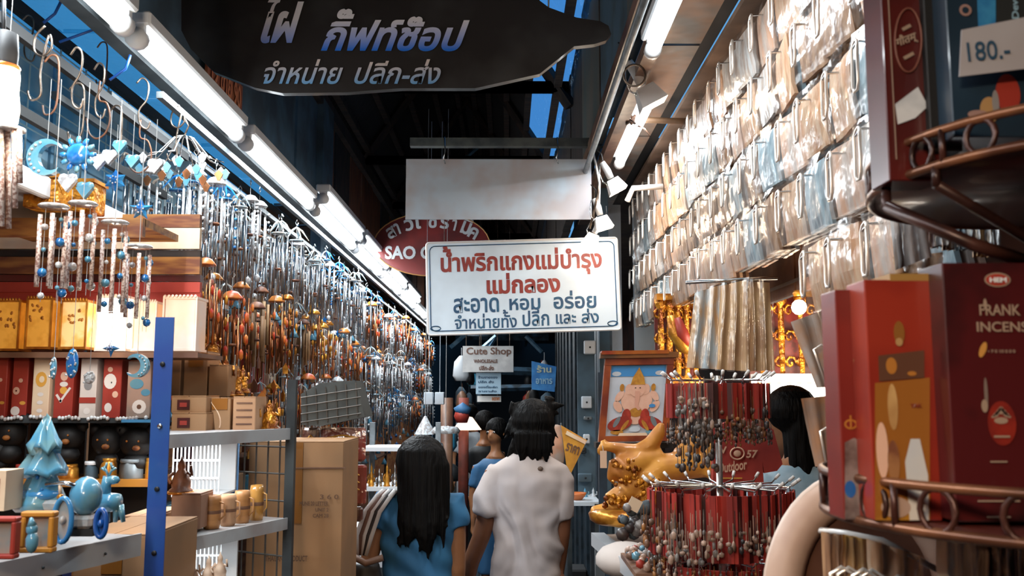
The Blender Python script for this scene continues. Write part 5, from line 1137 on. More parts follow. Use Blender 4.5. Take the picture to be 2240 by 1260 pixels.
# long clear bags hanging in the middle right
for i, (q, Y, k, lb) in enumerate([([(1522, 640), (1580, 622), (1574, 808), (1504, 804)], 2.85, 1, 'long clear bag with blue and white sheets at the left of the hanging long bags'), ([(1578, 625), (1632, 612), (1640, 812), (1570, 808)], 2.82, 3, 'long clear bag of brown sheets in the middle of the hanging long bags'), ([(1630, 615), (1684, 618), (1694, 810), (1636, 812)], 2.86, 0, 'long clear bag with orange sheets at the right of the hanging long bags')]):
    slant(q, Y, [M('long_blue', '#b4c8d0', '#c49a6c', rough=.5, scale=9, stretch=(3, 3, .8), coat=.55, bump=.22, bscale=7), cont[1], cont[2], M('long_brown', '#b48a64', '#cfa878', rough=.5, scale=9, stretch=(3, 3, .8), coat=.55, bump=.22, bscale=7)][0 if i == 0 else 3], lb, False)
solo('long_bag_rail', MB().tube([P(1500, 618, 2.85), P(1700, 608, 2.85)], .006, 8), chrome, 'thin chrome rail that the long clear bags hang from', 'rail')

# soffit extras: sticks, clip lamps
solo('bamboo_stick', MB().tube([P(1385, 262, 3.9), P(1528, 266, 3.9)], .014, 8), M('stick_brown', '#8d6a4c', '#5d4636', rough=.6, scale=8), 'brown bamboo stick across the soffit above the grey pipe', 'stick')
solo('white_bar', MB().tube([P(1372, 440, 4.3), P(1385, 412, 4.3), P(1450, 408, 4.3)], .014, 8), white, 'white bent bar under the far end of the soffit', 'bar')
t = solo('cable_tangle', MB().tube([P(1380+12*math.sin(k*2.1), 262+10*math.cos(k*1.7), 3.85) for k in range(14)], .006, 6).tube([P(1395, 275, 3.85), P(1410, 282, 3.85), P(1422, 296, 3.85)], .004, 5), M('knot_brown', '#5c4030', rough=.7), 'knot of brown cable tied round the bamboo stick', 'cable')
whp = M('white_plastic', '#e0dcd8', rough=.35)
def cliplamp(px, py, Y, s, rz, label):
    c = P(px, py, Y); t = thing('clip_lamp', label, 'lamp', c, 'white clip lamps along the right soffit'); k = S(Y)*s
    Rm = Matrix.Rotation(rz, 3, 'Y'); V = lambda x, y, z: c+Rm @ Vector((x*k, y*k, z*k))
    MB().tube([V(0, 0, 95), V(2, 0, 60), V(0, 0, 30)], [11*k, 13*k, 12*k], 10).build('neck', whp, t)
    bx = MB(); bx.add([V(-22, -18, 22), V(22, -18, 22), V(22, 18, 22), V(-22, 18, 22), V(-34, -28, -26), V(34, -28, -26), V(34, 28, -26), V(-34, 28, -26)], [(0, 1, 2, 3), (0, 4, 5, 1), (1, 5, 6, 2), (2, 6, 7, 3), (3, 7, 4, 0)]).build('square_hood', whp, t)
    MB().ball(V(0, 0, -12), 15*k, 10).build('bulb', hot, t)
    MB().tube([V(-14, -6, 92), V(-30, -6, 60), V(-34, -6, 30), V(-22, -6, 12)], 2.6*k, 6).build('clamp_wire', chrome, t)
    MB().tube([V(4, 0, 95), V(14, 0, 125), V(2, 0, 150)], 2*k, 5).build('cord', black, t)
    lamp('POINT', V(0, -10, -45), 2.2*Y/3.5, (1, .80, .60), .03)
cliplamp(1418, 210, 3.3, .95, -.5, 'largest white clip lamp, under the soffit beside the fluorescent tube')
cliplamp(1345, 405, 4.2, .62, -.5, 'white clip lamp at the right edge of the blank board')
cliplamp(1318, 487, 4.5, .6, -.3, 'white clip lamp just above the chilli sign corner')
cliplamp(1294, 524, 4.55, .55, .4, 'lowest white clip lamp, touching the upper right corner of the chilli sign')
for k, (a, b) in enumerate([((1297, 330), (1310, 470)), ((1312, 340), (1290, 500))]):
    solo('lamp_cord', MB().tube([P(*a, 4.5), P((a[0]+b[0])/2+8, (a[1]+b[1])/2, 4.48), P(*b, 4.5)], .006, 6), [whp, wire_m][k], ['white cable hanging beside the right edge of the blank board', 'brown twisted cable beside the blank board'][k], 'cable')
c = P(1400, 160, 3.2); solo('wire_ring', MB().tube([P(1388+24*math.cos(2*PI*k/18), 165+24*math.sin(2*PI*k/18), 3.15) for k in range(18)], .004, 6, closed=True), wire_m, 'loop of bent wire hanging by the largest clip lamp', 'wire')

# ------------------------------------------------------------------ right: shop interior and shrine
def gold_shrine(q, Y, label):
    a = P(q[0], q[3], Y); b = P(q[2], q[1], Y); t = thing('gold_shrine', label, 'shrine', ((a.x+b.x)/2, Y, a.z)); w_ = b.x-a.x; h_ = b.z-a.z; cx = (a.x+b.x)/2
    MB().box((cx, Y+.08, a.z+h_/2), (w_, .02, h_)).build('back_panel', M('shrine_red', '#7a2018', '#4a1410', rough=.5, scale=20), t)
    for k in range(5):
        x = a.x+w_*(k+.5)/5; MB().lathe([(.001, 0), (.03, 0), (.03, h_*.04), (.012, h_*.08), (.016, h_*.5), (.012, h_*.85), (.03, h_*.9), (.03, h_*.97), (.001, h_)], (x, Y+.02, a.z), 8).build('gold_column', goldc, t)
    for k in range(9):
        for j in range(3):
            x = a.x+w_*(k+.5)/9; z = a.z+h_*(.2+.3*j); MB().tube([(x+.03*math.cos(p*.9)*(1-p/9), Y+.03, z+.035*math.sin(p*.9)*(1-p/9)) for p in range(9)], .007, 5).build('carved_scroll', goldc, t)
    for zz in (a.z, b.z): MB().box((cx, Y+.02, zz), (w_*1.03, .08, .03)).build('gold_moulding', gold, t)
    return t
gold_shrine((1440, 650, 1530, 835), 4.3, 'carved golden shrine panel with red ground left of the hanging long bags')
gold_shrine((1650, 640, 1860, 832), 4.3, 'carved golden shrine panel above the bright white counter')
t = thing('red_gold_arch', 'gold and red curved arch ornament behind the long clear bags', 'ornament', P(1480, 790, 4.1))
MB().tube([P(1468, 690, 4.1), P(1476, 730, 4.1), P(1495, 760, 4.1), P(1515, 772, 4.1)], [.02, .03, .03, .015], 8).build('gold_band', gold, t); MB().tube([P(1482, 695, 4.08), P(1492, 730, 4.08), P(1508, 752, 4.08)], [.015, .03, .015], 8).build('red_band', red, t)
t = thing('white_counter', 'white counter with a self-glowing front panel below the golden shrine', 'counter', P(1750, 880, 4.2))
a = P(1655, 885, 4.2); b = P(1960, 828, 4.2); MB().box(((a.x+b.x)/2, 4.25, (a.z+b.z)/2), (b.x-a.x, .06, b.z-a.z)).build('glow_panel', M('glow_panel', '#ffffff', emit=3., ecol='#fbfdff'), t)  # panel emits in place of tube light falling on a white shelf
MB().box(((a.x+b.x)/2, 4.24, b.z+.012), (b.x-a.x, .1, .02)).build('top_edge', white, t); MB().box(((a.x+b.x)/2, 4.3, a.z/2), (b.x-a.x, .3, a.z)).build('base', brsh, t)
for k in range(14): MB().box((a.x+.02+(b.x-a.x)*k/14, 4.215, b.z-.02), (.02, .004, .006)).build('gold_link', copper, t)
lamp('AREA', P(1750, 800, 4.0), 9, (1, .86, .66), .8, .2, rot=(PI/2+.3, 0, 0))
t = thing('round_lamp', 'small glowing round lamp in front of the golden shrine', 'lamp', P(1748, 690, 3.0)); MB().ball(P(1748, 672, 3.0), .026, 12).build('bulb', M('soft_lamp', '#fff0e0', emit=2.2, ecol='#ffe6d0'), t); MB().lathe([(.016, .03), (.022, .02), (.016, .01)], P(1748, 655, 3.0), 12).build('socket', gold, t)
lamp('POINT', P(1740, 690, 2.95), 2, (1, .75, .5), .03)

# counter with the golden statue
zt = 1.205; cA = Vector((.285, 3.05, 0)); cB = Vector((.36, 2.15, 0))
t = thing('glass_counter', 'glass display counter with a white metal edge under the golden statue', 'counter', (.6, 2.6, 0))
slab([cA, cB, Vector((.42, 2.15, 0)), Vector((.42, 2.6, 0))], zt-.012, zt, 'top_strip', M('counter_top', '#b8a090', '#8a7260', rough=.3, scale=12), t)
slab([cA, Vector((.42, 2.6, 0)), Vector((1.2, 2.66, 0)), Vector((1.2, 3.15, 0))], zt-.012, zt, 'top', M('counter_top', '#b8a090', '#8a7260', rough=.3, scale=12), t)
slab([cA+Vector((-.012, 0, 0)), cB+Vector((-.012, -.01, 0)), cB+Vector((.035, -.01, 0)), cA+Vector((.03, 0, 0))], zt-.035, zt+.006, 'metal_edge', M('bright_edge', '#c8ccd0', rough=.3, metal=.3), t)
for p in (cA, cB, Vector((1.17, 2.7, 0)), Vector((1.17, 3.1, 0))): MB().box((p.x+.015, p.y, zt/2-.01), (.03, .03, zt-.03)).build('leg', grey, t)
slab([cA+Vector((.03, .0, 0)), cB+Vector((.03, .02, 0)), cB+Vector((.036, .02, 0)), cA+Vector((.036, 0, 0))], .1, zt-.03, 'glass_side', film('pane', .2, (.9, .95, 1), .05), t)
slab([cA+Vector((.05, .0, 0)), Vector((.42, 2.62, 0)), Vector((1.15, 2.7, 0)), Vector((1.15, 3.05, 0))], .85, .86, 'inner_shelf', white, t)
MB().ball(P(1370, 1225, 2.7), (.09, .12, .05), 14).build('white_cloth', M('cloth_white', '#c4b8b0', rough=.8), t)
# Ganesha picture
Yg = 3.3; g0 = P(1385, 965, Yg); roll = .075
uxg = Vector((math.cos(roll), 0, math.sin(roll)*.2)); uxg.normalize(); uyg = Vector((math.sin(.095), .0, math.cos(.095)))
t = thing('deity_picture', 'framed picture of a pink elephant-headed deity in red trousers', 'picture', g0); s_ = S(Yg)
def G(x, y, d=0): return g0+uxg*((x)*s_)+uyg*(y*s_)+Vector((0, -d, 0))
fm = M('frame_redwood', '#9a4a22', '#6e2a1a', rough=.35, scale=10, coat=.4)
def quad(x0, y0, x1, y1, th, nm, m_, d=0): return MB().prism([(x0*s_, y0*s_), (x1*s_, y0*s_), (x1*s_, y1*s_), (x0*s_, y1*s_)], th, g0+Vector((0, -d, 0)), uxg, uyg).build(nm, m_, t)
quad(-76, 2, -62, 180, .03, 'frame_side', fm); quad(60, 2, 74, 180, .03, 'frame_side', fm); quad(-76, 165, 74, 180, .034, 'frame_top', fm); quad(-76, 0, 74, 12, .034, 'frame_bottom', fm)
quad(-88, 180, 82, 192, .06, 'canopy_board', M('canopy_dark', '#2a2420', '#7a4a22', rough=.4, scale=8), 0); quad(-86, 188, 60, 196, .07, 'gold_trim', M('trim_gold', '#b87828', '#8a2a1c', rough=.35, metal=.2, scale=6), 0)
quad(-64, 8, 62, 167, .008, 'sky_ground', M('picture_pale', '#c8ccd4', '#b4c0cc', rough=.4, scale=3, coat=.3), 0)
def pd(x, y, rx, ry, m_, d, nm='painted_shape', rt=0):
    N = 18; pts = [G(x+rx*math.cos(2*PI*k/N)*math.cos(rt)-ry*math.sin(2*PI*k/N)*math.sin(rt), y+rx*math.cos(2*PI*k/N)*math.sin(rt)+ry*math.sin(2*PI*k/N)*math.cos(rt), d) for k in range(N)]; MB().add(pts, [tuple(range(N))]).build(nm, m_, t)
def pp(poly, m_, d, nm='painted_shape'): MB().add([G(x, y, d) for x, y in poly], [tuple(range(len(poly)))]).build(nm, m_, t)
skyb = M('paint_sky', '#3f86c0', rough=.4); pink = M('paint_pink', '#e0b49e', '#d8a890', rough=.4, scale=30); pgold = M('paint_gold', '#c08a34', '#a8702a', rough=.4, scale=60); pred = M('paint_red', '#b03a2c', '#8a2a20', rough=.4, scale=40); pgrey = M('paint_grey', '#6e7478', rough=.4)
pp([(-60, 140), (58, 140), (58, 164), (-60, 164)], skyb, .006)
pd(-48, 146, 10, 5, pale, .007); pd(46, 147, 10, 5, pale, .007)
pd(0, 88, 34, 30, pink, .008); pd(0, 62, 24, 26, pink, .009); pd(0, 112, 17, 17, pink, .010); pd(-17, 112, 10, 12, pink, .009); pd(17, 112, 10, 12, pink, .009)
pp([(-16, 122), (16, 122), (12, 138), (3, 154), (0, 160), (-3, 154), (-12, 138)], pgold, .011)
pp([(-5, 108), (5, 108), (6, 92), (3, 78), (10, 70), (5, 66), (-3, 74), (-4, 92)], M('paint_pink2', '#cf9a84', rough=.4), .012)
for sx in (-1, 1):
    pd(sx*5, 115, 1.6, 1.2, black, .013); pd(sx*38, 98, 7, 14, pink, .009, rt=sx*.6); pd(sx*40, 75, 8, 14, pink, .009, rt=-sx*.6); pd(sx*34, 116, 5, 8, pgold, .010)
    pd(sx*33, 38, 27, 15, pred, .012, rt=-sx*.25); pd(sx*20, 54, 10, 16, pred, .011); pd(sx*40, 42, 5, 13, pgrey, .013, rt=sx*.5); pd(sx*22, 34, 4, 14, pgold, .013, rt=sx*.6)
    pd(sx*38, 20, 14, 5, [pgold, teal][sx > 0], .012)
pd(0, 62, 14, 10, pgold, .010); pd(34, 76, 7, 4, skyb, .013); pp([(-36, 10), (30, 10), (26, 18), (-32, 18)], cream, .013); pd(0, 26, 12, 6, pale, .012)
# easel leg
t = thing('easel', 'dark blue steel easel post behind the framed picture', 'easel', (P(1315, 1100, 3.4).x, 3.42, 0))
MB().box((P(1318, 1000, 3.42).x, 3.42, .87), (.03, .03, 1.74)).box((P(1445, 1000, 3.42).x, 3.42, .87), (.03, .03, 1.74)).build('post', M('dark_blue_steel', '#22384a', '#1a2730', rough=.5), t)
MB().box((P(1382, 970, 3.42).x, 3.38, P(1382, 972, 3.42).z), (.28, .08, .02)).build('ledge', dwood, t)
# golden statue
Y = 2.9; t = thing('golden_statue', 'golden reclining statue with an outstretched arm in front of the framed picture', 'statue', P(1420, 1150, Y)); s_ = S(Y)
g = MB(); Q = lambda px, py, dy=0: P(px, py, Y+dy)
g.tube([Q(1316, 976), Q(1338, 978), Q(1368, 984), Q(1398, 988)], [.012, .017, .021, .025], 12, )        # forearm
g.tube([Q(1398, 988), Q(1425, 972), Q(1442, 945), Q(1448, 925)], [.025, .027, .022, .010], 12)           # raised upper arm
for k in range(4): g.tube([Q(1322, 974+3*k), Q(1311-1*k, 978+4*k), Q(1308+2*k, 986+4*k)], [.009, .0075, .005], 6)   # fingers
g.tube([Q(1322, 972), Q(1316, 966), Q(1326, 962)], [.009, .008, .005], 6)
g.tube([Q(1450, 1000), Q(1400, 1010), Q(1370, 1022), Q(1356, 1045)], [.030, .042, .050, .040], 14)       # chest and belly
g.tube([Q(1352, 1010), Q(1344, 1040), Q(1332, 1052)], [.03, .026, .01], 8)
g.tube([Q(1562, 1018), Q(1500, 1018), Q(1440, 1028), Q(1396, 1044)], [.034, .044, .050, .038], 14)         # thigh
g.tube([Q(1490, 1000), Q(1515, 975), Q(1525, 955)], [.035, .03, .02], 10)
g.tube([Q(1540, 1040), Q(1560, 1010), Q(1568, 970)], [.04, .04, .02], 10)
g.tube([Q(1398, 1050), Q(1362, 1080), Q(1330, 1098)], [.045, .032, .026], 12)
g.tube([Q(1440, 1050), Q(1420, 1080), Q(1400, 1100)], [.06, .05, .04], 12)
g.tube([Q(1292, 1122), Q(1320, 1122), Q(1360, 1120), Q(1400, 1118)], [.020, .030, .034, .03], 12)
remeshed('body', g, M('bright_gold', '#d8963a', '#b06c26', rough=.48, metal=.15, scale=8, coat=.15), t, .006, 4)
g = MB()
for k in range(90):
    px, py = R.choice([(R.uniform(1340, 1400), R.uniform(1004, 1062)), (R.uniform(1395, 1440), R.uniform(1050, 1095)), (R.uniform(1310, 1375), R.uniform(1085, 1108))]); g.ball(Q(px, py, -.045+R.uniform(-.008, .01)), R.uniform(.005, .010), 6)
g.build('carved_ornament', goldc, t)['kind'] = 'stuff'
g = MB(); c = Q(1340, 1130)
g.lathe([(.001, 0), (.085, 0), (.10, .01), (.105, .03), (.09, .045), (.001, .05)], c+Vector((.03, 0, -.02)), 20); g.build('base', gold, t)
MB().box(Q(1320, 1005, -.03), (14*s_, .004, 36*s_)).build('price_tag', cream, t); MB().tube([Q(1320, 988, -.03), Q(1318, 975, -.015)], .001, 4).build('tag_string', string, t)
MB().lathe([(.001, 0), (.05, 0), (.05, .02), (.001, .02)], Q(1372, 1150, 0), 16).build('foot', gold, t)

# T-shirt
Y = 2.75; t = thing('red_t_shirt', 'red T-shirt with cream printed lettering hanging behind the keychain rack', 't-shirt', P(1640, 1065, Y))
q = [(1560, 935), (1600, 920), (1640, 915), (1670, 925), (1692, 940), (1712, 1015), (1700, 1030), (1672, 1035), (1668, 1010), (1672, 1075), (1560, 1078)]
mb = MB(); pts = [P(x, y, Y) for x, y in q]; mb.prism([(p.x, p.z) for p in pts[::-1]], .03, (0, Y+.015, 0)); mb.build('shirt', M('tshirt_red', '#a8372a', '#8a2a22', rough=.8, scale=6), t)
cr = M('cream_print', '#d8a888', rough=.7)
text('lettering', '57', P(1632, 1002, Y-.004), 26*S(Y), 17*S(Y), cr, t, bold=.03, shear=.2); text('lettering', 'Outdoor', P(1572, 1036, Y-.004), 64*S(Y), 22*S(Y), cr, t, ux=(1, 0, .15), uy=(-.15, 0, 1), bold=.025, shear=.3); text('lettering', 'V', P(1574, 992, Y-.004), 16*S(Y), 15*S(Y), cr, t, bold=.03)
MB().tube([P(1613+15*math.cos(2*PI*k/20), 992+13*math.sin(2*PI*k/20), Y-.005) for k in range(20)], .0025, 5, closed=True).build('badge_ring', cr, t); MB().ball(P(1613, 992, Y-.004), (.012, .002, .010), 10).build('badge', cr, t)
MB().box(P(1601, 1046, Y-.004), (44*S(Y), .002, 2.5*S(Y))).build('underline', yl, t)
MB().tube([P(1600, 920, Y+.015), P(1640, 900, Y+.015), P(1672, 922, Y+.015)], .004, 6).tube([P(1640, 900, Y+.015), P(1640, 870, Y+.015)], .003, 6).build('hanger', chrome, t)

# ------------------------------------------------------------------ keychain carousel
Yk = 2.3; kx = P(1573, 1000, Yk).x; Zk = lambda py: P(1573, py, Yk).z
t = thing('keychain_stand', 'chrome rotating keychain stand with rings of hooks hung with red cords', 'stand', (kx, Yk, 0))
MB().tube([(kx, Yk, .02), (kx, Yk, Zk(822))], .008, 10).build('pole', M('pole_steel', '#c8c0b8', rough=.25, metal=.8), t); MB().lathe([(.001, .03), (.16, .02), (.18, 0), (.001, 0)], (kx, Yk, 0), 20).build('base', grey, t)
tiers = [(832, .115, 14, .085), (1062, .165, 18, .15), (1220, .135, 14, .12)]
for py, rad, n, L in tiers: MB().lathe([(.008, 0), (.022, .002), (.022, -.006), (.008, -.006)], (kx, Yk, Zk(py)), 12).build('hub', chrome, t)
rc = [M('red_cord_mid', '#c23a2c', '#84201a', rough=.7, scale=30, stretch=(1, 1, .1)), M('red_cord_bright', '#b83628', '#8a241c', rough=.7, scale=30, stretch=(1, 1, .1)), dred]
charmm = [M('charm_grey', '#8f8a86', '#5c5654', rough=.4, scale=40), M('charm_brown', '#7a5a48', '#5a4a40', rough=.4, scale=40), M('charm_cream', '#c8aa98', '#9a8070', rough=.4, scale=40), M('charm_dark', '#2e2c2e', '#453a36', rough=.4, scale=40), M('charm_amber', '#a06a34', '#7c4c2c', rough=.4, scale=40)]
def keybundle(seed, L):
    r = random.Random(seed); o = thing('keychain_bundle', '', 'keychains', (0, 0, 0))
    MB().tube([(0, 0, 0), (.004, 0, -.008), (0, 0, -.014), (-.004, 0, -.008)], .0012, 4, closed=True).build('ring', chrome, o)
    for k in range(6):
        x = (k-2.5)*.0115; y = r.uniform(-.012, .012); MB().box((x, y, -.006-L/2), (.0135, .003, L), rot=Matrix.Rotation(r.uniform(-.5, .5), 3, 'Z')).build('cord', rc[r.randrange(3)], o)
        z = -.014-L-r.uniform(0, .012); m_ = charmm[r.randrange(5)]
        MB().tube([(x, y, z+.006), (x, y, z-.012)], .001, 4).ball((x, y, z-.016), (.0035, .004, .005), 6).ball((x+r.uniform(-.003, .003), y, z-.028), (r.uniform(.003, .006), .005, r.uniform(.005, .010)), 6).ball((x, y, z-.043), (.003, .003, .005), 6).build('charm', m_, o)
    return o
kb = {}
for ti, (py, rad, n, L) in enumerate(tiers):
    for k in range(n):
        a = 2*PI*k/n+.1; x, y = kx+rad*math.cos(a), Yk+rad*math.sin(a); z = Zk(py)
        MB().tube([(kx+.02*math.cos(a), Yk+.02*math.sin(a), z), (x, y, z), (kx+(rad+.015)*math.cos(a), Yk+(rad+.015)*math.sin(a), z+.012)], .0022, 5).build('hook_arm', chrome, t)
        MB().tube([(kx+(rad+.013)*math.cos(a), Yk+(rad+.013)*math.sin(a), z+.010), (kx+(rad+.026)*math.cos(a), Yk+(rad+.026)*math.sin(a), z+.02)], .0042, 6).build('hook_tip', whp, t)
        key = (ti, k % 4); lb = 'bundle of red cord keychains on the %s tier, %s hook around' % (['top', 'middle', 'bottom'][ti], ORD[k]); g_ = 'red cord keychain bundles on the stand'
        loc = (x, y, z-.002)
        if key not in kb: kb[key] = keybundle(ti*7+k, L); o = kb[key]; o.location = loc; o['label'] = lb; o['group'] = g_; o.rotation_euler = (0, 0, a+PI/2)
        else: dup(kb[key], loc, lb, a+PI/2, None, g_)
        # a second, longer bundle of charms below each upper hook
# charm clusters hanging low between the tiers
def charms(q, Y, m_idx, label, n=40):
    c = P((q[0]+q[2])/2, q[1], Y); t = thing('charm_cluster', label, 'charms', c)
    for k in range(n):
        p = P(R.uniform(q[0], q[2]), R.uniform(q[1], q[3]), Y+R.uniform(-.03, .04)); m_ = charmm[R.choice(m_idx)]
        MB().ball(p, (R.uniform(.003, .008), .006, R.uniform(.004, .013)), 6).tube([p, (p.x, p.y, p.z+.05)], .0009, 3).build('charm', m_, t)
charms((1480, 870, 1560, 940), 2.14, (0, 2, 0), 'grey and cream animal charms hanging left of the pole under the top tier', 46)
charms((1478, 930, 1570, 1030), 2.16, (3, 0, 3, 1), 'dark charms hanging below the grey animal charms left of the pole', 60)
charms((1560, 890, 1680, 945), 2.2, (1, 3, 4), 'brown seed charms right of the pole under the top tier', 46)
charms((1400, 1140, 1480, 1190), 2.12, (1, 4, 1), 'brown charms at the lower left of the keychain stand', 30)
charms((1440, 1165, 1580, 1232), 2.08, (2, 0, 2), 'large cream and grey charms under the middle tier of the keychain stand', 60)
charms((1580, 1165, 1720, 1215), 2.1, (1, 2, 3), 'brown and tan charms right of the pole under the middle tier', 50)
t = thing('doll_bunch', 'bunch of dark blue-grey plush charms standing before the golden statue', 'charms', P(1392, 1200, 2.3))
for k in range(26):
    p = P(1390+R.uniform(-32, 32), 1135+R.uniform(-30, 38), 2.3+R.uniform(-.03, .03)); MB().ball(p, R.uniform(.010, .020), 8).build('plush', [M('slate_plush', '#3c464c', '#586268', rough=.8, scale=40), charmm[0], charmm[3]][k % 3], t)
MB().box(P(1388, 1104, 2.27), (.03, .003, .03), rot=Matrix.Rotation(.5, 3, 'Y')).build('tag', cream, t)
t = thing('trinket_tray', 'tray of small brown and blue trinkets below the plush charms', 'tray', P(1400, 1240, 2.2)); zt_ = 1.212
MB().box((P(1420, 1200, 2.35).x+.01, 2.42, zt_+.008), (.11, .3, .012)).build('tray', brsh, t)
for k in range(60): MB().ball((P(1420, 1200, 2.35).x+.01+R.uniform(-.05, .05), 2.42+R.uniform(-.14, .14), zt_+.024+R.uniform(0, .02)), R.uniform(.008, .013), 6).build('trinket', [charmm[1], charmm[2], charmm[4], charmm[0], teal, red][k % 6], t)

# ------------------------------------------------------------------ right foreground: round rack with incense boxes
Yc = 1.02
darkwire = M('rack_wire', '#4a2a22', '#2c1814', rough=.35, metal=.3, scale=20)
rimw = M('rack_rim', '#8a5c40', '#5c3a2a', rough=.3, metal=.5, scale=14)
def tray(cx, cy, rad, z, h, label, nring, brace):
    t = bpy.data.objects.new('round_tray', None); COL.objects.link(t); t.parent = rackt; t.location = Vector((cx, cy, z))-rackt.location; t['label'] = label; N = 48
    for zz, nm, rr_ in ((z, 'lower_rim', .0055), (z+h, 'upper_rim', .005)): MB().tube([(cx+rad*math.cos(2*PI*k/N), cy+rad*math.sin(2*PI*k/N), zz) for k in range(N)], rr_, 8, closed=True).build(nm, rimw, t)
    MB().lathe([(.001, -.003), (rad-.003, -.003), (rad-.003, .003), (.001, .003)], (cx, cy, z), 40).build('disc', M('tray_red_brown', '#4a1f1a', '#2c1412', rough=.35, scale=6, coat=.2), t)
    for k in range(nring):
        a = 2*PI*k/nring; c = Vector((cx+rad*math.cos(a), cy+rad*math.sin(a), z+h/2)); tg = Vector((-math.sin(a), math.cos(a), 0))
        MB().tube([c+tg*(h*.42*math.cos(2*PI*q/14))+Vector((0, 0, h*.48*math.sin(2*PI*q/14))) for q in range(14)], .0032, 6, closed=True).build('ring', darkwire, t)
        if k % 3 == 0: MB().tube([c+Vector((0, 0, -h/2))+tg*.03, c+Vector((0, 0, h/2))+tg*.03], .0035, 6).build('spacer', darkwire, t)
    for a in brace: MB().tube([(cx+rad*math.cos(a), cy+rad*math.sin(a), z-.02), (cx+.3*rad*math.cos(a), cy+.3*rad*math.sin(a), z-.09)], .006, 6).tube([(cx+rad*math.cos(a), cy+rad*math.sin(a), z), (cx+rad*math.cos(a), cy+rad*math.sin(a), z-.022)], .005, 6).build('brace', darkwire, t)
    return t
lc = P(1832, 1140, Yc); rad1 = .27; tx = lc.x+rad1+.0; rackt = thing('tray_rack', 'dark metal rack with round ring-patterned trays at the right edge, carrying the boxes', 'rack', (tx+.08, Yc+.08, 0))
tz = P(1832, 1125, Yc).z
tray(tx, Yc, rad1, tz, .043, 'lower round metal tray with ring pattern carrying the red incense boxes', 22, ())
uc = P(1938, 405, Yc); rad2 = .25; ux_ = uc.x+rad2; uz = uc.z
tray(ux_, Yc, rad2, uz, .036, 'upper round metal tray with ring pattern carrying the dark boxes', 22, (3.5, 4.2))
t = rackt; MB().tube([(tx+.08, Yc+.08, 0), (tx+.08, Yc+.08, 2.6)], .014, 10).build('pole', darkwire, t); MB().lathe([(.001, .03), (.2, .02), (.22, 0), (.001, 0)], (tx+.08, Yc+.08, 0), 24).build('base', darkwire, t)
MB().tube([P(1940, 452, Yc-.05), P(2130, 535, Yc-.12), P(2240, 570, Yc-.1)], .007, 6).build('diagonal_brace', darkwire, t); MB().tube([P(1938, 405, Yc), P(1940, 455, Yc-.04)], .006, 6).build('brace_stub', darkwire, t)
# boxes on lower tray
def facebox(name, label, q, Y, d, m_front, m_side=None, hexa=False):
    x0, y0, x1, y1 = q; a = P(x0, y1, Y); b = P(x1, y0, Y); w_ = b.x-a.x; h_ = b.z-a.z; cx = (a.x+b.x)/2; zb_ = a.z
    t = thing(name, label, 'box', (cx, Y+d/2, zb_))
    if hexa:
        poly = [(-w_/2, 0), (w_/2, 0), (w_/2+d*.3, d/2), (w_/2, d), (-w_/2, d), (-w_/2-d*.3, d/2)]
        MB().add([(cx+x, Y+y, zb_) for x, y in poly]+[(cx+x, Y+y, b.z) for x, y in poly], [tuple(range(6))[::-1], tuple(range(6, 12))]+[(k, (k+1) % 6, (k+1) % 6+6, k+6) for k in range(6)]).build('body', m_front, t)
    else: MB().box((cx, Y+d/2, zb_+h_/2), (w_, d, h_), bev=.0012).build('body', m_front, t)
    return t, a, b
def pr(t, px, py, Y, poly=None, rx=0, ry=0, m_=None, nm='print', rt=0):
    c = P(px, py, Y-.0012); s_ = S(Y)
    if poly: MB().add([P(x, y, Y-.0012) for x, y in poly], [tuple(range(len(poly)))]).build(nm, m_, t)
    else:
        N = 22; MB().add([c+Vector((s_*(rx*math.cos(2*PI*k/N)*math.cos(rt)-ry*math.sin(2*PI*k/N)*math.sin(rt)), 0, -s_*(rx*math.cos(2*PI*k/N)*math.sin(rt)+ry*math.sin(2*PI*k/N)*math.cos(rt)))) for k in range(N)], [tuple(range(N))[::-1]]).build(nm, m_, t)
zt_in = tz
Yi = .97
bred = M('incense_red', '#7a2018', '#681a15', rough=.4, scale=8, coat=.4); bred2 = M('incense_bright', '#98301f', '#7a2018', rough=.35, scale=7, coat=.5)
opr = M('ochre_print', ''); 
t, a, b = facebox('incense_box', 'red incense box with small gold figures at the left end of the lower tray', (1847, 634, 1914, 1138), Yi, .045, bred)
pr(t, 1889, 648, Yi, rx=9, ry=5, m_=opr, rt=.3); pr(t, 1900, 676, Yi, rx=9, ry=16, m_=M('tan_print', '#b08a5a', rough=.5)); pr(t, 1882, 722, Yi, rx=13, ry=15, m_=opr); pr(t, 1882, 722, Yi-.0005, rx=10, ry=12, m_=bred); pr(t, 1902, 724, Yi-.0003, rx=12, ry=12, m_=M('tan_print', ''))
text('lettering', 'Precious', P(1866, 793, Yi-.001), 38*S(Yi), 7*S(Yi), M('tan_print', ''), t, bold=.03); text('lettering', 'the flow', P(1880, 808, Yi-.001), 30*S(Yi), 7*S(Yi), M('tan_print', ''), t, bold=.03)
pr(t, 1861, 928, Yi, rx=14, ry=11, m_=opr); pr(t, 1861, 928, Yi-.0004, rx=10, ry=7, m_=bred); MB().box(P(1861, 922, Yi-.002), (3*S(Yi), .001, 26*S(Yi))).build('print', opr, t)
pr(t, 0, 0, Yi, poly=[(1848, 968), (1868, 958), (1890, 968), (1912, 962), (1912, 1136), (1848, 1136)][::-1], m_=M('grey_photo_print', '#8a7c78', '#4a3a36', rough=.3, scale=30, coat=.5)); pr(t, 1900, 955, Yi-.0006, rx=14, ry=52, m_=black); pr(t, 1860, 1070, Yi-.0006, rx=12, ry=18, m_=cobalt); pr(t, 1902, 1098, Yi-.0006, rx=12, ry=14, m_=bred)
Yj = .93
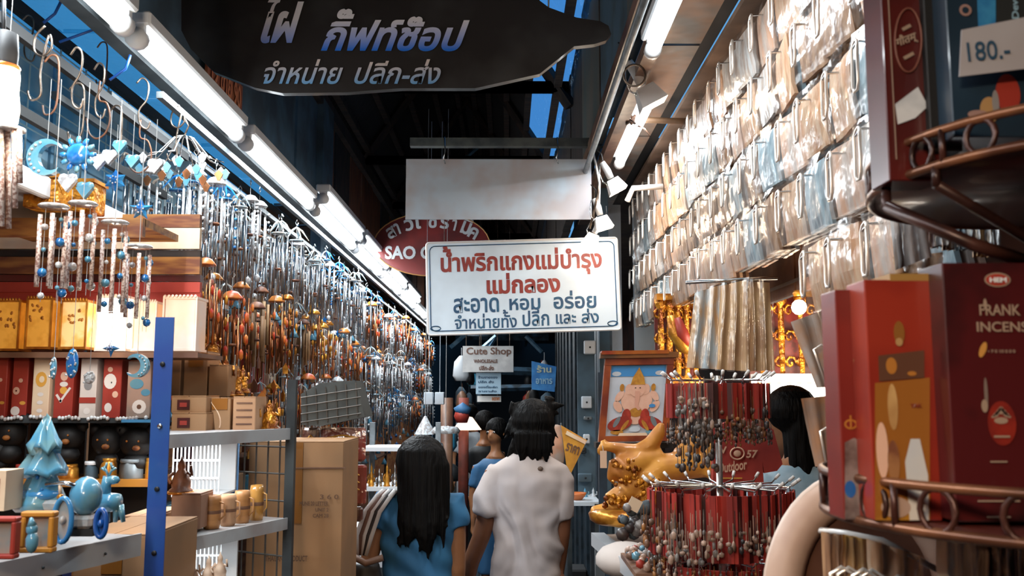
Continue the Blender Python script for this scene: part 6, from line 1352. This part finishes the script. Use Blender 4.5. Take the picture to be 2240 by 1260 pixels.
t, a, b = facebox('incense_box', 'tall red and gold incense box in the middle of the lower tray', (1914, 612, 2034, 1140), Yj, .05, bred2)
MB().box(((P(1913, 0, Yj).x+P(2034, 0, Yj).x)/2, Yj+.025, P(0, 605, Yj).z), (119*S(Yj), .05, 16*S(Yj))).build('top_flap', M('mustard_card', '#a07a40', rough=.5), t)
pr(t, 0, 0, Yj, poly=[(1914, 838), (2034, 826), (2034, 1138), (1914, 1138)][::-1], m_=M('mustard_print', '#9a6026', '#b5812e', rough=.3, scale=12, coat=.6, lo=.5, hi=.6))
pr(t, 0, 0, Yj-.0004, poly=[(1921, 778), (2022, 766), (2022, 826), (1923, 834)][::-1], m_=M('plaque_brown', '#5e3c2c', rough=.4)); pr(t, 1950, 800, Yj-.0008, rx=12, ry=18, m_=opr); pr(t, 1995, 817, Yj-.0008, rx=10, ry=5, m_=opr)
pr(t, 1967, 728, Yj-.0004, rx=12, ry=26, m_=M('dark_ochre', '#8a5a26', rough=.4)); pr(t, 1967, 748, Yj-.0008, rx=8, ry=9, m_=M('tan_print', ''))
pr(t, 0, 0, Yj-.0006, poly=[(1990, 1138), (1980, 1010), (1992, 960), (2012, 960), (2030, 1040), (2032, 1138)][::-1], m_=M('pale_print', '#c8ccd0', '#d8d4cc', rough=.3, scale=9)); pr(t, 1953, 890, Yj-.0006, rx=11, ry=50, m_=M('light_ochre', '#c8a068', '#a87c4a', rough=.4, scale=20)); pr(t, 1930, 985, Yj-.0006, rx=13, ry=60, m_=M('peach_print', '')); pr(t, 1955, 1010, Yj-.0009, rx=13, ry=46, m_=M('figure_brown', '#7a4a34', '#a07048', rough=.4, scale=40)); pr(t, 1960, 1110, Yj-.0009, rx=32, ry=22, m_=M('hem_tan', '#b49888', rough=.5))
text('lettering', 'YAK', P(1990, 892, Yj-.001), 26*S(Yj), 9*S(Yj), bred, t, bold=.05)
Yk_ = .9
t, a, b = facebox('incense_box', 'dark red frankincense box with grey capital lettering at the right edge', (2092, 575, 2330, 1142), Yk_, .055, M('incense_dark', '#4e1517', '#2a0f10', rough=.35, scale=9, coat=.4, lo=.5, hi=.65))
tan = M('antique_lettering', '#a08a78', rough=.5)
pr(t, 2182, 612, Yk_, rx=29, ry=16, m_=tan); pr(t, 2182, 612, Yk_-.0004, rx=26, ry=13, m_=red)
text('lettering', 'HEM', P(2164, 618, Yk_-.0016), 38*S(Yk_), 11*S(Yk_), M('white_lettering', ''), t, bold=.05)
text('lettering', 'FRANK', P(2142, 690, Yk_-.001), 90*S(Yk_), 24*S(Yk_), tan, t, bold=.016); text('lettering', 'INCENSE', P(2136, 726, Yk_-.001), 128*S(Yk_), 22*S(Yk_), tan, t, bold=.016)
text('lettering', '• 7 0 10 0 0 0', P(2160, 772, Yk_-.001), 60*S(Yk_), 7*S(Yk_), tan, t, bold=.02); pr(t, 2150, 765, Yk_-.0004, rx=7, ry=18, m_=M('flame_print', '#c89048', rough=.4), rt=.4)
pr(t, 2155, 665, Yk_-.0004, rx=4, ry=12, m_=tan); pr(t, 2157, 860, Yk_-.0004, rx=4, ry=34, m_=M('smoke_print', '#7a6a62', rough=.5)); pr(t, 2154, 888, Yk_-.0006, rx=7, ry=14, m_=tan)
pr(t, 2192, 926, Yk_, rx=31, ry=48, m_=M('medallion', '#8f2a1e', '#6e1f1a', rough=.4, scale=30))
for k in range(9): q = math.radians(20+17.5*k); pr(t, 2190+14*math.cos(q), 916-18*math.sin(q), Yk_-.0006, rx=3, ry=9, m_=tan, rt=q-PI/2)
pr(t, 2190, 920, Yk_-.0008, rx=15, ry=7, m_=tan); MB().box(P(2192, 955, Yk_-.002), (34*S(Yk_), .0008, 4*S(Yk_))).build('print', tan, t)
for k, (yy, w0) in enumerate([(1096, 90), (1131, 50), (1010, 36)]): MB().box(P(2185, yy, Yk_-.002), (w0*S(Yk_), .0008, 3*S(Yk_))).build('print', tan, t)
t, a, b = facebox('incense_box', 'nearly black filler for the dark gap between the tall gold box and the dark red one', (2037, 620, 2088, 1140), .96, .05, M('dark_gap_card', '#2a1210', '#120c0c', rough=.4, scale=6))  # near-black card stands in for the shade of an empty gap
# boxes on upper tray
Yu = .95
t, a, b = facebox('upper_box', 'dark red box with an oval label and Devanagari script on the upper tray', (1946, -60, 2036, 395), Yu+.02, .05, M('upper_red', '#4a1a18', '#5e1c18', rough=.35, scale=6, coat=.5))
MB().tube([P(1987+29*math.cos(2*PI*k/26), 88+70*math.sin(2*PI*k/26), Yu+.018) for k in range(26)], .0012, 5, closed=True).build('label_ring', M('dull_red_print', '#7a4a3c', rough=.5), t)
text('lettering', 'गौतम्', P(1962, 110, Yu+.018), 54*S(Yu), 32*S(Yu), tan, t, ux=(1, 0, .38), uy=(-.1, 0, 1), bold=.03)
for (px, py, w0) in ((1983, 60, 22), (1988, 122, 26)): MB().box(P(px, py, Yu+.018), (w0*S(Yu), .0008, 8*S(Yu)), rot=Matrix.Rotation(-.5, 3, 'Y')).build('print', tan, t)
pr(t, 0, 0, Yu+.019, poly=[(1958, 228), (2008, 190), (2030, 232), (2002, 258), (1964, 272)][::-1], m_=M('silver_foil', '#e0e4e8', '#b8c0c8', rough=.2, scale=20, coat=1.))
for px in (1951, 2032): MB().box(P(px, 150, Yu+.018), (2*S(Yu), .0008, 430*S(Yu))).build('foil_edge', tan, t)
facebox('upper_box', 'black box on the upper tray left of the dark blue one', (2038, -60, 2084, 330), Yu+.01, .05, black)
t, a, b = facebox('upper_box', 'dark blue box behind the handwritten price card on the upper tray', (2086, -60, 2330, 300), Yu-.02, .06, M('navy_card', '#22384a', '#1c2c3a', rough=.4, scale=6, coat=.3)); Yn = Yu-.02
pr(t, 0, 0, Yn, poly=[(2136, -40), (2178, -40), (2178, 52), (2140, 60)][::-1], m_=M('blue_panel', '#2f78b0', '#3f8fc0', rough=.4, scale=40)); pr(t, 0, 0, Yn, poly=[(2180, -40), (2330, -40), (2330, 60), (2180, 60)][::-1], m_=M('dark_grey_panel', '#2c2f30', rough=.4))
pr(t, 2112, 22, Yn-.0004, rx=14, ry=14, m_=M('rose_print', '#a08078', rough=.5)); pr(t, 2112, 22, Yn-.0008, rx=8, ry=8, m_=M('navy_card', ''))
text('lettering', 'Devo', P(2228, 42, Yn-.001), 60*S(Yn), 16*S(Yn), M('pale_blue_letter', ''), t, ux=(0, 0, 1), uy=(-1, 0, 0), bold=.02)
pr(t, 2205, 205, Yn-.0004, rx=28, ry=46, m_=red); pr(t, 2165, 240, Yn-.0008, rx=22, ry=30, m_=M('tan_print', '')); pr(t, 2140, 250, Yn-.0010, rx=24, ry=10, m_=M('rose_print', '')); pr(t, 2178, 225, Yn-.0012, rx=8, ry=30, m_=M('grey_print', ''))
t = thing('price_card', 'white handwritten price card reading 180 clipped before the dark blue box', 'card', P(2170, 165, Yn-.03)); Yp = Yn-.025
MB().prism([(P(x, y, Yp).x, P(x, y, Yp).z) for x, y in ((2098, 168), (2103, 66), (2330, 20), (2330, 140))], .0012, (0, Yp, 0)).build('card', M('card_white', '#a8a4a8', '#b4b4ba', rough=.6, scale=6), t)
text('lettering', '180.-', P(2117, 136, Yp-.001), 98*S(Yp), 46*S(Yp), M('pen_blue', '#2a4c66', rough=.5), t, ux=(1, 0, .09), uy=(-.05, 0, 1), bold=.012)

# pale curved chair back and the bags under the lower tray
Yh = 1.45; t = thing('rattan_chair', 'pale curved rattan chair back under the lower round tray', 'chair', P(1840, 1300, Yh)); cc = P(1905, 1330, Yh); Rr = 235*S(Yh)
arc = [cc+Vector((Rr*math.cos(math.radians(a))*.80, .02*math.sin(math.radians(a)), Rr*math.sin(math.radians(a))*1.02)) for a in range(-20, 215, 8)]
MB().tube(arc, .030, 10, sq=1.).build('rim', M('pale_rattan', '#c8a894', '#b89480', rough=.5, scale=10, bump=.1), t)
MB().tube([cc+(p-cc)*1.13 for p in arc], .012, 8).build('piping', M('cream_rattan', '#d8c0b0', rough=.5), t)
MB().prism([((p-cc).x*.95, (p-cc).z*.95) for p in arc], .015, cc+Vector((0, .02, 0))).build('backrest', M('chair_brown', '#6a4434', '#5a3628', rough=.6, scale=10), t)
sz_ = cc.z-Rr*.35
MB().box((cc.x, Yh+.2, .46), (.34, .4, .06), bev=.01).build('seat', M('chair_brown', ''), t)
for sx in (-1, 1):
    MB().tube([(cc.x+sx*Rr*.76, Yh+.02, cc.z-Rr*.2), (cc.x+sx*.15, Yh+.03, .46)], .02, 8).build('back_post', M('pale_rattan', ''), t)
    for yy in (.03, .37): MB().tube([(cc.x+sx*.15, Yh+yy, .44), (cc.x+sx*.17, Yh+yy, 0)], .016, 8).build('leg', M('pale_rattan', ''), t)
for i, (q, k, Yq) in enumerate([([(1804, 1166), (1850, 1170), (1850, 1320), (1812, 1320)], 4, 1.22), ([(1850, 1172), (1900, 1180), (1905, 1320), (1853, 1320)], 3, 1.2), ([(1905, 1182), (2010, 1215), (2010, 1330), (1908, 1330)], 0, 1.18)]):
    slant(q, Yq, [cont[3], M('paper_yellow', ''), cont[0]][i], 'clear bag under the lower tray, %s from the left' % ORD[i], True)
solo('bag_hanger', MB().tube([P(1795, 1160, 1.25), P(1850, 1166, 1.23), P(1930, 1182, 1.2), P(2048, 1245, 1.18)], .010, 8, sq=.4), M('clear_bar', '#c8c4c0', rough=.15, coat=1.), 'clear plastic hanger bar over the bags under the lower tray', 'hanger')
for i, (x0, x1, m_) in enumerate([(2062, 2132, M('pale_print', '')), (2150, 2190, brsh), (2195, 2240, dred)]):
    slant([(x0, 1180), (x1, 1186), (x1, 1320), (x0, 1320)], 1.0, m_, ['pale blue and white packet under the tray right of the plastic hanger', 'brown packet low at the right under the tray', 'dark red packet in the lower right corner'][i], False)

# ------------------------------------------------------------------ the far aisle
sh_m = M('shutter_steel', '#2c3a44', '#1c262c', rough=.5, metal=.3, scale=10)
t = thing('folding_gate', 'dark folding steel gate along the right side of the far aisle', 'gate', (.72, 8.5, 0))
for k in range(22): MB().box((.62+.01*(k % 2), 5.6+.27*k, 1.25), (.03, .12, 2.5)).build('slat', sh_m, t)
for z in (.2, 1.2, 2.3): MB().box((.64, 8.5, z), (.02, 5.9, .03)).build('bar', dgrey, t)
bits = [(1283, 880, 22, 26, 'pale grey electric box on the dark post'), (1286, 915, 18, 8, 'thin grey plate under the electric box'), (1283, 960, 14, 20, 'pale blue switch plate on the dark post'), (1280, 1045, 30, 18, 'grey blue panel low on the dark post'), (1290, 760, 26, 30, 'silver round meter high on the dark post'), (1276, 985, 12, 14, 'small dark box on the right post')]
for i, (px, py, w_, h_, lb) in enumerate(bits):
    Y = 5.3; c = P(px, py, Y); s_ = S(Y); t = thing('wall_box', lb, 'box', c); MB().box(c, (w_*s_, .04, h_*s_), bev=.005).build('body', [pale, grey, pale, gblue, M('bright_edge', ''), dgrey][i], t); MB().ball(c+Vector((0, -.022, 0)), (.006, .003, .006), 6).build('knob', black, t)
solo('meter_board', MB().box((P(1283, 900, 5.33).x, 5.345, P(0, 900, 5.33).z), (.10, .02, 1.0)), gblue, 'blue grey board that carries the electric boxes on the right', 'board')
t = thing('yellow_pennant', 'yellow triangular pennant with brown writing right of the man', 'pennant', P(1243, 1045, 4.6)); Y = 4.6
MB().prism([(P(x, y, Y).x, P(x, y, Y).z) for x, y in ((1243, 1048), (1284, 963), (1227, 930))], .006, (0, Y, 0)).build('cloth', M('pennant_yellow', '#d89a34', '#b87c28', rough=.6, scale=10), t)
MB().prism([(P(x, y, Y).x, P(x, y, Y).z) for x, y in ((1280, 972), (1282, 964), (1240, 942), (1237, 950))], .004, (0, Y-.006, 0)).build('band', cream, t)
text('lettering', 'ราคา', P(1236, 985, Y-.005), 30*S(Y), 18*S(Y), brsh, t, ux=(1, 0, -.4), uy=(.3, 0, 1), bold=.03); MB().tube([P(1227, 925, Y+.01), P(1245, 1060, Y+.01)], .004, 6).build('stick', dgrey, t)
t = thing('pink_balloon_bag', 'pale peach bundle hanging beside the man\'s hair', 'bag', P(1215, 1010, 4.8)); remeshed('bundle', MB().tube([P(1214, 930, 4.8), P(1218, 970, 4.8), P(1216, 1015, 4.8)], [.03, .05, .045], 12), M('peach_cloth', '#b8866a', '#a8968c', rough=.7, scale=12), t, .012, 3, wr(.012, 18, 2))
# table with small bowls far right of the man
t = thing('snack_table', 'low table with a blue cloth edge right of the man', 'table', P(1265, 1250, 5.0)); a = P(1236, 1100, 5.0); b = P(1312, 1100, 5.0)
MB().box(((a.x+b.x)/2, 5.15, a.z), (b.x-a.x, .4, .02)).build('tabletop', pale, t)
for sx in (a.x+.02, b.x-.02): MB().box((sx, 5.1, a.z/2), (.025, .3, a.z)).build('leg', dgrey, t)
t = thing('orange_bowl', 'orange bowl on the low table right of the man', 'bowl', P(1262, 1096, 5.05)); MB().lathe([(.001, 0), (.02, 0), (.045, .03), (.05, .045), (.044, .04), (.018, .008), (.001, .006)], P(1263, 1096, 5.05), 18).build('bowl', M('orange_bowl', '#c06a34', rough=.4), t)
for k, (px, m_) in enumerate([(1245, silver), (1280, teal), (1298, pale)]): ornate(px, 1098, 16, 30, 5.2, '%s trinket on the low table' % ['silver', 'blue', 'white'][k], 'trinket', 'trinket', m_)
t = solo('black_stool', MB().box((P(1258, 1150, 5.6).x, 5.6, .62), (.13, .2, .05), bev=.01).tube([(P(1245, 0, 5.6).x, 5.6, .6), (P(1243, 0, 5.6).x, 5.6, 0)], .012, 6).tube([(P(1272, 0, 5.6).x, 5.6, .6), (P(1274, 0, 5.6).x, 5.6, 0)], .012, 6), black, 'black stool on the tiled floor beyond the man', 'stool')
# far stock both sides
fm_ = [M('far_bag_blue', '#3a6a94', rough=.6), red, M('far_silver', '#9aa8b0', rough=.4), brsh, gblue, M('far_white', '#c8ccd0', rough=.5), M('far_tan', '#a07858', rough=.6), M('far_black', '#121416', rough=.6), M('far_teal', '#3a8aa8', rough=.5), M('far_amber', '#b87a34', rough=.5)]
GA = ['blue', 'red', 'silver grey', 'brown', 'blue grey', 'white', 'tan', 'black', 'teal', 'amber']
k = 0
for side in (-1, 1):
    for Y in (7.4, 8.6, 10., 11.6, 13.4, 15.5, 18.):
        for j, z in enumerate((.75, 1.15, 1.5, 1.85)):
            if side > 0 and Y < 11: continue
            if z > 1.4 and Y < 11: continue
            x = side*(.62 if side < 0 else .45)+R.uniform(-.08, .08); w_ = R.uniform(.12, .26); h_ = R.uniform(.16, .32); mi = R.randrange(10)
            mb = MB().loft([(x, Y, z, w_*.35, .05), (x, Y, z+h_*.2, w_*.5, .07), (x, Y, z+h_*.75, w_*.42, .06), (x, Y, z+h_, w_*.12, .03)], 8).tube([(x, Y, z+h_), (x, Y, z+h_+.1)], .004, 4)
            solo('hanging_bag', mb, fm_[mi], '%s cloth bag hanging far down the %s side, %s from the front, %s' % (GA[mi], 'left' if side < 0 else 'right', ORD[k % 29], ['lowest', 'low', 'middle', 'top'][j]), 'bag', 'bags hanging in the far aisle')
        k += 1
for i, (px, py, Y, m_, lb) in enumerate([(1020, 1000, 9, M('rust_red', '#7a3424', '#5a2c20', rough=.7, scale=8), 'rust red post stand beyond the woman'), (985, 1010, 7.5, brsh, 'brown timber stand just right of the woman\'s hair')]):
    solo('display_pole', MB().tube([(P(px, 0, Y).x, Y, 0), (P(px, 0, Y).x, Y, P(0, 870, Y).z)], .05, 8), m_, lb, 'post')
t = thing('red_lantern', 'small red and blue hanging lantern over the far left stand', 'lantern', P(1013, 935, 8.2)); MB().lathe([(.001, 0), (.05, 0), (.07, .06), (.05, .12), (.001, .12)], P(1010, 925, 8.2), 12).build('body', red, t); MB().lathe([(.001, 0), (.06, .0), (.08, .05), (.001, .1)], P(1012, 905, 8.2), 12).build('cap', M('far_bag_blue', ''), t)
t = thing('far_stall_lamp', 'pale lit lamp shade among the far left stalls', 'lamp', P(1020, 950, 9)); MB().lathe([(.14, 0), (.05, .12), (.001, .13)], P(1022, 940, 9), 14).build('shade', M('lit_shade', '#ffe8d4', emit=1.6, ecol='#ffd8b8'), t)
t = thing('glitter_cone', 'silver glitter cone lamp hanging beyond the woman\'s head', 'ornament', P(930, 940, 6.3)); 
for i, (px, py, lb) in enumerate([(930, 950, ''), (975, 948, '')]):
    MB().tube([P(px, py-8, 6.3), Vector((P(px, py, 6.3).x, 6.3, 3.68))], .002, 4).build('string', string, t)
    MB().lathe([(.075, 0), (.01, .12), (.001, .125)] if i == 0 else [(.09, 0), (.10, .02), (.08, .045), (.001, .05)], P(px, py, 6.3), 16).build('cone', clear, t)
for i, (x0, x1) in enumerate([(928, 948), (952, 972)]):
    Y = 6.6; a = P(x0, 885, Y); b = P(x1, 858, Y); solo('pale_box', MB().box(((a.x+b.x)/2, Y, (a.z+b.z)/2), (b.x-a.x, .08, b.z-a.z), bev=.004).tube([((a.x+b.x)/2, Y, b.z), ((a.x+b.x)/2, Y, 3.68)], .002, 4), pale, ['left', 'right'][i]+' one of two pale boxes hanging above the woman\'s head', 'box')
# far people
for i, (px, py, Y, cm, lb) in enumerate([(1060, 925, 9.5, M('far_black', ''), 'distant shopper in dark clothes left of the man\'s head'), (1085, 945, 8.3, fm_[0], 'distant shopper in a blue top just left of the man\'s face'), (1028, 905, 12, fm_[5], 'distant shopper in a white top in the far aisle')]):
    c = P(px, py, Y); z0 = c.z; t = thing('person', lb, 'person', (c.x, Y, 0)); b = MB(); hc = Vector((c.x, Y, z0)); V, Rm = head(b, hc, .105, 2.6 if i == 1 else 0)
    b.tube([hc, hc+Vector((0, 0, -.17)), hc+Vector((0, 0, -.22))], [.05, .05, .09], 8); zs = z0-.24
    b.loft([(c.x, Y, zs-.55, .14, .1), (c.x, Y, zs-.3, .12, .09), (c.x, Y, zs-.05, .17, .1), (c.x, Y, zs, .1, .07)], 14)
    for s in (-1, 1):
        w3 = Vector((c.x+s*.2, Y-.05, zs-.56)); b.tube([(c.x+s*.17, Y, zs-.06), (c.x+s*.21, Y, zs-.32), w3], [.045, .036, .022], 8); hand(b, w3, (0, 0, -1), s, .95)
        b.tube([(c.x+s*.08, Y, zs-.5), (c.x+s*.09, Y, .45), (c.x+s*.09, Y, .06)], [.09, .06, .04], 8).tube([(c.x+s*.09, Y, .04), (c.x+s*.09, Y-.12, .03)], [.04, .03], 6)
    remeshed('body', b, skin, t, .016, 3); eyes(V, Rm, .105, t)
    sh = MB().loft([(c.x, Y, zs-.6, .16, .12), (c.x, Y, zs-.3, .14, .105), (c.x, Y, zs-.05, .18, .11), (c.x, Y, zs+.01, .11, .08)], 14)
    for s in (-1, 1): sh.tube([(c.x+s*.15, Y, zs-.06), (c.x+s*.2, Y, zs-.25)], [.06, .058], 8); sh.tube([(c.x+s*.08, Y, zs-.55), (c.x+s*.09, Y, .1)], [.10, .075], 8)
    remeshed('clothes', sh, cm, t, .018, 3)
    remeshed('hair', MB().ball(V(0, -.2, .25), (.108, .115, .108), 12, rot=Rm), hairm, t, .014, 1)
